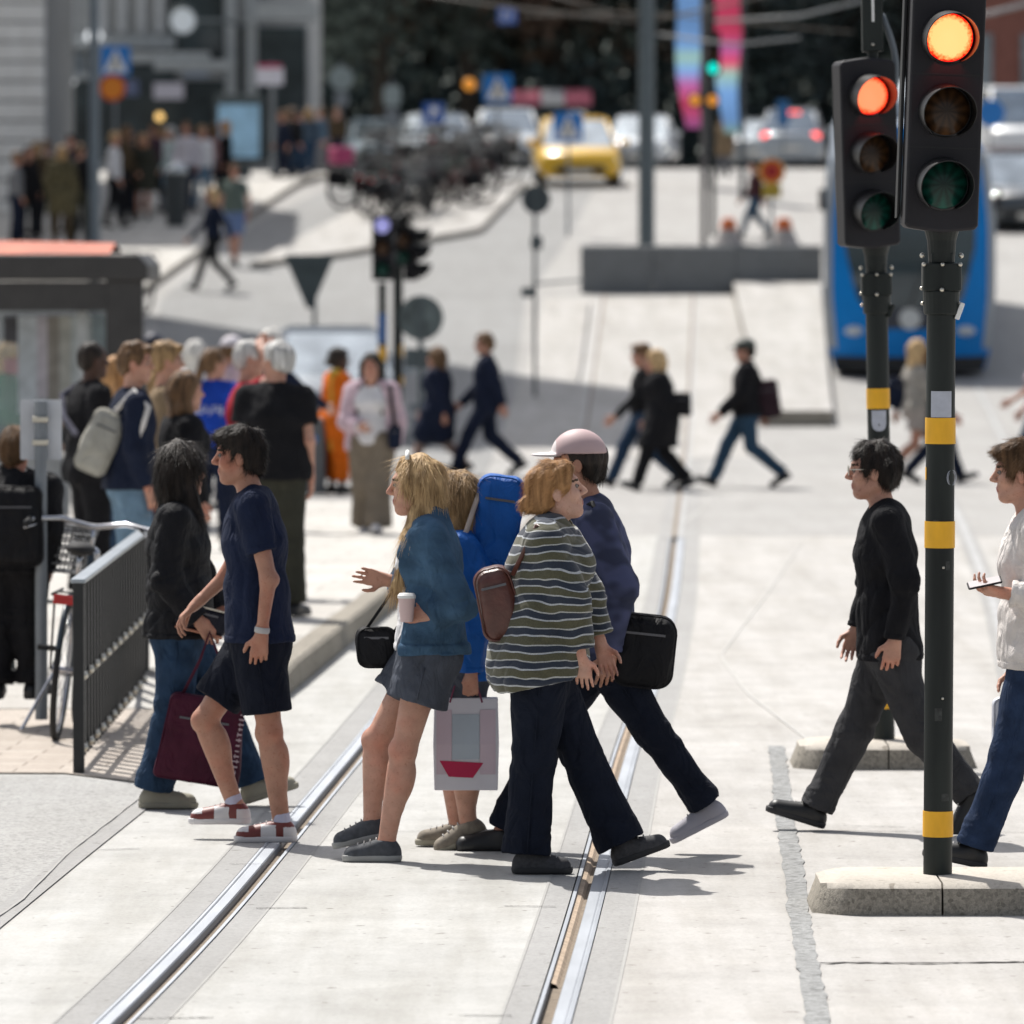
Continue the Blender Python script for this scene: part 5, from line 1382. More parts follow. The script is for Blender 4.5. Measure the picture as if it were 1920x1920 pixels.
pav('white haired man in navy jacket behind the black t-shirt man', 506, YP(617, 1.82), 1.82, 30, hair='white', style='short', skin='pale', top=nav, topname='jacket', trousers=gry, arms=dict(er=(.22, -.26, 1.2), wr=(.44, -.2, 1.08)))
pav('man in dark cap looking away at the shelter post', 286, YP(624, 1.75), 1.75, 80, hair='black', style='short', cap=flat('cap_navy', (.02, .025, .05)), skin='fair', top=gry, trousers=blk)
# seated-height back of a man with black pack, far left by the rail
crowd('man in black with a black backpack at the far left edge', 28, 1306, 808, 80, look=75, dz=.165, hair='brown', style='crop', skin='fair', top=c_blk2, topname='jacket', loose=.03, hem=-.1, trousers=c_blk, legloose=.028, vx=.007, group=GP)
c = person.J['N'] + Vector((.02, -.20, -.26)); b_ = bag('backpack', 'black backpack on the man at the far left edge', 'backpack', c, (.30, .17, .44), m_bagblk, r=.06)
strap(b_, [c + Vector((.09, .05, .2)), person.J['sr'] + Vector((-.06, -.06, .08)), person.J['sr'] + Vector((-.04, .1, .0))], .016, m_bagblk)
crowd('woman in green top seen through the shelter glass', 12, 0, 0, 10, Yp=66, dz=.02, H=1.66, fem=True, hair='blond', style='bob', skin='fair', top=cl('green', (.02, .13, .075)), trousers=nav)
# people out on the roadway
crowd('person in orange and yellow robe beside the grey bin', 632, 926, 655, 20, dz=.02, fem=True, hair='black', style='bun', skin='dark', top=orange, topname='robe', coat=.62, loose=.035, trousers=orange, legloose=.03, leglen=.8)
p_ = person.root; f_, l_ = person.fr; jn = person.J['N'] - p_.location; q = MB(); q.loft([[jn + Vector((x, y, z)) for x, y in ((-.07, -.20), (.05, -.20), (.05, -.15), (-.07, -.15))] for z in (.06, -.2, -.5, -.8)]); q.build('scarf', cl('scarf_yellow', (.50, .33, .05)), p_, bevel=.02)
crowd('woman in pale pink jacket and khaki trousers walking towards the camera', 697, 1006, 664, 262, 'half', fem=True, hair='black', style='long', skin='fair', top=wht, topname='top', hem=-.05, loose=.012, vest=pink, vhem=-.10, vsleeve=.95, vg=.03, openw=.15, trousers=khk, legloose=.05, flare=.05, shoes=m_shoew, sole=m_shoew,
      arms=dict(wr=(.22, -.08, 1.06), er=(.06, -.23, 1.10)))
p_ = person.root; c = person.J['P'] + Vector((.21, -.16, .02)); b_ = bag('shoulder_bag', 'small dark bag at the pink jacket woman\'s hip', 'shoulder bag', c, (.12, .10, .22), nav, r=.04); strap(b_, [c + Vector((0, 0, .1)), person.J['sl'] + Vector((0, -.10, .06)), person.J['sl'] + Vector((-.02, .06, .05))], .02, blk)
crowd('person in long dark navy coat behind the sign post', 822, 892, 690, 160, 'walk', hair='brown', style='bob', fem=True, skin='fair', top=nav, topname='coat', coat=.42, loose=.035, trousers=cl('stocking_tan', (.20, .15, .13)), legloose=.0, flare=0)
crowd('man in dark suit walking left across the far crossing', 912, 892, 626, 180, 'walk', hair='brown', style='short', skin='fair', top=nav, topname='suit_jacket', hem=-.16, loose=.025, trousers=nav, legloose=.02)
crowd('man in dark jeans walking just behind the blonde in black coat', 1206, 914, 648, 180, 'walk', lead='r', hair='brown', style='tuft', skin='fair', top=blk, trousers=jd, legloose=.015)
crowd('blonde woman in long black coat striding left across the far crossing', 1240, 921, 660, 180, 'walk', fem=True, bend=.04, hair='blond', style='bob', skin='fair', top=blk, topname='coat', coat=.33, loose=.045, trousers=blk, legloose=.015)
c = person.J['P'] + Vector((.22, -.12, .14)); bag('shoulder_bag', 'black handbag at the side of the blonde in black coat', 'shoulder bag', c, (.20, .12, .26), m_bagblk, r=.04)
crowd('man in dark cap and black jacket walking left with jeans', 1400, 914, 638, 180, 'walk', lead='r', hair='black', style='short', cap=flat('cap_green', (.05, .06, .05)), skin='fair', top=blk, topname='jacket', hem=-.08, loose=.03, trousers=cl('jean_mid', (.03, .065, .11)), legloose=.015)
c = person.J['N'] + Vector((.24, .02, -.36)); b_ = bag('backpack', 'dark maroon backpack on the man in dark cap', 'backpack', c, (.24, .28, .42), cl('pack_maroon', (.035, .02, .026)), r=.06, tilt=math.radians(-8)); strap(b_, [c + Vector((-.08, -.1, .2)), person.J['sl'] + Vector((.02, -.02, .07)), person.J['sl'] + Vector((-.08, -.04, -.05))], .018, blk)
crowd('woman with pale blond hair in grey top and shorts between the signal posts', 1718, 906, 640, 20, 'walk', fem=True, hair='blond', style='bob', skin='tan', top=cl('grey_beige', (.30, .28, .25)), trousers=cl('short_beige', (.34, .30, .27)), legname='shorts', leglen=-.4, flare=.03, bare=True, shoes=m_shoew)
c = person.J['sl'] + Vector((-.16, -.03, -.25)); bag('shoulder_bag', 'navy bag slung behind the woman between the posts', 'shoulder bag', c, (.26, .12, .34), nav, r=.05, tilt=math.radians(25))
crowd('person in navy trousers walking behind the near signal post', 1752, 906, 650, 0, 'walk', hair='brown', style='short', skin='fair', top=nav, trousers=nav)
crowd('fair haired person reaching out a hand, cut by the right edge', 1948, 906, 640, 180, 'walk', fem=True, hair='blond', style='bob', skin='fair', top=pink, sleeve=(.5, 0), trousers=jd, arms=dict(el=(.16, .22, 1.15), wl=(.36, .2, 1.02)))
# far pavement on the left
GQ = 'people on the far left pavement'
FAR = [(52, 452, 275, 300, dict(hair='black', style='long', fem=True, top=blk, trousers=blk), 'woman with long dark hair in black by the pale building corner'),
 (88, 448, 262, 90, dict(hair='brown', style='short', top=brown, trousers=blk), 'man in brown jacket with his back turned beside the building corner'),
 (116, 462, 248, 80, dict(hair='dkblond', style='bob', fem=True, top=camo, topname='dress', coat=.42, loose=.05, trousers=brown), 'woman in long mottled brown coat in front of the lamp post'),
 (150, 458, 250, 60, dict(hair='brown', style='short', top=blk, trousers=oli), 'man in black jacket close beside the grey pole'),
 (214, 430, 240, 350, dict(hair='blond', style='short', top=wht, trousers=blk), 'man in white shirt and black trousers right of the grey pole'),
 (268, 412, 252, 280, dict(hair='ginger', style='long', fem=True, top=oli, topname='dress', coat=.35, loose=.04), 'woman with reddish hair in olive dress'),
 (244, 405, 246, 100, dict(hair='black', style='short', top=nav, trousers=nav), 'person in navy behind the white shirted man'),
 (322, 400, 238, 200, dict(hair='grey', style='short', top=cl('pale_teal', (.45, .55, .55)), trousers=gry), 'man in pale teal shirt behind the litter bin'),
 (350, 402, 228, 250, dict(hair='brown', style='short', top=cl('lilac_white', (.58, .55, .60)), trousers=nav), 'man in lilac white shirt above the litter bin'),
 (378, 398, 236, 300, dict(hair='dkblond', style='short', top=wht, trousers=jb), 'person in white shirt right of the litter bin'),
 (424, 392, 226, 180, dict(hair='ginger', style='long', fem=True, top=blk, trousers=blk), 'woman with orange hair in black in front of the poster'),
 (30, 458, 285, 20, dict(hair='brown', style='short', top=gry, trousers=nav), 'man in grey against the pale building corner'),
 (70, 440, 268, 200, dict(hair='dkblond', style='bob', fem=True, top=tan_, trousers=nav), 'woman in tan top behind the long haired woman in black'),
 (134, 436, 246, 250, dict(hair='black', style='short', top=nav, trousers=nav), 'man in navy half hidden behind the mottled coat'),
 (236, 414, 236, 20, dict(hair='brown', style='bob', fem=True, top=brown, trousers=blk), 'woman in brown close behind the white shirted man'),
 (292, 396, 232, 160, dict(hair='brown', style='short', top=cl('plum', (.06, .03, .045)), trousers=blk), 'man in plum shirt behind the woman in olive dress'),
 (304, 388, 240, 60, dict(hair='dkblond', style='short', top=wht, trousers=jb), 'person in white shirt left of the litter bin'),
 (402, 384, 234, 120, dict(hair='brown', style='bob', fem=True, top=cl('rose', (.30, .17, .17)), trousers=nav), 'woman in rose top left of the orange haired woman'),
 (546, 326, 232, 30, dict(hair='brown', style='short', top=oli, trousers=blk), 'man in olive among the people at the far pavement end'),
 (632, 318, 244, 270, dict(hair='brown', style='short', top=brown, trousers=nav), 'man in brown below the grey round sign'),
 (532, 334, 238, 200, dict(hair='brown', style='short', top=nav, trousers=nav), 'person in navy at the far end of the pavement'),
 (556, 332, 244, 350, dict(hair='black', style='short', top=blk, trousers=jd), 'person in black at the far end of the pavement'),
 (580, 328, 236, 90, dict(hair='dkblond', style='bob', fem=True, top=cl('steel_blue', (.06, .09, .13)), trousers=jd), 'woman in steel blue at the far end of the pavement'),
 (604, 324, 246, 180, dict(hair='brown', style='short', top=cl('denim_shirt', (.08, .13, .19)), trousers=gry), 'person in blue shirt nearest the parked cars')]
for px, by, top, fc, sp, lab in FAR:
    crowd(lab, px, by, top, fc, 'half' if px > 200 else 'stand', dz=.13, group=GQ, vx=.018, **sp)
crowd('child sized figure in dark trousers crossing in front of the green shirted man', 400, 547, 352, 200, 'walk', hair='blond', style='bob', fem=True, top=nav, trousers=blk, group=GQ)
crowd('man in sage green t-shirt and blue shorts on the near edge of the far pavement', 440, 500, 290, 250, 'half', hair='brown', style='short', top=sage, sleeve=(.6, 0), trousers=cl('short_blue', (.14, .2, .36)), legname='shorts', leglen=-.1, flare=.03, bare=True, fat=1.15, group=GQ)
crowd('worker in maroon jacket and jeans stepping past the cones', 1416, 447, 302, 190, 'walk', hair='black', style='short', top=cl('maroon', (.06, .025, .03)), trousers=cl('jean_work', (.04, .08, .13)), Yp=None)
crowd('person in beige coat near the far banner poles', 1358, 330, 228, 270, 'stand', hair='brown', style='bob', fem=True, top=tan_, topname='coat', coat=.3, trousers=gry)
# ------------------------------------------------------------------ near street furniture on the left
m_rail = mat('railing_black', (.013, .013, .013), rough=.5, var=.25, scale=12, bump=.1); m_railtop = mat('railing_top', (.30, .33, .36), rough=.35, metal=.5, var=.15)
m_galv = mat('galvanised', (.20, .22, .24), rough=.5, metal=.4, var=.15, scale=5, bump=.05); m_galvd = mat('galvanised_dark', (.085, .105, .11), rough=.55, metal=.2, var=.12)
m_chrome = mat('chrome', (.48, .48, .50), rough=.18, metal=1, var=.05); m_rub = mat('tyre_rubber', (.015, .015, .016), rough=.8); m_glass = mat('dark_glass', (.02, .028, .032), rough=.06, spec=.6, var=.1)
m_wire = mat('wire_grey', (.16, .165, .17), rough=.4, metal=.6); m_redp = flat('reflector_red', (.45, .01, .01), rough=.25); m_orp = flat('reflector_orange', (.5, .2, .02), rough=.3)
a_ = at(148, 1452); b_ = at(271, 1306); a_.z = .004; b_.z = .004
rl = thing('railing', 'short black iron railing panel beside the bicycle', 'railing', a_); D = b_ - a_; L_ = D.length; dx = D.normalized(); rl.rotation_euler = (0, 0, math.atan2(dx.y, dx.x))
HR = .95
for x in (0, L_):
    q = MB(); q.box((x, 0, HR / 2), (.05, .055, HR)); q.build('post', m_rail, rl, bevel=.004)
q = MB(); q.box((L_ / 2, 0, HR + .008), (L_ + .06, .075, .022)); q.build('top_rail', m_railtop, rl, bevel=.006)
for z in (.46, .10): q = MB(); q.box((L_ / 2, 0, z), (L_, .024, .035)); q.build('cross_rail', m_rail, rl, bevel=.003)
nb = 24
for i in range(nb):
    x = L_ * (i + .5) / nb; q = MB(); q.box((x, 0, .505), (.055, .024, .88)); q.build('baluster', m_rail, rl)
    if i % 2 == 0:
        for z in (.46, .10): q = MB(); q.sphere((0, 0, 0), (.022, .022, .022), 8, 6); o = q.build('rosette', m_bolt, rl, smooth=True); o.location = (x, -.018, z + .02)

def bicycle(label, loc, rz, frame, basket=True, lean=0.0, group=None, box=None, lod=1):
    r = thing('bicycle', label, 'bicycle', loc, group=group); r.rotation_euler = (lean, 0, rz)
    R_ = .345; wb = .53; m_chr = m_chrome if lod else m_rail
    hub = {1: V(wb, 0, R_), -1: V(-wb, 0, R_)}
    for s_ in (1, -1):
        q = MB(); q.ring(hub[s_], R_ - .017, .017 if lod else .028, N=30, n=6); w_ = q.build('wheel', m_rub, r, smooth=True); m_chr = m_chrome if lod else m_rail
        q = MB(); q.ring(hub[s_], R_ - .04, .010, N=30, n=5); q.build('rim', m_chr, w_, smooth=True)
        q = MB()
        for i in range(16):
            t = 2 * PI * i / 16; q.tube([hub[s_] + V(0, .02 * (-1) ** i, 0), hub[s_] + V(math.cos(t) * (R_ - .04), 0, math.sin(t) * (R_ - .04))], .0016, 4)
        q.tube([hub[s_] + V(0, -.05, 0), hub[s_] + V(0, .05, 0)], .018, 8); q.build('spokes', m_chr, w_)
        q = MB(); q.ring(hub[s_], R_ + .018, .012, N=14, n=5, a0=math.radians(200), a1=math.radians(345)); q.build('mudguard', frame, r, smooth=True)
    bb_ = V(-.08, 0, .29); st = V(-.22, 0, .78); hd = V(.36, 0, .86); hd2 = V(.39, 0, .70)
    q = MB()
    for a, b, t in ((bb_, st, .016), (bb_ + V(.02, 0, .03), hd2, .018), (st * .55 + bb_ * .45, hd2 + V(-.01, 0, .06), .015), (hd2, hd, .018)): q.tube([a, b], t, 8)
    for y in (-.05, .05): q.tube([bb_, hub[-1] + V(0, y, 0)], .010, 6); q.tube([st * .8 + bb_ * .2, hub[-1] + V(0, y, 0)], .008, 6); q.tube([hd2 + V(0, y * .6, -.02), hd2 + V(.05, y, -.12), hub[1] + V(0, y, 0)], .011, 6)
    q.build('frame', frame, r, smooth=True)
    q = MB(); q.tube([hd, hd + V(-.03, 0, .14)], .012, 8); q.tube([V(.10, -.31, 1.0), V(.20, -.29, 1.02), V(.31, -.16, 1.03), V(.33, 0, 1.0), V(.31, .16, 1.03), V(.20, .29, 1.02), V(.10, .31, 1.0)], .0145, 8); q.build('handlebar', m_chr, r, smooth=True)
    for y in (-.3, .3):
        q = MB(); q.tube([V(.18, y, 1.018), V(.06, y * 1.02, .995)], .017, 8); q.build('grip', m_rub, r, smooth=True)
        if lod: q = MB(); q.tube([V(.26, y * .75, 1.02), V(.17, y * .95, .985), V(.10, y * 1.05, .975)], .006, 6); q.build('brake_lever', m_chr, r, smooth=True)
    q = MB(); q.sphere((-.25, 0, .92), (.13, .075, .035), 12, 8); q.sphere((-.14, 0, .915), (.11, .03, .025), 10, 6); sd = q.build('saddle', m_rub, r, smooth=True)
    q = MB(); q.tube([st, V(-.245, 0, .90)], .013, 8); q.build('seat_post', m_chr, r, smooth=True)
    q = MB(); q.ring(bb_ + V(0, -.045, 0), .085, .006, N=20, n=5); q.tube([bb_ + V(0, -.07, 0), bb_ + V(.10, -.07, -.13)], .008, 6); q.tube([bb_ + V(0, .07, 0), bb_ + V(-.10, .07, .13)], .008, 6); q.build('crank', m_chr, r, smooth=True)
    for c in (bb_ + V(.10, -.12, -.13), bb_ + V(-.10, .12, .13)): q = MB(); q.box(c, (.09, .085, .022)); q.build('pedal', m_rub, r)
    q = MB(); q.tube([V(-.30, -.06, .72), V(-.80, -.06, .72), V(-.82, .06, .72), V(-.30, .06, .72)], .007, 6)
    for y in (-.06, .06): q.tube([V(-.68, y, .72), hub[-1] + V(0, y, 0)], .006, 5)
    q.tube([V(-.55, -.06, .72), V(-.55, .06, .72)], .005, 5); q.build('rack', m_rail, r, smooth=True)
    q = MB(); q.box((-.835, 0, .70), (.02, .10, .045)); q.build('rear_reflector', m_redp, r, bevel=.004)
    q = MB(); q.sphere((.44, 0, .86), (.05, .04, .04), 10, 8); q.build('front_lamp', m_chr, r, smooth=True)
    if lod: q = MB(); q.tube([V(-.1, .08, .3), V(-.22, .2, .01)], .009, 6); q.build('kickstand', m_chr, r)
    if not lod:
        for y in (-.14, .14): q = MB(); q.rbox((-.62, y, .56), (.30, .11, .30), .04, 3, axis='y'); q.build('pannier', m_bagblk, r, bevel=.02)
    if basket:
        q = MB(); z0, z1 = .76, .99
        def rect(z, k): return [V(.40, .22 - .20 * k, z), V(.40 + .27 * k, .22 - .20 * k, z), V(.40 + .27 * k, .22 + .18 * k, z), V(.40, .22 + .18 * k, z)]
        for i in range(7):
            t = i / 6; k = .82 + .28 * t; p = rect(z0 + (z1 - z0) * t, k); q.tube(p + [p[0]], .006 if i < 6 else .010, 5)
        lo_ = rect(z0, .82); hi_ = rect(z1, 1.10)
        for e in range(4):
            for i in range(9): f = i / 8; q.tube([lo_[e].lerp(lo_[(e + 1) % 4], f), hi_[e].lerp(hi_[(e + 1) % 4], f)], .0042, 4)
        for i in range(5): f = i / 4; q.tube([lo_[0].lerp(lo_[1], f), lo_[3].lerp(lo_[2], f)], .004, 4)
        q.build('basket', m_wire, r)
    if box: q = MB(); q.rbox((.58, 0, .95), (.42, .50, .36), .05, 3, axis='y'); q.build('front_box', box, r, bevel=.02)
    return r
p_ = at(103, 1390); hd_ = math.radians(88)
bicycle('dark city bicycle with wire basket leaning on the black railing', p_ + Vector((math.cos(hd_), math.sin(hd_), 0)) * .60, hd_, mat('bike_frame', (.03, .045, .06), rough=.3), lean=math.radians(6)).scale = (1.1, 1.1, 1.1)
# thin hoop barrier at the far left
b0 = P(24, 1306, F / sc_(1306)); b0.z = .10
hb = thing('barrier_railing', 'thin grey pedestrian barrier at the left edge behind the bicycle', 'barrier', (b0.x, b0.y, 0))
q = MB()
for x in (0, -1.4): q = MB(); q.tube([V(x, 0, 0), V(x, 0, 1.0)], .016, 8); q.build('post', m_galvd, hb, smooth=True)
for z in (.98, .55, .12): q = MB(); q.tube([V(-1.4, 0, z), V(.24, 0, z)], .011, 8); q.build('rail', m_galvd, hb, smooth=True)

def sign_post(name, label, px, Y, rows, r, m, base_dz=0.0, group=None):
    """pole standing on the ground at column px, distance Y; rows = pixel row of its top"""
    g = G(px, Y, base_dz); root = thing(name, label, 'sign', g, group=group); s_ = F / Y
    h = P(px, rows, Y).z - g.z
    q = MB(); q.lathe([(r, -.1), (r, h)], n=12); q.build('pole', m, root, auto=40)
    root['_y'] = Y; del root['_y']
    def plate(pname, pts, row, col, mm, t=.012, dy=-.05, fr=1):
        c = P(col, row, Y) - g; q = MB(); q.prism([(u, v) for u, v in pts], t, O=(c.x, dy, c.z), U=(1, 0, 0), W=(0, 0, 1), N=(0, 1, 0)); return q.build(pname, mm, root)
    root_plate = plate
    return root, plate
sq = lambda w, h=None, r=.04: rrect(w, h or w, r, 3)
# back of a small white panel on a grey post
YS = F / sc_(1312, .16)
rt, pl = sign_post('sign_post', 'back of a small white rectangular sign on a grey post by the left crowd', 76, YS, 752, .034, m_galv, .15)
o = pl('sign_plate', sq(.225, .325, .01), 806, 76, mat('plate_back', (.55, .57, .60), rough=.5), dy=.036)
for row in (786, 829): c = P(76, row, YS) - rt.location; q = MB(); q.rbox((c.x, .0, c.z), (.085, .085, .03), .01, 2, axis='z'); q.build('clamp', m_bolt, rt, bevel=.004)
# litter bin with two round marks
p_ = at(585, 926, .02); bn = thing('litter_bin', 'grey litter bin with a yellow and a blue round mark beside the orange robe', 'litter bin', p_); s_ = F / p_.y; bh = 138 / s_
q = MB(); q.rbox((0, 0, bh / 2), (.29, .34, bh), .05, 4, axis='z'); q.build('bin_body', mat('bin_grey', (.10, .105, .11), rough=.6), bn, bevel=.01); q = MB(); q.rbox((0, 0, bh + .012), (.30, .35, .024), .05, 4, axis='z'); q.build('bin_lid', m_galv, bn, bevel=.006)
for x, m_ in ((-.085, flat('mark_yellow', (.62, .40, .03))), (.02, flat('mark_blue', (.01, .16, .45)))): q = MB(); q.prism(circ(.045, 20), .004, O=(x, -.1735, bh * .75), N=(0, 1, 0)); q.build('round_mark', m_, bn)
# bus shelter with reddish roof
YSh = 63.0; sh = thing('bus_shelter', 'dark framed bus shelter with a reddish roof at the left edge', 'bus shelter', (0, YSh, 0)); X = lambda px, y=YSh: (px - 960) / F * y
xr = X(272)
m_frame = mat('shelter_frame', (.030, .028, .027), rough=.5, var=.2); m_rust = mat('roof_red', (.46, .13, .075), rough=.7, var=.25, scale=3)
q = MB(); prof = [(-4.2 + xr, 2.28), (xr + .03, 2.28), (xr + .03, 2.42), (xr - .06, 2.52), (xr - 4.2, 2.52)]; q.prism(prof, 2.2, O=(0, 0, 0), N=(0, 1, 0)); q.build('roof', m_frame, sh, bevel=.02)
q = MB(); N_ = 12; A = []; B_ = []
for i in range(N_ + 1):
    x = xr - .32 - 3.6 * i / N_; A.append(V(x, .02, 2.525)); B_.append(V(x, 2.15, 2.525))
mid = [V(p.x, 1.0, 2.62 + .03 * math.sin(i / N_ * PI)) for i, p in enumerate(A)]
q.sheet(A, mid); q.sheet(mid, B_); q.build('roof_cover', m_rust, sh, smooth=True)
for x, wd in ((xr - .19, .34), (xr - 3.9, .2)): q = MB(); q.box((x, .12, 1.14), (wd, .16, 2.28)); q.build('post', m_frame, sh, bevel=.01)
q = MB(); q.box((xr - 2.1, .06, 2.14), (3.5, .06, .27)); q.build('beam', m_frame, sh, bevel=.005)
mgl = mat('shelter_glass', (.55, .62, .62), rough=.08, alpha=.28, spec=.5)
q = MB(); q.box((xr - 2.1, .9, 1.15), (3.5, .012, 1.9)); q.build('back_glass', mgl, sh)
q = MB(); q.box((X(150), .35, 1.1), (.10, .04, 1.8)); q.build('poster_case', mat('poster_grey', (.45, .47, .47)), sh, bevel=.01)
for i, (a, b2, z0, z1, c) in enumerate([(-5, 22, 1.7, 1.95, (.06, .06, .07)), (22, 58, 1.05, 1.95, (.48, .52, .55)), (58, 78, 1.2, 1.95, (.45, .42, .46)), (78, 100, .95, 1.95, (.26, .24, .21)), (100, 122, 1.0, 1.95, (.44, .44, .40)), (122, 162, 1.0, 1.95, (.46, .50, .50)), (162, 192, 1.0, 1.95, (.26, .32, .34)), (-5, 45, 1.42, 1.56, (.45, .30, .32)), (40, 128, .70, .98, (.30, .20, .16)), (-20, 120, .1, .66, (.50, .50, .48))]):
    q = MB(); q.box(((X(a) + X(b2)) / 2, .80 + .004 * i, (z0 + z1) / 2), (X(b2) - X(a), .003, z1 - z0)); q.build('poster_panel', flat('poster_%d' % i, c, var=.2, scale=9), sh)

# give way sign seen from behind
Yg = 101.0
rt, pl = sign_post('give_way_sign', 'back of a triangular give way sign on a thin pole', 590, Yg, 560, .03, m_galvd)
pl('sign_plate', [(-.36, .33), (-.33, .36), (.33, .36), (.36, .33), (.04, -.42), (-.04, -.42)], 524, 580, mat('sign_back', (.075, .095, .095), rough=.55, metal=.2), dy=.035)
c = P(584, 500, Yg) - rt.location; q = MB(); q.box((c.x, .02, c.z), (.5, .03, .03)); q.build('bracket', m_galvd, rt)
# signal cluster in the middle distance
def far_signal(label, px, Y, head, rows_pole_top, parts=(), lit=None, blue=None, yellows=(), side=None, hr=0.0):
    g = G(px, Y); root = thing('traffic_light', label, 'traffic light', g); s_ = F / Y; Z = lambda row: P(px, row, Y).z - g.z
    q = MB(); q.lathe([(.055, -.1), (.055, Z(rows_pole_top))], n=14); q.build('pole', m_post, root, auto=40)
    for ya, yb in yellows: q = MB(); q.lathe([(.06, Z(yb)), (.06, Z(ya))], n=16); q.build('yellow_band', m_yel, root, auto=40)
    if blue: q = MB(); q.lathe([(.059, Z(blue[1])), (.059, Z(blue[0]))], n=16); q.build('blue_band', flat('band_blue', (.01, .09, .30)), root, auto=40)
    x0, x1, y0, y1, ang = head
    hd = bpy.data.objects.new('signal_head', None); COL.objects.link(hd); hd.parent = root; hd.location = ((((x0 + x1) / 2) - px) / s_, -.1, Z(y1)); hd.rotation_euler = (0, 0, math.radians(ang))
    W = min(.30, (x1 - x0) / s_) if abs(ang) < 40 else .28; H = (y1 - y0) / s_
    q = MB(); q.rbox((0, 0, H / 2), (W, .14, H), .03, 3, axis='y'); q.build('casing', m_head, hd, bevel=.01)
    for k in range(3):
        z = H * (k + .5) / 3
        q = MB(); q.lathe([(.10, 0), (.09, .02), (.05, .03), (.001, .034)], c=(0, -.07, z), ax=(0, -1, 0), n=18); q.build('lens', lit[1] if lit and lit[0] == k else (m_grn, m_amb, m_visor)[k], hd, smooth=True)
        q = MB(); A = []; B_ = []
        for i in range(19):
            th = math.radians(-50 + 280 * i / 18); d_ = .03 + .17 * math.sin(i / 18 * PI) ** .6; A.append(V(.112 * math.cos(th), -.07, z + .112 * math.sin(th))); B_.append(V(.112 * math.cos(th), -.07 - d_, z + .112 * math.sin(th)))
        q.sheet(A, B_); q.build('visor', m_visor, hd, smooth=True)
    return root
m_lilac = flat('lens_pale', (.35, .35, .62), emit=(.40, .40, .85), est=.5)
far_signal('left traffic light of the dark cluster with a pale violet lens', 717, 90.2, (698, 737, 402, 526, 0), 530, lit=(2, m_lilac), blue=(588, 642), yellows=((650, 676),))
far_signal('right traffic light of the dark cluster, its visors turned to the right', 748, 90.8, (752, 790, 425, 526, 78), 402, yellows=((646, 668), (705, 722)))
far_signal('middle traffic light of the dark cluster facing the camera', 744, 90.5, (737, 766, 402, 500, 14), 500)
Yd = 89.0
rt, pl = sign_post('round_sign', 'back of a round sign and stacked plates on a grey post beside the dark signals', 789, Yd, 560, .035, m_galvd)
pl('sign_plate', circ(.29, 28), 596, 789, mat('sign_back_worn', (.10, .125, .125), rough=.5, metal=.2, var=.5, scale=5), dy=.035)
pl('sign_plate', sq(.46, .25, .02), 672, 792, m_galvd, dy=.035)
for row in (765, 790, 818, 842): pl('board_slat', sq(.26, .10, .01), row, 786, m_galv, dy=.045)
rt, pl = sign_post('round_sign', 'dark back of a round sign on a slim post left of the concrete wall', 1003, 103.0, 350, .028, m_galvd)
pl('sign_plate', circ(.215, 26), 374, 1005, mat('sign_back_dark', (.045, .060, .065), rough=.5), dy=.03)
pl('control_box', sq(.17, .2, .03), 455, 1006, m_galvd, dy=-.09, t=.1); pl('control_box', sq(.2, .14, .03), 548, 990, m_galvd, dy=-.09, t=.1)
c0 = P(1000, 533, 103.0) - rt.location; c1 = P(1092, 525, 121.0) - rt.location; q = MB(); q.tube([c0, c1], .022, 8); q.build('arm', m_galvd, rt)

# ------------------------------------------------------------------ concrete wall and what stands behind it
m_wall = groundmat('wall_concrete', (.22, .23, .235), dark=.85, speck=.1, fine=40)
Yw = 123.0; zb = gz(Yw) - .05; xl = X(1089, Yw); xr2 = X(1541, Yw); zt = P(960, 460, Yw).z
wl = thing('concrete_wall', 'low dark concrete wall of long blocks closing the tram track', 'wall', (xl, Yw, zb))
for a, b2 in ((0, .30), (.30, .64), (.64, 1.0)):
    w0 = (xr2 - xl) * a + (.006 if a else 0); w1 = (xr2 - xl) * b2 - (.006 if b2 < 1 else 0)
    q = MB(); q.loft([[V(x, 0, 0), V(x, .04, zt - zb - .04), V(x, .08, zt - zb), V(x, .42, zt - zb), V(x, .5, 0)] for x in (w0, w1)]); q.build('block', m_wall, wl, bevel=.015)
def pole(name, label, px, Y, top, r, m, cat='pole', r2=None):
    g = G(px, Y); o = thing(name, label, cat, g); h = P(px, top, Y).z - g.z; q = MB(); q.lathe([(r * 1.5, -.1), (r * 1.5, .25), (r, .3), (r2 or r, h)], n=18); q.build('shaft', m, o, auto=40); return o
pb = pole('catenary_pole', 'thick grey steel pole rising behind the concrete wall', 1212, 126, -160, .15, mat('pole_grey', (.105, .13, .14), rough=.5, var=.1))
pc = pole('catenary_pole', 'slim brownish pole carrying signal lamps beside the blue banner', 1319, 128, -160, .058, mat('pole_brown', (.11, .10, .095), rough=.6))
pole('lamp_post', 'tall blue grey lamp post in front of the far left crowd', 178, 119, -160, .098, mat('post_bluegrey', (.17, .20, .22), rough=.5, var=.08), 'lamp post', .085)
g_lit = flat('lens_green', (.0, .3, .25), emit=(.0, .75, .62), est=1.1); a_lit = flat('lamp_amber', (.5, .2, .02), emit=(.8, .30, .03), est=.5)
far_signal('green lit traffic light in front of the pink banner', 1336, 136.0, (1322, 1350, 60, 142, 0), 60, lit=(0, g_lit))
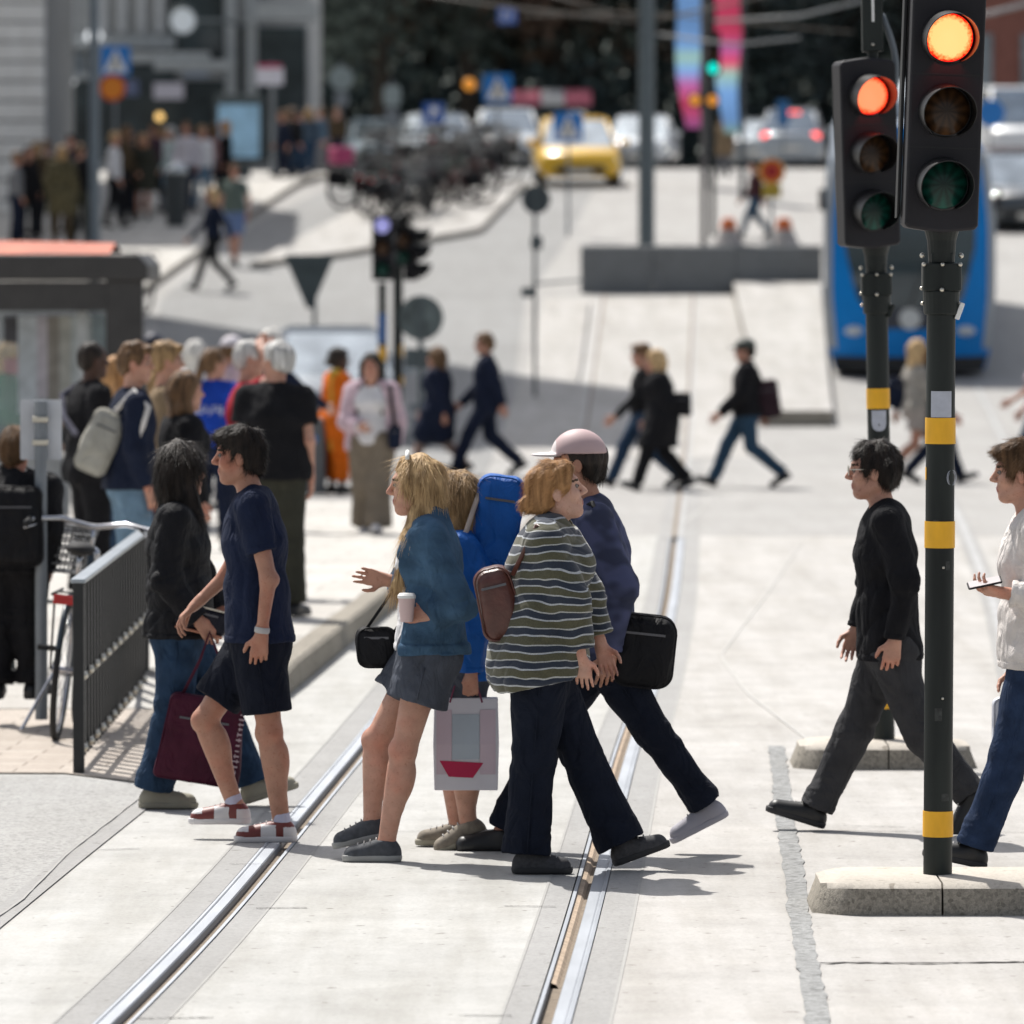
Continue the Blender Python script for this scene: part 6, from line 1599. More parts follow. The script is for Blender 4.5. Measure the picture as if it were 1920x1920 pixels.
for px in (1303, 1336):
    c = P(px, 188, 127.8); o = thing('warning_lamp', 'amber warning lamp on the ' + ('left' if px < 1320 else 'right') + ' side of the slim brownish pole', 'lamp', c, group='amber lamps on the slim pole'); q = MB(); q.lathe([(.10, 0), (.10, .06), (.07, .09), (.001, .1)], ax=(0, -1, 0), n=16); q.build('lens', a_lit, o, smooth=True); q = MB(); q.box((0, .03, 0), (.24, .06, .26)); q.build('housing', m_post, o, bevel=.02)
# banners
def banner(label, x0, x1, y0, y1, Y, stops, pole_px, ptop):
    g = G(pole_px, Y); o = thing('banner', label, 'banner', g); z = lambda r: P(960, r, Y).z - g.z; xx = lambda p: X(p, Y) - g.x
    q = MB(); q.lathe([(.06, -.1), (.05, z(ptop))], n=12); q.build('pole', mat('banner_pole', (.06, .07, .08), rough=.6), o, auto=40)
    m = bpy.data.materials.new('banner_cloth'); m.use_nodes = True; t, b = nodes(m); tc = t.nodes.new('ShaderNodeTexCoord'); sx = t.nodes.new('ShaderNodeSeparateXYZ'); t.links.new(tc.outputs['Generated'], sx.inputs[0]); r = t.nodes.new('ShaderNodeValToRGB')
    e = r.color_ramp.elements; e[0].position = stops[0][0]; e[0].color = (*stops[0][1], 1); e[1].position = stops[1][0]; e[1].color = (*stops[1][1], 1)
    for p_, c in stops[2:]: k = e.new(p_); k.color = (*c, 1)
    t.links.new(sx.outputs[2], r.inputs[0]); t.links.new(r.outputs[0], b.inputs['Base Color']); b.inputs['Roughness'].default_value = .8
    tl = t.nodes.new('ShaderNodeBsdfTranslucent'); t.links.new(r.outputs[0], tl.inputs[0]); mx = t.nodes.new('ShaderNodeMixShader'); mx.inputs[0].default_value = .5; t.links.new(b.outputs[0], mx.inputs[1]); t.links.new(tl.outputs[0], mx.inputs[2]); t.links.new(mx.outputs[0], t.nodes['Material Output'].inputs[0])
    q = MB(); N_ = 30; A = []; B_ = []
    for i in range(N_ + 1):
        f = i / N_; zz = z(y0) + (z(y1) - z(y0)) * f; sh_ = .05 * math.sin(f * 7); tp = 1 - .45 * max(0, f - .5) * 2
        cx = (xx(x0) + xx(x1)) / 2 + sh_ + .12 * f; hw = (xx(x1) - xx(x0)) / 2 * tp
        A.append(V(cx - hw, .1 * math.sin(f * 9), zz)); B_.append(V(cx + hw, .1 * math.sin(f * 9 + 1), zz))
    q.sheet(A, B_); q.build('cloth', m, o, smooth=True)
    return o
bl_ = (.17, .34, .66); gr_ = (.28, .46, .40); pk_ = (.62, .06, .14); mg_ = (.42, .12, .34)
banner('pale blue banner ending in green and magenta on a far pole', 1262, 1312, -60, 240, 150, [(0, mg_), (.15, pk_), (.27, mg_), (.36, bl_), (.44, gr_), (.52, bl_), (1, bl_)], 1322, -100)
banner('pink banner ending in green and blue on the right far pole', 1334, 1384, -60, 250, 146, [(0, gr_), (.08, bl_), (.25, bl_), (.36, gr_), (.43, pk_), (.52, mg_), (.6, pk_), (1, pk_)], 1391, -100)
# overhead wires
m_cat = mat('wire_brown', (.16, .14, .12), rough=.6); m_catg = mat('wire_pale', (.30, .31, .31), rough=.5)
def wire(label, pts, Y, r, m):
    p0 = P(*pts[0], Y); o = thing('overhead_wire', label, 'overhead wire', p0, group='overhead tram wires'); q = MB(); q.tube([P(a, b2, Y) - p0 for a, b2 in pts], r, 6); q.build('cable', m, o, smooth=True)
wire('brownish overhead wire sagging from the top left to the thick pole', [(760, -14), (900, 6), (1060, 26), (1212, 42)], 126, .030, m_cat)
wire('upper overhead wire running down to the thick pole', [(1000, -18), (1110, 14), (1212, 36)], 126, .024, m_cat)
wire('overhead wire rising right from the thick pole past the banners', [(1212, 40), (1340, 14), (1460, -14)], 126, .026, m_cat)
wire('pale span wire behind the right banner', [(1212, 62), (1380, 84), (1500, 70)], 126, .030, m_catg)
wire('grey span wire above the blue tram', [(1340, 40), (1500, 30), (1660, -10)], 124, .030, m_catg)
wire('pale wire in front of the red brick building', [(1790, 40), (1860, 24), (1990, -10)], 124, .045, m_catg)
wire('thin wire crossing the dark trees near the top', [(980, 30), (1212, 24), (1420, 44), (1600, 60)], 130, .018, m_cat)

# blue square crossing signs
m_blue = flat('sign_blue', (.01, .17, .52), rough=.4); m_sw = flat('sign_white', (.72, .72, .72), rough=.4)
def crossing_sign(label, px, row, Y, size, top=None, ground=True, extra=None):
    rt, pl = sign_post('crossing_sign', label, px, Y, row - size * F / Y / 2 - 4, .03, m_galv)
    pl('sign_plate', sq(size, None, .05), row, px, m_blue, dy=-.05); k = size
    pl('triangle', [(-.40 * k, -.38 * k), (.40 * k, -.38 * k), (0, .40 * k)], row, px, m_sw, dy=-.054, t=.004)
    c = P(px, row, Y) - rt.location; q = MB(); q.prism(circ(.05 * k, 12, 0, .14 * k), .003, O=(c.x, -.058, c.z), N=(0, 1, 0)); q.prism([(-.05 * k, .08 * k), (.05 * k, .08 * k), (.05 * k, -.08 * k), (.13 * k, -.3 * k), (.07 * k, -.3 * k), (0, -.12 * k), (-.08 * k, -.3 * k), (-.14 * k, -.3 * k), (-.05 * k, -.08 * k)], .003, O=(c.x, -.0585, c.z), N=(0, 1, 0)); q.build('walking_figure', m_crack, rt)
    return rt, pl
rt, pl = crossing_sign('blue crossing sign above an orange round sign beside the lamp post', 217, 114, 140, .60)
pl('round_plate', circ(.27, 26), 165, 211, flat('sign_orange', (.70, .22, .015)), dy=-.05); pl('red_rim', circ(.27, 26) , 165, 211, flat('sign_redrim', (.5, .03, .02)), dy=-.035, t=.01)
c = P(211, 165, 140) - rt.location; q = MB(); q.ring((c.x, -.056, c.z), .25, .02, N=26); q.build('red_rim', flat('sign_redrim', (.5, .03, .02)), rt)
rt, pl = crossing_sign('blue crossing sign by a yellow lamp above the white car', 933, 166, 158, .66)
c = P(880, 158, 158); o = thing('warning_lamp', 'yellow lamp left of the crossing sign above the white car', 'lamp', c); q = MB(); q.lathe([(.14, 0), (.14, .08), (.001, .12)], ax=(0, -1, 0), n=16); q.build('lens', a_lit, o, smooth=True); q = MB(); q.tube([V(.03, .04, 0), V(.5, .06, -.05)], .02, 6); q.build('arm', m_galv, o)
crossing_sign('blue crossing sign in front of the yellow taxi', 1065, 238, 136, .58)
rt, pl = sign_post('parking_sign', 'small blue square sign above the parked grey car', 813, 168, 190, .03, m_galv); pl('sign_plate', sq(.52, .50, .04), 212, 813, flat('sign_blue2', (.03, .10, .36))); pl('symbol', [(-.07, -.16), (-.02, -.16), (-.02, -.03), (.08, -.02), (.12, .06), (.08, .15), (-.07, .16)], 212, 813, m_sw, dy=-.054, t=.004)
c = P(951, 29, 140); o = thing('hanging_sign', 'small blue sign with white digits hung on the overhead wire', 'sign', c); q = MB(); q.box((0, 0, 0), (.38, .03, .34)); q.build('sign_plate', flat('sign_blue3', (.06, .13, .42)), o, bevel=.01)
q = MB(); [q.box((x, -.018, z), d) for x, z, d in ((-.07, .08, (.10, .004, .025)), (-.03, .04, (.025, .004, .08)), (-.07, 0, (.10, .004, .025)), (-.11, -.04, (.025, .004, .08)), (-.07, -.08, (.10, .004, .025)), (.08, 0, (.03, .004, .18)))]; q.build('digits', m_sw, o)
q = MB(); q.tube([V(0, 0, .17), V(0, 0, .36)], .01, 6); q.build('hanger', m_catg, o)
for px, row, Y, nm, r_, lab in ((640, 147, 172, 'round_sign', .30, 'grey round sign on a post at the end of the far pavement'), (735, 180, 170, 'round_sign', .22, 'small pale sign back on a post above the light blue car')):
    rt, pl = sign_post(nm, lab, px, Y, row - 30, .035, m_galv); pl('sign_plate', circ(r_, 24) if r_ > .25 else sq(.42, .5, .08), row, px, mat('sign_pale', (.26, .31, .31), rough=.5), dy=-.05); pl('sub_plate', sq(.34, .34, .05), row + 38, px, m_galv, dy=-.05)
rt, pl = sign_post('sign_post', 'white sign with a pink top edge on a grey post at the far pavement', 512, 158, 118, .05, m_galv, .13); pl('sign_plate', sq(.62, .40, .03), 143, 506, flat('plate_white', (.62, .62, .70))); pl('top_edge', sq(.55, .10, .03), 124, 506, flat('plate_pink', (.42, .06, .14)), dy=-.055, t=.006)

# road works: round sign, cones
p_ = G(1446, 124.6); rw = thing('road_works_sign', 'red and yellow round road works sign behind the concrete wall', 'sign', p_); z = lambda r: P(960, r, p_.y).z - p_.z
q = MB(); q.lathe([(.03, 0), (.03, z(300))], n=10); q.build('post', m_galv, rw); q = MB(); q.lathe([(.24, 0), (.24, .03)], c=(0, -.06, z(322)), ax=(0, -1, 0), n=26); q.build('yellow_disc', flat('works_yellow', (.66, .33, .04)), rw, auto=40)
q = MB(); q.lathe([(.19, 0), (.19, .012)], c=(0, -.09, z(321)), ax=(0, -1, 0), n=26); q.build('orange_ring', flat('works_orange', (.58, .09, .015)), rw, auto=40); q = MB(); q.lathe([(.11, 0), (.11, .01)], c=(0, -.103, z(322)), ax=(0, -1, 0), n=22); q.build('red_centre', flat('works_red', (.33, .008, .01)), rw, auto=40); q = MB(); q.box((0, -.07, z(358)), (.34, .02, .24)); q.build('yellow_plate', flat('works_olive', (.42, .30, .03)), rw)
q = MB(); q.box((0, 0, .06), (.7, .5, .12)); q.build('foot', m_galv, rw, bevel=.03)
m_cone = flat('cone_orange', (.55, .12, .02)); m_conew = flat('cone_sleeve', (.34, .32, .31))
for px, row, lab in ((1366, 462, 'orange tipped traffic cone behind the wall, left of the worker'), (1470, 460, 'orange tipped traffic cone behind the wall, right of the worker')):
    p_ = at(px, 463); o = thing('traffic_cone', lab, 'traffic cone', p_, group='cones behind the wall')
    q = MB(); q.box((0, 0, .02), (.8, .6, .04)); q.build('base', m_wall, o, bevel=.01); q = MB(); q.lathe([(.30, .04), (.17, .34)], n=18); q.build('lower_sleeve', m_conew, o, auto=40); q = MB(); q.lathe([(.172, .34), (.12, .54), (.07, .56)], n=18); q.build('tip', m_cone, o, auto=40)
# poster panel and litter bin at the far pavement
p_ = G(449, 152, .13); o = thing('poster_stand', 'pale blue lit poster panel at the far left pavement', 'poster stand', p_); z = lambda r: P(960, r, 152).z - p_.z
q = MB(); q.rbox((0, 0, (z(190) + .4) / 2 + .1), (1.05, .16, z(190) - .3), .05, 3, axis='y'); q.build('case', m_galvd, o, bevel=.01); q = MB(); q.box((0, -.083, (z(196) + z(296)) / 2), (.90, .004, z(196) - z(296))); q.build('poster', flat('poster_blue', (.22, .38, .52), var=.35, scale=2.5, emit=(.25, .42, .58), est=.18), o); q = MB(); q.box((0, 0, .15), (.5, .14, .3)); q.build('foot', m_galvd, o)
p_ = at(330, 424, .13); o = thing('litter_bin', 'dark litter bin with a pale domed top on the far pavement', 'litter bin', p_); h = 112 / (F / p_.y)
q = MB(); q.lathe([(.19, 0), (.23, h * .85), (.235, h * .88)], n=20); q.build('bin_body', mat('bin_dark', (.035, .042, .045), rough=.6), o, auto=40); q = MB(); q.lathe([(.24, h * .88), (.22, h * .97), (.10, h * 1.06), (.001, h * 1.08)], n=20); q.build('bin_lid', mat('bin_lid_pale', (.55, .58, .60), rough=.25, metal=.6), o, smooth=True)

# parked bicycles on the island
fr_ = [mat('bike_a', (.03, .03, .035), rough=.3), mat('bike_b', (.02, .07, .05), rough=.3), mat('bike_c', (.10, .02, .02), rough=.3), mat('bike_d', (.09, .10, .11), rough=.3)]
GB = 'bicycles parked on the far island'
protos = [bicycle('black city bicycle parked at the near end of the far island row', G(702, 140, .13), math.radians(118), fr_[0], True, .05, GB, lod=0), bicycle('dark green bicycle parked on the far island', G(765, 141, .13), math.radians(70), fr_[1], False, -.04, GB, lod=0), bicycle('dark red bicycle parked on the far island', G(836, 142, .13), math.radians(-150), fr_[2], False, .05, GB, lod=0), bicycle('silver framed bicycle parked on the far island', G(735, 144, .13), math.radians(100), fr_[3], True, 0, GB, lod=0)]
bicycle('cargo bicycle with a pink front box at the left end of the island row', G(690, 143.5, .13), math.radians(200), fr_[0], False, 0, GB, box=flat('box_pink', (.48, .06, .17)), lod=0)
rb_ = random.Random(5)
cols_ = ['first', 'second', 'third', 'fourth']
pos = [(800, 140.5), (826, 144.5), (860, 143.5), (786, 150.5), (893, 147.5), (868, 152.5), (915, 151.5), (744, 149.5), (832, 155.5), (690, 141.5), (720, 139.5), (752, 138.5), (780, 140.5), (812, 143.5), (846, 145.5), (872, 147.5), (902, 149.5), (706, 146.5), (768, 145.5), (814, 149.5), (932, 154.5)]
kinds_ = ['black city bicycle', 'dark green bicycle', 'dark red bicycle', 'silver framed bicycle']
where_ = ['in the middle of the island row', 'behind the dark red bicycle', 'near the right end of the row', 'in the back row of the island', 'towards the taxi end of the row', 'in the back right of the row', 'at the far right end of the row', 'behind the near end of the row', 'in the back row below the grey car', 'below the pink box', 'lowest in the row at its near end', 'in the front row behind the dark signals', 'in the front row right of the dark signals', 'in the front row left of its middle', 'in the front row below the grey car', 'in the front row towards the right end', 'just left of the white car', 'close behind the pink box', 'in the second row behind the dark signals', 'in the third row below the grey car', 'right below the headlight of the white car']
for i, (px, Y) in enumerate(pos):
    c = copy_tree(protos[i % 4]); c.scale = (1.12, 1.12, 1.12); c.location = G(px, Y, .13); c.rotation_euler = (rb_.uniform(-.06, .06), 0, rb_.uniform(0, 6.28)); c['label'] = kinds_[i % 4] + ' parked ' + where_[i]
c = copy_tree(protos[0]); c.location = G(256, 117.5, .13); c.rotation_euler = (.04, 0, 1.3); c['label'] = 'black bicycle standing right of the lamp post behind the shelter roof'; del c['group']
# ------------------------------------------------------------------ vehicles
m_cglass = mat('car_glass', (.50, .56, .60), rough=.12, metal=.85, var=.25, scale=2.5); m_tyre = m_rub; m_rim = mat('wheel_rim', (.45, .46, .47), rough=.35, metal=.8); m_plate = flat('number_plate', (.65, .63, .58)); m_dark = flat('car_trim', (.015, .016, .018), rough=.5)
hl_on = flat('headlamp_on', (.8, .8, .7), emit=(1.0, .95, .78), est=9.0); hl_off = mat('headlamp_glass', (.55, .58, .60), rough=.08, var=.2, scale=30); tl_on = flat('tail_lamp_on', (.5, .02, .02), emit=(1.0, .10, .09), est=2.6); tl_off = flat('tail_lamp', (.22, .01, .01), rough=.2)
def car(label, px, by, heading, paint, kind='hatch', lit=True, tail=False, group='cars in the street', Yp=None, cat='car', W=1.80, H=1.47, L=4.3, name='car', indicator=False):
    p = at(px, by) if Yp is None else G(px, Yp)
    r = thing(name, label, cat, p, group=group); sl_ = (gz(p.y + 2) - gz(p.y - 2)) / 4
    r.rotation_euler = (math.atan(sl_) * math.cos(math.radians(heading)), 0, math.radians(heading))
    hw = W / 2; hl = L / 2; zb = .60 * H if kind != 'van' else .55 * H
    def sec(y, w, z0, z1, k=.10):
        return [V(-w * .86, y, z0), V(-w * .98, y, z0 + .12), V(-w, y, (z0 + z1) / 2), V(-w * .97, y, z1 - k), V(-w * .86, y, z1), V(w * .86, y, z1), V(w * .97, y, z1 - k), V(w, y, (z0 + z1) / 2), V(w * .98, y, z0 + .12), V(w * .86, y, z0)]
    hz = .56 * H if kind != 'van' else .60 * H
    st = [sec(-hl, hw * .70, .26, hz * .80, .05), sec(-hl + .06, hw * .86, .22, hz * .86), sec(-hl + .25, hw * .96, .20, hz * .92), sec(-hl + .7, hw, .19, hz * .98), sec(-hl * .42, hw, .19, zb), sec(0, hw, .19, zb + .01), sec(hl * .5, hw, .19, zb + .03), sec(hl - .35, hw * .98, .20, zb + .02), sec(hl - .06, hw * .90, .24, zb - .02), sec(hl, hw * .78, .30, zb - .10, .05)]
    q = MB(); q.loft(st); q.build('body', paint, r, smooth=True)
    f0, f1, r1, r0 = {'hatch': (-hl * .50, -hl * .12, hl * .62, hl * .92), 'sedan': (-hl * .45, -hl * .10, hl * .42, hl * .78), 'van': (-hl * .78, -hl * .52, hl * .93, hl * .97), 'suv': (-hl * .46, -hl * .16, hl * .70, hl * .93)}[kind]
    def cs(y, w, z): return [V(-w, y, z), V(w, y, z)]
    zr = H; rw = hw * (.74 if kind != 'van' else .84)
    q = MB(); zbb = zb - .03
    lo_ = [V(-hw * .90, f0, zbb), V(hw * .90, f0, zbb), V(hw * .92, 0, zbb), V(hw * .88, r0, zbb), V(-hw * .88, r0, zbb), V(-hw * .92, 0, zbb)]
    hi_ = [V(-rw * .94, f1, zr - .06), V(rw * .94, f1, zr - .06), V(rw, (f1 + r1) / 2, zr - .05), V(rw * .92, r1, zr - .08), V(-rw * .92, r1, zr - .08), V(-rw, (f1 + r1) / 2, zr - .05)]
    q.loft([lo_, hi_], cap=False); q.build('windows', m_cglass, r)
    q = MB(); top = [V(v.x * .86, v.y * .95 + (f1 + r1) * .025, zr) for v in hi_]; h2 = [V(v.x * 1.01, v.y, v.z - .01) for v in hi_]; q.loft([h2, top]); q.build('roof', paint, r, smooth=False, bevel=.03)
    for i in range(6):
        q = MB(); a = lo_[i]; b2 = hi_[i]; q.tube([a, b2], .035 if i in (0, 1, 3, 4) else .025, 6); q.build('pillar', paint, r, smooth=True)
    for x in (-1, 1):
        for y in (-hl * .62, hl * .60):
            q = MB(); q.lathe([(.20, -.1), (.31, -.1), (.33, -.06), (.33, .06), (.31, .1), (.20, .1)], c=(x * (hw - .12), y, .33), ax=(1, 0, 0), n=22); wv = q.build('wheel', m_tyre, r, auto=40); q = MB(); q.lathe([(.21, -.10), (.19, .105), (.05, .085)], c=(x * (hw - .12), y, .33), ax=(x, 0, 0), n=18); q.build('rim', m_rim, wv, auto=40)
        q = MB(); q.sphere((x * hw * .70, -hl + .14, hz * .70), (.17, .09, .08), 12, 8); q.build('headlight', hl_on if lit else hl_off, r, smooth=True)
        q = MB(); q.sphere((x * hw * .74, hl - .08, zb - .10), (.13, .07, .11), 12, 8); q.build('tail_light', tl_on if tail else tl_off, r, smooth=True)
        q = MB(); q.sphere((x * (hw + .10), f0 + .18, zb + .06), (.11, .06, .075), 10, 8); q.build('mirror', paint, r, smooth=True)
        if indicator and x < 0: q = MB(); q.sphere((x * hw * .90, -hl + .22, hz * .68), (.07, .08, .06), 10, 6); q.build('indicator', flat('indicator_orange', (.7, .2, .02), emit=(1, .25, .05), est=2.0), r, smooth=True)
    q = MB(); q.rbox((0, -hl - .005, hz * .46), (hw * 1.2, .05, .16), .06, 3, axis='y'); q.build('grille', m_dark, r)
    q = MB(); q.box((0, -hl - .035, hz * .40), (.50, .012, .11)); q.build('number_plate', m_plate, r); q = MB(); q.box((0, hl + .012, hz * .62), (.50, .02, .11)); q.build('number_plate', m_plate, r)
    if tail: q = MB(); q.box((.0, r1 + .04, zr - .09), (.5, .03, .035)); q.build('brake_strip', tl_on, r)
    return r
pt = lambda n, c: mat('paint_' + n, c, rough=.3, var=.04, coat=.8, spec=.5)
taxi = car('yellow taxi with lit headlights driving towards the camera', 1080, 344, 2, pt('yellow', (.80, .47, .01)), 'hatch', True, H=1.45, W=1.84, cat='taxi')
q = MB(); q.rbox((0, .1, 1.50), (.42, .16, .13), .04, 3, axis='y'); q.build('roof_sign', m_whitepaint, taxi, bevel=.02)
car('white car with lit headlights following left of the taxi', 950, 330, 3, pt('white', (.62, .65, .68)), 'suv', True, H=1.6, Yp=184)
car('pale car with glowing orange and white lamp right of the taxi', 1205, 328, -6, pt('white', (.62, .65, .68)), 'sedan', True, Yp=188, H=1.45, indicator=True)
car('grey estate car parked behind the bicycles', 822, 332, 12, pt('grey', (.22, .24, .26)), 'suv', False, Yp=190, H=1.52)
car('light blue car parked at the left behind the pink box bicycle', 705, 345, 8, pt('paleblue', (.34, .42, .46)), 'hatch', False, Yp=198, H=1.42)
car('silver car driving away with red tail lights left of the tram', 1486, 316, 176, pt('silver', (.36, .40, .44)), 'suv', False, True, Yp=190, H=1.62)
car('small silver car further left of the red lit silver car', 1436, 312, 170, pt('silver2', (.33, .36, .38)), 'hatch', False, Yp=199, H=1.42)
car('white van behind the dark car at the right edge', 1905, 0, 4, pt('white2', (.70, .71, .72)), 'van', False, Yp=158, H=2.1, W=1.95, L=4.9, name='van', cat='van')
car('dark car facing the camera at the right edge beside the tram', 1902, 0, 4, pt('dark', (.03, .04, .05)), 'hatch', False, Yp=139, H=1.48)
car('pale car hidden behind the crowd, only windscreen and roof showing', 622, 0, 4, pt('palegrey', (.50, .54, .56)), 'hatch', False, Yp=93, H=1.46)
# kiosk with red and white awning up the street
p_ = G(1040, 203); k_ = thing('kiosk', 'small dark kiosk with a red and white awning above the taxi', 'kiosk', p_); z = lambda r: P(960, r, 203).z - p_.z
q = MB(); q.box((0, .9, z(196) / 2), (2.2, 1.6, z(196))); q.build('cabin', flat('kiosk_dark', (.03, .035, .04)), k_, bevel=.03)
for i, (a, b2, c) in enumerate(((-1.25, -.40, (.62, .16, .22)), (-.395, .28, (.7, .68, .66)), (.285, 1.08, (.62, .16, .22)))): q = MB(); q.loft([[V(a, 0, z(197)), V(a, .05, z(182)), V(a, 1.5, z(166)), V(a, 1.6, z(172))], [V(b2, 0, z(197)), V(b2, .05, z(182)), V(b2, 1.5, z(166)), V(b2, 1.6, z(172))]]); q.build('awning', flat('awning_%d' % (i % 2), c), k_)
q = MB(); q.box((0, .08, z(215)), (1.5, .02, .35)); q.build('hatch', m_glass, k_)

# ------------------------------------------------------------------ tram
Yt = 107.0; px_t = 1706
tx = X(px_t, Yt); tg = V(tx, Yt, gz(Yt)); hdg = -math.atan2(tx - 1.0, Yt)
tm = thing('tram', 'blue tram seen from the front, halted behind the signal posts', 'tram', tg, hdg); tm.rotation_euler = (math.atan((gz(Yt + 8) - gz(Yt)) / 8) * .8, 0, hdg)
m_tb = mat('tram_blue', (.0, .19, .56), rough=.4, coat=.0, spec=.2, var=.05); m_tg = mat('tram_grey', (.30, .33, .36), rough=.4, var=.06); m_ts = mat('tram_side', (.40, .46, .54), rough=.35, var=.06); m_tglass = mat('tram_glass', (.035, .055, .065), rough=.08, spec=.7, var=.5, scale=.7)
def thw(z): return float(np.interp(z, [.12, .4, 1.3, 2.4, 3.3, 3.75, 3.9], [1.16, 1.24, 1.325, 1.325, 1.22, 1.0, .8]))
def ty(x, z): return .42 * (abs(x) / 1.325) ** 2.6 + .16 * max(0, z - 1.5) ** 1.4 * .55 + .10 * max(0, .9 - z)
zs = [.12, .3, .6, .95, 1.3, 1.8, 2.4, 2.9, 3.3, 3.6, 3.8, 3.9]
def out(y, k=1.0, fr=False):
    pts = [(-thw(z_) * k, z_) for z_ in zs] + [(thw(z_) * k, z_) for z_ in reversed(zs)]
    return [V(x_, (ty(x_, z_) if fr else y), z_) for x_, z_ in pts]
q = MB(); q.loft([out(0, 1, True), out(1.2), out(8), out(15)], cap=False); q.build('side_shell', m_ts, tm, auto=40)
def front(nm, zz, le, ri, m, lift, nx=14, nz=12):
    q = MB(); rows = []
    for i in range(nz + 1):
        z_ = zz[0] + (zz[1] - zz[0]) * i / nz; a, b2 = le(z_), ri(z_)
        rows.append([V(a + (b2 - a) * j / nx, ty(a + (b2 - a) * j / nx, z_) - lift, z_) for j in range(nx + 1)])
    for a, b2 in zip(rows[:-1], rows[1:]): q.sheet(a, b2)
    return q.build(nm, m, tm, smooth=True)
front('front_shell', (.12, 3.9), lambda z: -thw(z), lambda z: thw(z), m_tb, .0)
ww = lambda z: float(np.interp(z, [1.0, 1.25, 2.0, 3.4], [.62, .82, 1.0, 1.06]))
front('windscreen', (1.05, 3.35), lambda z: -ww(z), lambda z: ww(z), m_tglass, .012)
front('side_edge', (.45, 3.5), lambda z: -thw(z), lambda z: -thw(z) + .12, m_tg, .008, 3); front('side_edge', (.45, 3.5), lambda z: thw(z) - .12, lambda z: thw(z), m_tg, .008, 3)
front('nose_panel', (.78, 1.10), lambda z: -.52, lambda z: .52, mat('nose_dark', (.015, .022, .04), rough=.3), .014)
front('skirt', (.10, .34), lambda z: -thw(z) * .98, lambda z: thw(z) * .98, m_dark, .02)
front('destination_display', (3.38, 3.68), lambda z: -.72, lambda z: .72, m_dark, .012)
q = MB(); q.prism(circ(.165, 28), .02, O=(0, -.05, .94), N=(0, 1, 0)); q.build('emblem', mat('emblem_grey', (.42, .45, .47), rough=.3, metal=.5), tm)
for x in (-1, 1):
    q = MB(); q.sphere((x * .86, .12, .74), (.15, .05, .08), 12, 8); q.build('headlight', hl_off, tm, smooth=True)
    q = MB(); q.box((x * 1.36, .55, 2.75), (.10, .18, .34)); q.build('mirror', m_dark, tm, bevel=.03)
for y in (2.0, 4.5, 7, 9.5, 12): 
    for x in (-1, 1): q = MB(); q.box((x * 1.322, y, 2.15), (.02, 2.1, 1.0)); q.build('side_window', m_tglass, tm)
q = MB(); q.box((0, 6.5, 4.06), (1.7, 8, .34)); q.build('roof_equipment', m_tg, tm, bevel=.05)
q = MB(); q.tube([V(-.02, -.02, 1.1), V(.35, -.03, 2.1)], .015, 6); q.build('wiper', m_dark, tm)

# ------------------------------------------------------------------ buildings
m_pale = groundmat('pale_stone', (.80, .80, .80), dark=.9, speck=.08, fine=20); m_facade = groundmat('grey_facade', (.58, .59, .58), dark=.85, speck=.08, fine=20)
m_brick = groundmat('red_brick', (.33, .14, .11), dark=.8, speck=.2, fine=20); m_canopy = mat('canopy_grey', (.38, .40, .40), rough=.6); m_win = mat('window_dark', (.035, .05, .055), rough=.1, var=.5, scale=1.5)
m_wpale = mat('window_pale', (.22, .25, .27), rough=.15, var=.3)
Yb1 = 141.0; zg = gz(Yb1)
b1 = thing('stone_building', 'pale banded stone building corner at the left edge', 'building', (X(86, Yb1), Yb1, zg))
q = MB(); q.box((-6.0, 5, 7.5), (11.9, 10, 17)); q.build('wall', m_wall, b1)
for i in range(40):
    q = MB(); q.box((-6.0, -.03, .15 + i * .40), (12.0, .12, .36)); q.build('stone_course', m_pale, b1, bevel=.02)
for i in range(3): q = MB(); q.box((-2.2 - 2.6 * i, -.10, 8.6), (1.2, .06, 2.0)); q.build('window', m_win, b1)
Yb2 = 176.0; zg = gz(Yb2); xc = X(86, Yb2)
b2_ = thing('shop_building', 'grey modern shop building with dark glass and canopies behind the left crowd', 'building', (xc, Yb2, zg)); z = lambda r: P(960, r, Yb2).z - zg; xx = lambda p: X(p, Yb2) - xc
q = MB(); q.box((xx(330) - 3.2, 6.2, 7), (xx(575) - xx(86) + 6.5, 12, 14.5)); q.build('wall', m_facade, b2_)
def panel(nm, x0, x1, y0, y1, m, t=.12, dy=0.0): q = MB(); q.box(((xx(x0) + xx(x1)) / 2, -t / 2 + .18 - dy, (z(y0) + z(y1)) / 2), (xx(x1) - xx(x0), t, abs(z(y0) - z(y1)))); return q.build(nm, m, b2_, bevel=.01)
panel('shop_glass', 40, 575, 150, 300, m_win, .10); panel('fascia', 40, 330, 66, 92, m_canopy, .3); panel('upper_window', 92, 160, 96, 150, m_wpale, .12); panel('upper_window', 200, 330, 96, 150, m_win, .12)
for x in (92, 128, 186, 222, 258, 292): panel('rib', x, x + 16, -60, 62, mat('rib_grey', (.5, .51, .51)), .22)
panel('dark_recess', 318, 420, -60, 112, m_win, .14); panel('dark_recess', 420, 575, 50, 190, m_win, .15)
for (x0, x1, r0, r1, dy) in ((235, 400, 102, 122, 1.4), (300, 440, 118, 136, 1.6), (488, 600, 12, 42, 1.2), (40, 200, 140, 152, .8)): panel('canopy', x0, x1, r0, r1, m_canopy, 1.2, dy)
panel('shop_sign', 290, 346, 156, 186, flat('sign_lilac', (.5, .48, .54), emit=(.5, .48, .54), est=.12), .1, .3); panel('shop_sign', 346, 392, 128, 146, flat('sign_bluegrey', (.33, .38, .45)), .1, .3); panel('shop_sign', 236, 262, 150, 180, flat('sign_blue4', (.18, .22, .36)), .1, .3)
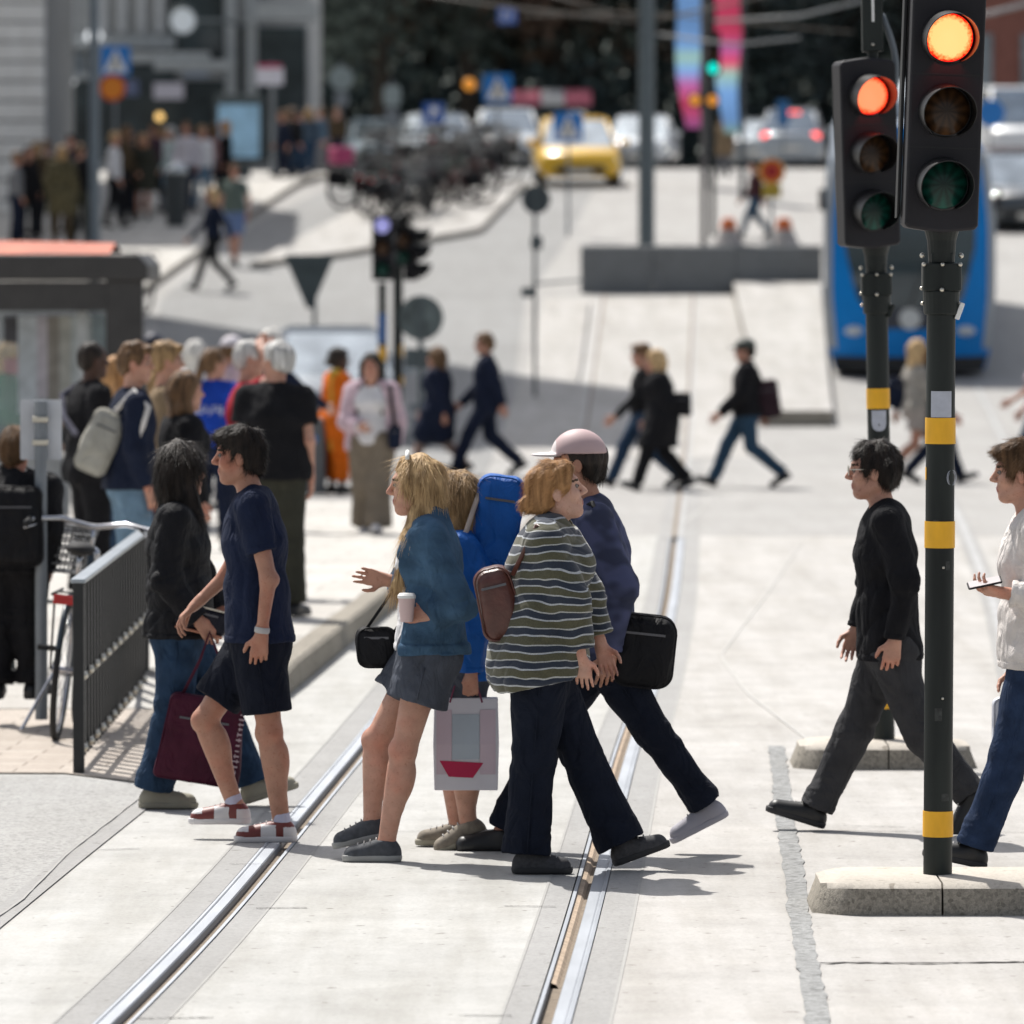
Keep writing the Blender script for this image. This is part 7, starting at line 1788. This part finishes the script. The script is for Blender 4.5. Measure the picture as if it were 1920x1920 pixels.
for (a, b3) in ((125, 70), (178, 68), (128, 152)): q = MB(); q.sphere((xx(a), -.2, z(b3)), (.22, .1, .16), 12, 8); q.build('wall_lamp', flat('lamp_white', (.8, .8, .8), emit=(.9, .93, .95), est=.9), b2_, smooth=True)
q = MB(); q.sphere((xx(301), -.2, z(219)), (.10, .1, .10), 10, 8); q.build('wall_lamp', flat('lamp_warm', (.8, .6, .3), emit=(1, .62, .2), est=1.2), b2_, smooth=True)
for x in (424, 462): panel('column', x, x + 22, -60, 290, m_canopy, .35, .3)
gl = thing('street_clock', 'round pale street clock face on a dark bracket above the shops', 'clock', P(343, 39, 168)); q = MB(); q.lathe([(.30, .06), (.32, .0), (.32, -.1), (.30, -.16)], ax=(0, -1, 0), n=28); q.build('face', flat('clock_face', (.55, .60, .64), emit=(.55, .60, .64), est=.15), gl, auto=40); q = MB(); q.ring((0, -.05, 0), .33, .03, N=28); q.build('rim', m_galvd, gl, smooth=True); q = MB(); q.tube([V(.3, 0, 0), V(.9, 3.0, .1), V(1.2, 8, .1)], .05, 6); q.build('bracket', m_galvd, gl)
Yb3 = 205.0; zg = gz(Yb3); xc3 = X(1800, Yb3)
b3_ = thing('brick_building', 'red brick building at the top right corner', 'building', (xc3, Yb3, zg)); z3 = lambda r: P(960, r, Yb3).z - zg
q = MB(); q.box((6, 6, 7), (12, 12, 15)); q.build('wall', m_brick, b3_)
for i in range(5):
    for k in range(3):
        q = MB(); q.box((.55 + 1.6 * i, -.04, z3(112) + (k - 1) * 3.0), (.75, .12, 1.5)); w_ = q.build('window', m_wpale, b3_); q = MB(); q.box((.55 + 1.6 * i, -.10, z3(112) + (k - 1) * 3.0 - .80), (.95, .2, .10)); q.build('sill', m_canopy, w_)
q = MB(); q.box((6, -.03, z3(190)), (12.1, .14, .3)); q.build('plinth_band', m_facade, b3_)
pr_ = G(1862, 150); rt, pl = sign_post('round_sign', 'blue round sign at the right edge above the white van', 1856, 150, 196, .03, m_galv); pl('sign_plate', circ(.30, 24), 212, 1858, m_blue)
rt, pl = sign_post('parking_sign', 'narrow blue sign above the small silver car', 1468, 168, 190, .03, m_galv); pl('sign_plate', sq(.28, .62, .04), 212, 1468, flat('sign_blue5', (.02, .12, .30)))
# tall block outside the left edge of the view: its shadow lies across the road
tw = thing('office_tower', 'tall office tower standing outside the left edge of the view', 'building', (-20.5, 123, gz(120) - 1)); q = MB(); q.box((0, 0, 23), (15, 15, 46)); q.build('wall', m_facade, tw)
for k in range(14): q = MB(); q.box((0, -.1, 3 + 3.1 * k), (14.6, 15.1, 1.6)); q.build('window_band', m_win, tw)

# ------------------------------------------------------------------ trees
def leafmat(n_, c):
    m = mat(n_, c, rough=.7, var=.45, scale=1.6); t, b = nodes(m); tl = t.nodes.new('ShaderNodeBsdfTranslucent'); t.links.new(b.inputs['Base Color'].links[0].from_socket, tl.inputs[0])
    mx = t.nodes.new('ShaderNodeMixShader'); mx.inputs[0].default_value = .45; t.links.new(b.outputs[0], mx.inputs[1]); t.links.new(tl.outputs[0], mx.inputs[2]); t.links.new(mx.outputs[0], t.nodes['Material Output'].inputs[0]); return m
m_bark = mat('bark', (.05, .04, .03), rough=.9, var=.4, scale=8)
m_leaf = [leafmat('leaf_%d' % i, c) for i, c in enumerate(((.092, .116, .10), (.078, .11, .112), (.16, .11, .08)))]
def tree_mesh(seed, h=11.0, R_=3.6, n=2300):
    r = np.random.RandomState(seed)
    tq = MB(); tip = V(.3, .1, h * .55); tq.tube([V(0, 0, -.3), V(.05, 0, h * .2), V(.15, .05, h * .38), tip], [.28, .22, .17, .10], 10)
    cl_ = []
    for i in range(9):
        a = 2 * PI * i / 9 + r.rand(); z0 = h * (.25 + .25 * r.rand()); e = V(math.cos(a) * R_ * (.5 + .3 * r.rand()), math.sin(a) * R_ * (.5 + .3 * r.rand()), h * (.45 + .4 * r.rand()))
        tq.tube([V(.1, 0, z0), V(.1, 0, z0).lerp(e, .5) + V(0, 0, .3), e], [.10, .06, .025], 6); cl_.append((np.array(e), 1.5 + .6 * r.rand()))
    for i in range(16):
        a = r.rand() * 6.28; ph = r.rand(); cl_.append((np.array([math.cos(a) * R_ * .75 * ph ** .5, math.sin(a) * R_ * .75 * ph ** .5, h * (.28 + .66 * r.rand())]), 1.0 + 1.0 * r.rand()))
    V_ = []; F_ = []
    per = n // len(cl_)
    for c, rad in cl_:
        d = r.randn(per, 3); d /= np.linalg.norm(d, axis=1)[:, None]; p = c + d * (rad * r.rand(per) ** .4)[:, None] * np.array([1, 1, .8])
        u = r.randn(per, 3); u /= np.linalg.norm(u, axis=1)[:, None]; v = np.cross(u, d + .3 * r.randn(per, 3)); v /= np.linalg.norm(v, axis=1)[:, None]
        s_ = (.12 + .14 * r.rand(per))[:, None]; b0 = len(V_) 
        q_ = np.stack([p - u * s_, p + v * s_ * .6, p + u * s_, p - v * s_ * .6], 1).reshape(-1, 3); V_.append(q_)
    vv = np.concatenate(V_); me = bpy.data.meshes.new('crown'); k = len(vv) // 4
    me.vertices.add(len(vv)); me.vertices.foreach_set('co', vv.astype(np.float32).ravel()); me.loops.add(len(vv)); me.loops.foreach_set('vertex_index', np.arange(len(vv), dtype=np.int32)); me.polygons.add(k); me.polygons.foreach_set('loop_start', np.arange(0, 4 * k, 4, dtype=np.int32)); me.polygons.foreach_set('loop_total', np.full(k, 4, np.int32)); me.update(calc_edges=True)
    return tq, me
rt_ = random.Random(11)
trees = []
tmeshes = []
for sd in range(3):
    tq, me = tree_mesh(40 + sd); tmeshes.append((tq, me))
spots = [(560, 188), (640, 196), (720, 190), (800, 200), (880, 194), (960, 202), (1040, 196), (1120, 204), (1200, 198), (1290, 206), (1380, 196), (1460, 204), (1540, 198), (1620, 206), (1700, 200), (1780, 210), (600, 214), (760, 218), (920, 220), (1080, 218), (1240, 222), (1420, 220), (1600, 222), (500, 204), (1900, 232), (400, 226)]
kn_ = ['dark green broad tree', 'deep blue green tree', 'reddish brown leaved tree']
behind = ['over the far end of the left pavement', 'above the grey round sign', 'above the pale sign back', 'behind the parking sign', 'behind the yellow lamp', 'behind the crossing sign', 'above the red and white awning', 'left of the thick grey pole', 'behind the thick grey pole', 'behind the blue banner', 'behind the pink banner', 'above the silver car', 'left of the tram roof', 'behind the further signal head', 'behind the near signal head', 'right of the near signal head', 'in the back row above the far left pavement', 'in the back row above the grey car', 'in the back row above the white car', 'in the back row above the taxi', 'in the back row near the thick grey pole', 'in the back row above the silver cars', 'in the back row behind the tram', 'beside the grey shop building', 'behind the brick building', 'behind the shop building']
spots = [(a, b_ + 14) for a, b_ in spots]
for i, (px, Y) in enumerate(spots):
    k = (0, 1, 0, 1, 2, 1, 0, 1, 2, 0, 1, 0, 1)[i % 13]; tq, me = tmeshes[i % 3]
    t = thing('tree', kn_[k] + ' ' + behind[i], 'tree', G(px, Y), rt_.uniform(0, 6.28), 'trees closing the end of the street'); sc = rt_.uniform(.95, 1.3); t.scale = (sc, sc, sc)
    tq.build('trunk', m_bark, t, smooth=True); o = bpy.data.objects.new('crown', me.copy()); o.data.materials.append(m_leaf[k]); COL.objects.link(o); o.parent = t
# hedge of undergrowth under the trees
r = np.random.RandomState(3); n = 9000
px_ = r.rand(n) * 30 - 12; py_ = 208 + r.rand(n) * 8; pz = np.array([gz(y) for y in py_]) + r.rand(n) ** 1.3 * 3.2
p = np.stack([px_, py_, pz], 1); u = r.randn(n, 3); u /= np.linalg.norm(u, axis=1)[:, None]; v = np.cross(u, r.randn(n, 3)); v /= np.linalg.norm(v, axis=1)[:, None]; s_ = (.16 + .16 * r.rand(n))[:, None]
q = MB(); vv = np.stack([p - u * s_, p + v * s_ * .6, p + u * s_, p - v * s_ * .6], 1).reshape(-1, 3); q.v = [tuple(a) for a in vv]; q.f = [(4 * i, 4 * i + 1, 4 * i + 2, 4 * i + 3) for i in range(n)]; q.m = [0] * n
o = q.build('undergrowth', m_leaf[1]); tagp(o, 'dark undergrowth massed below the far trees', 'bushes', kind='stuff')
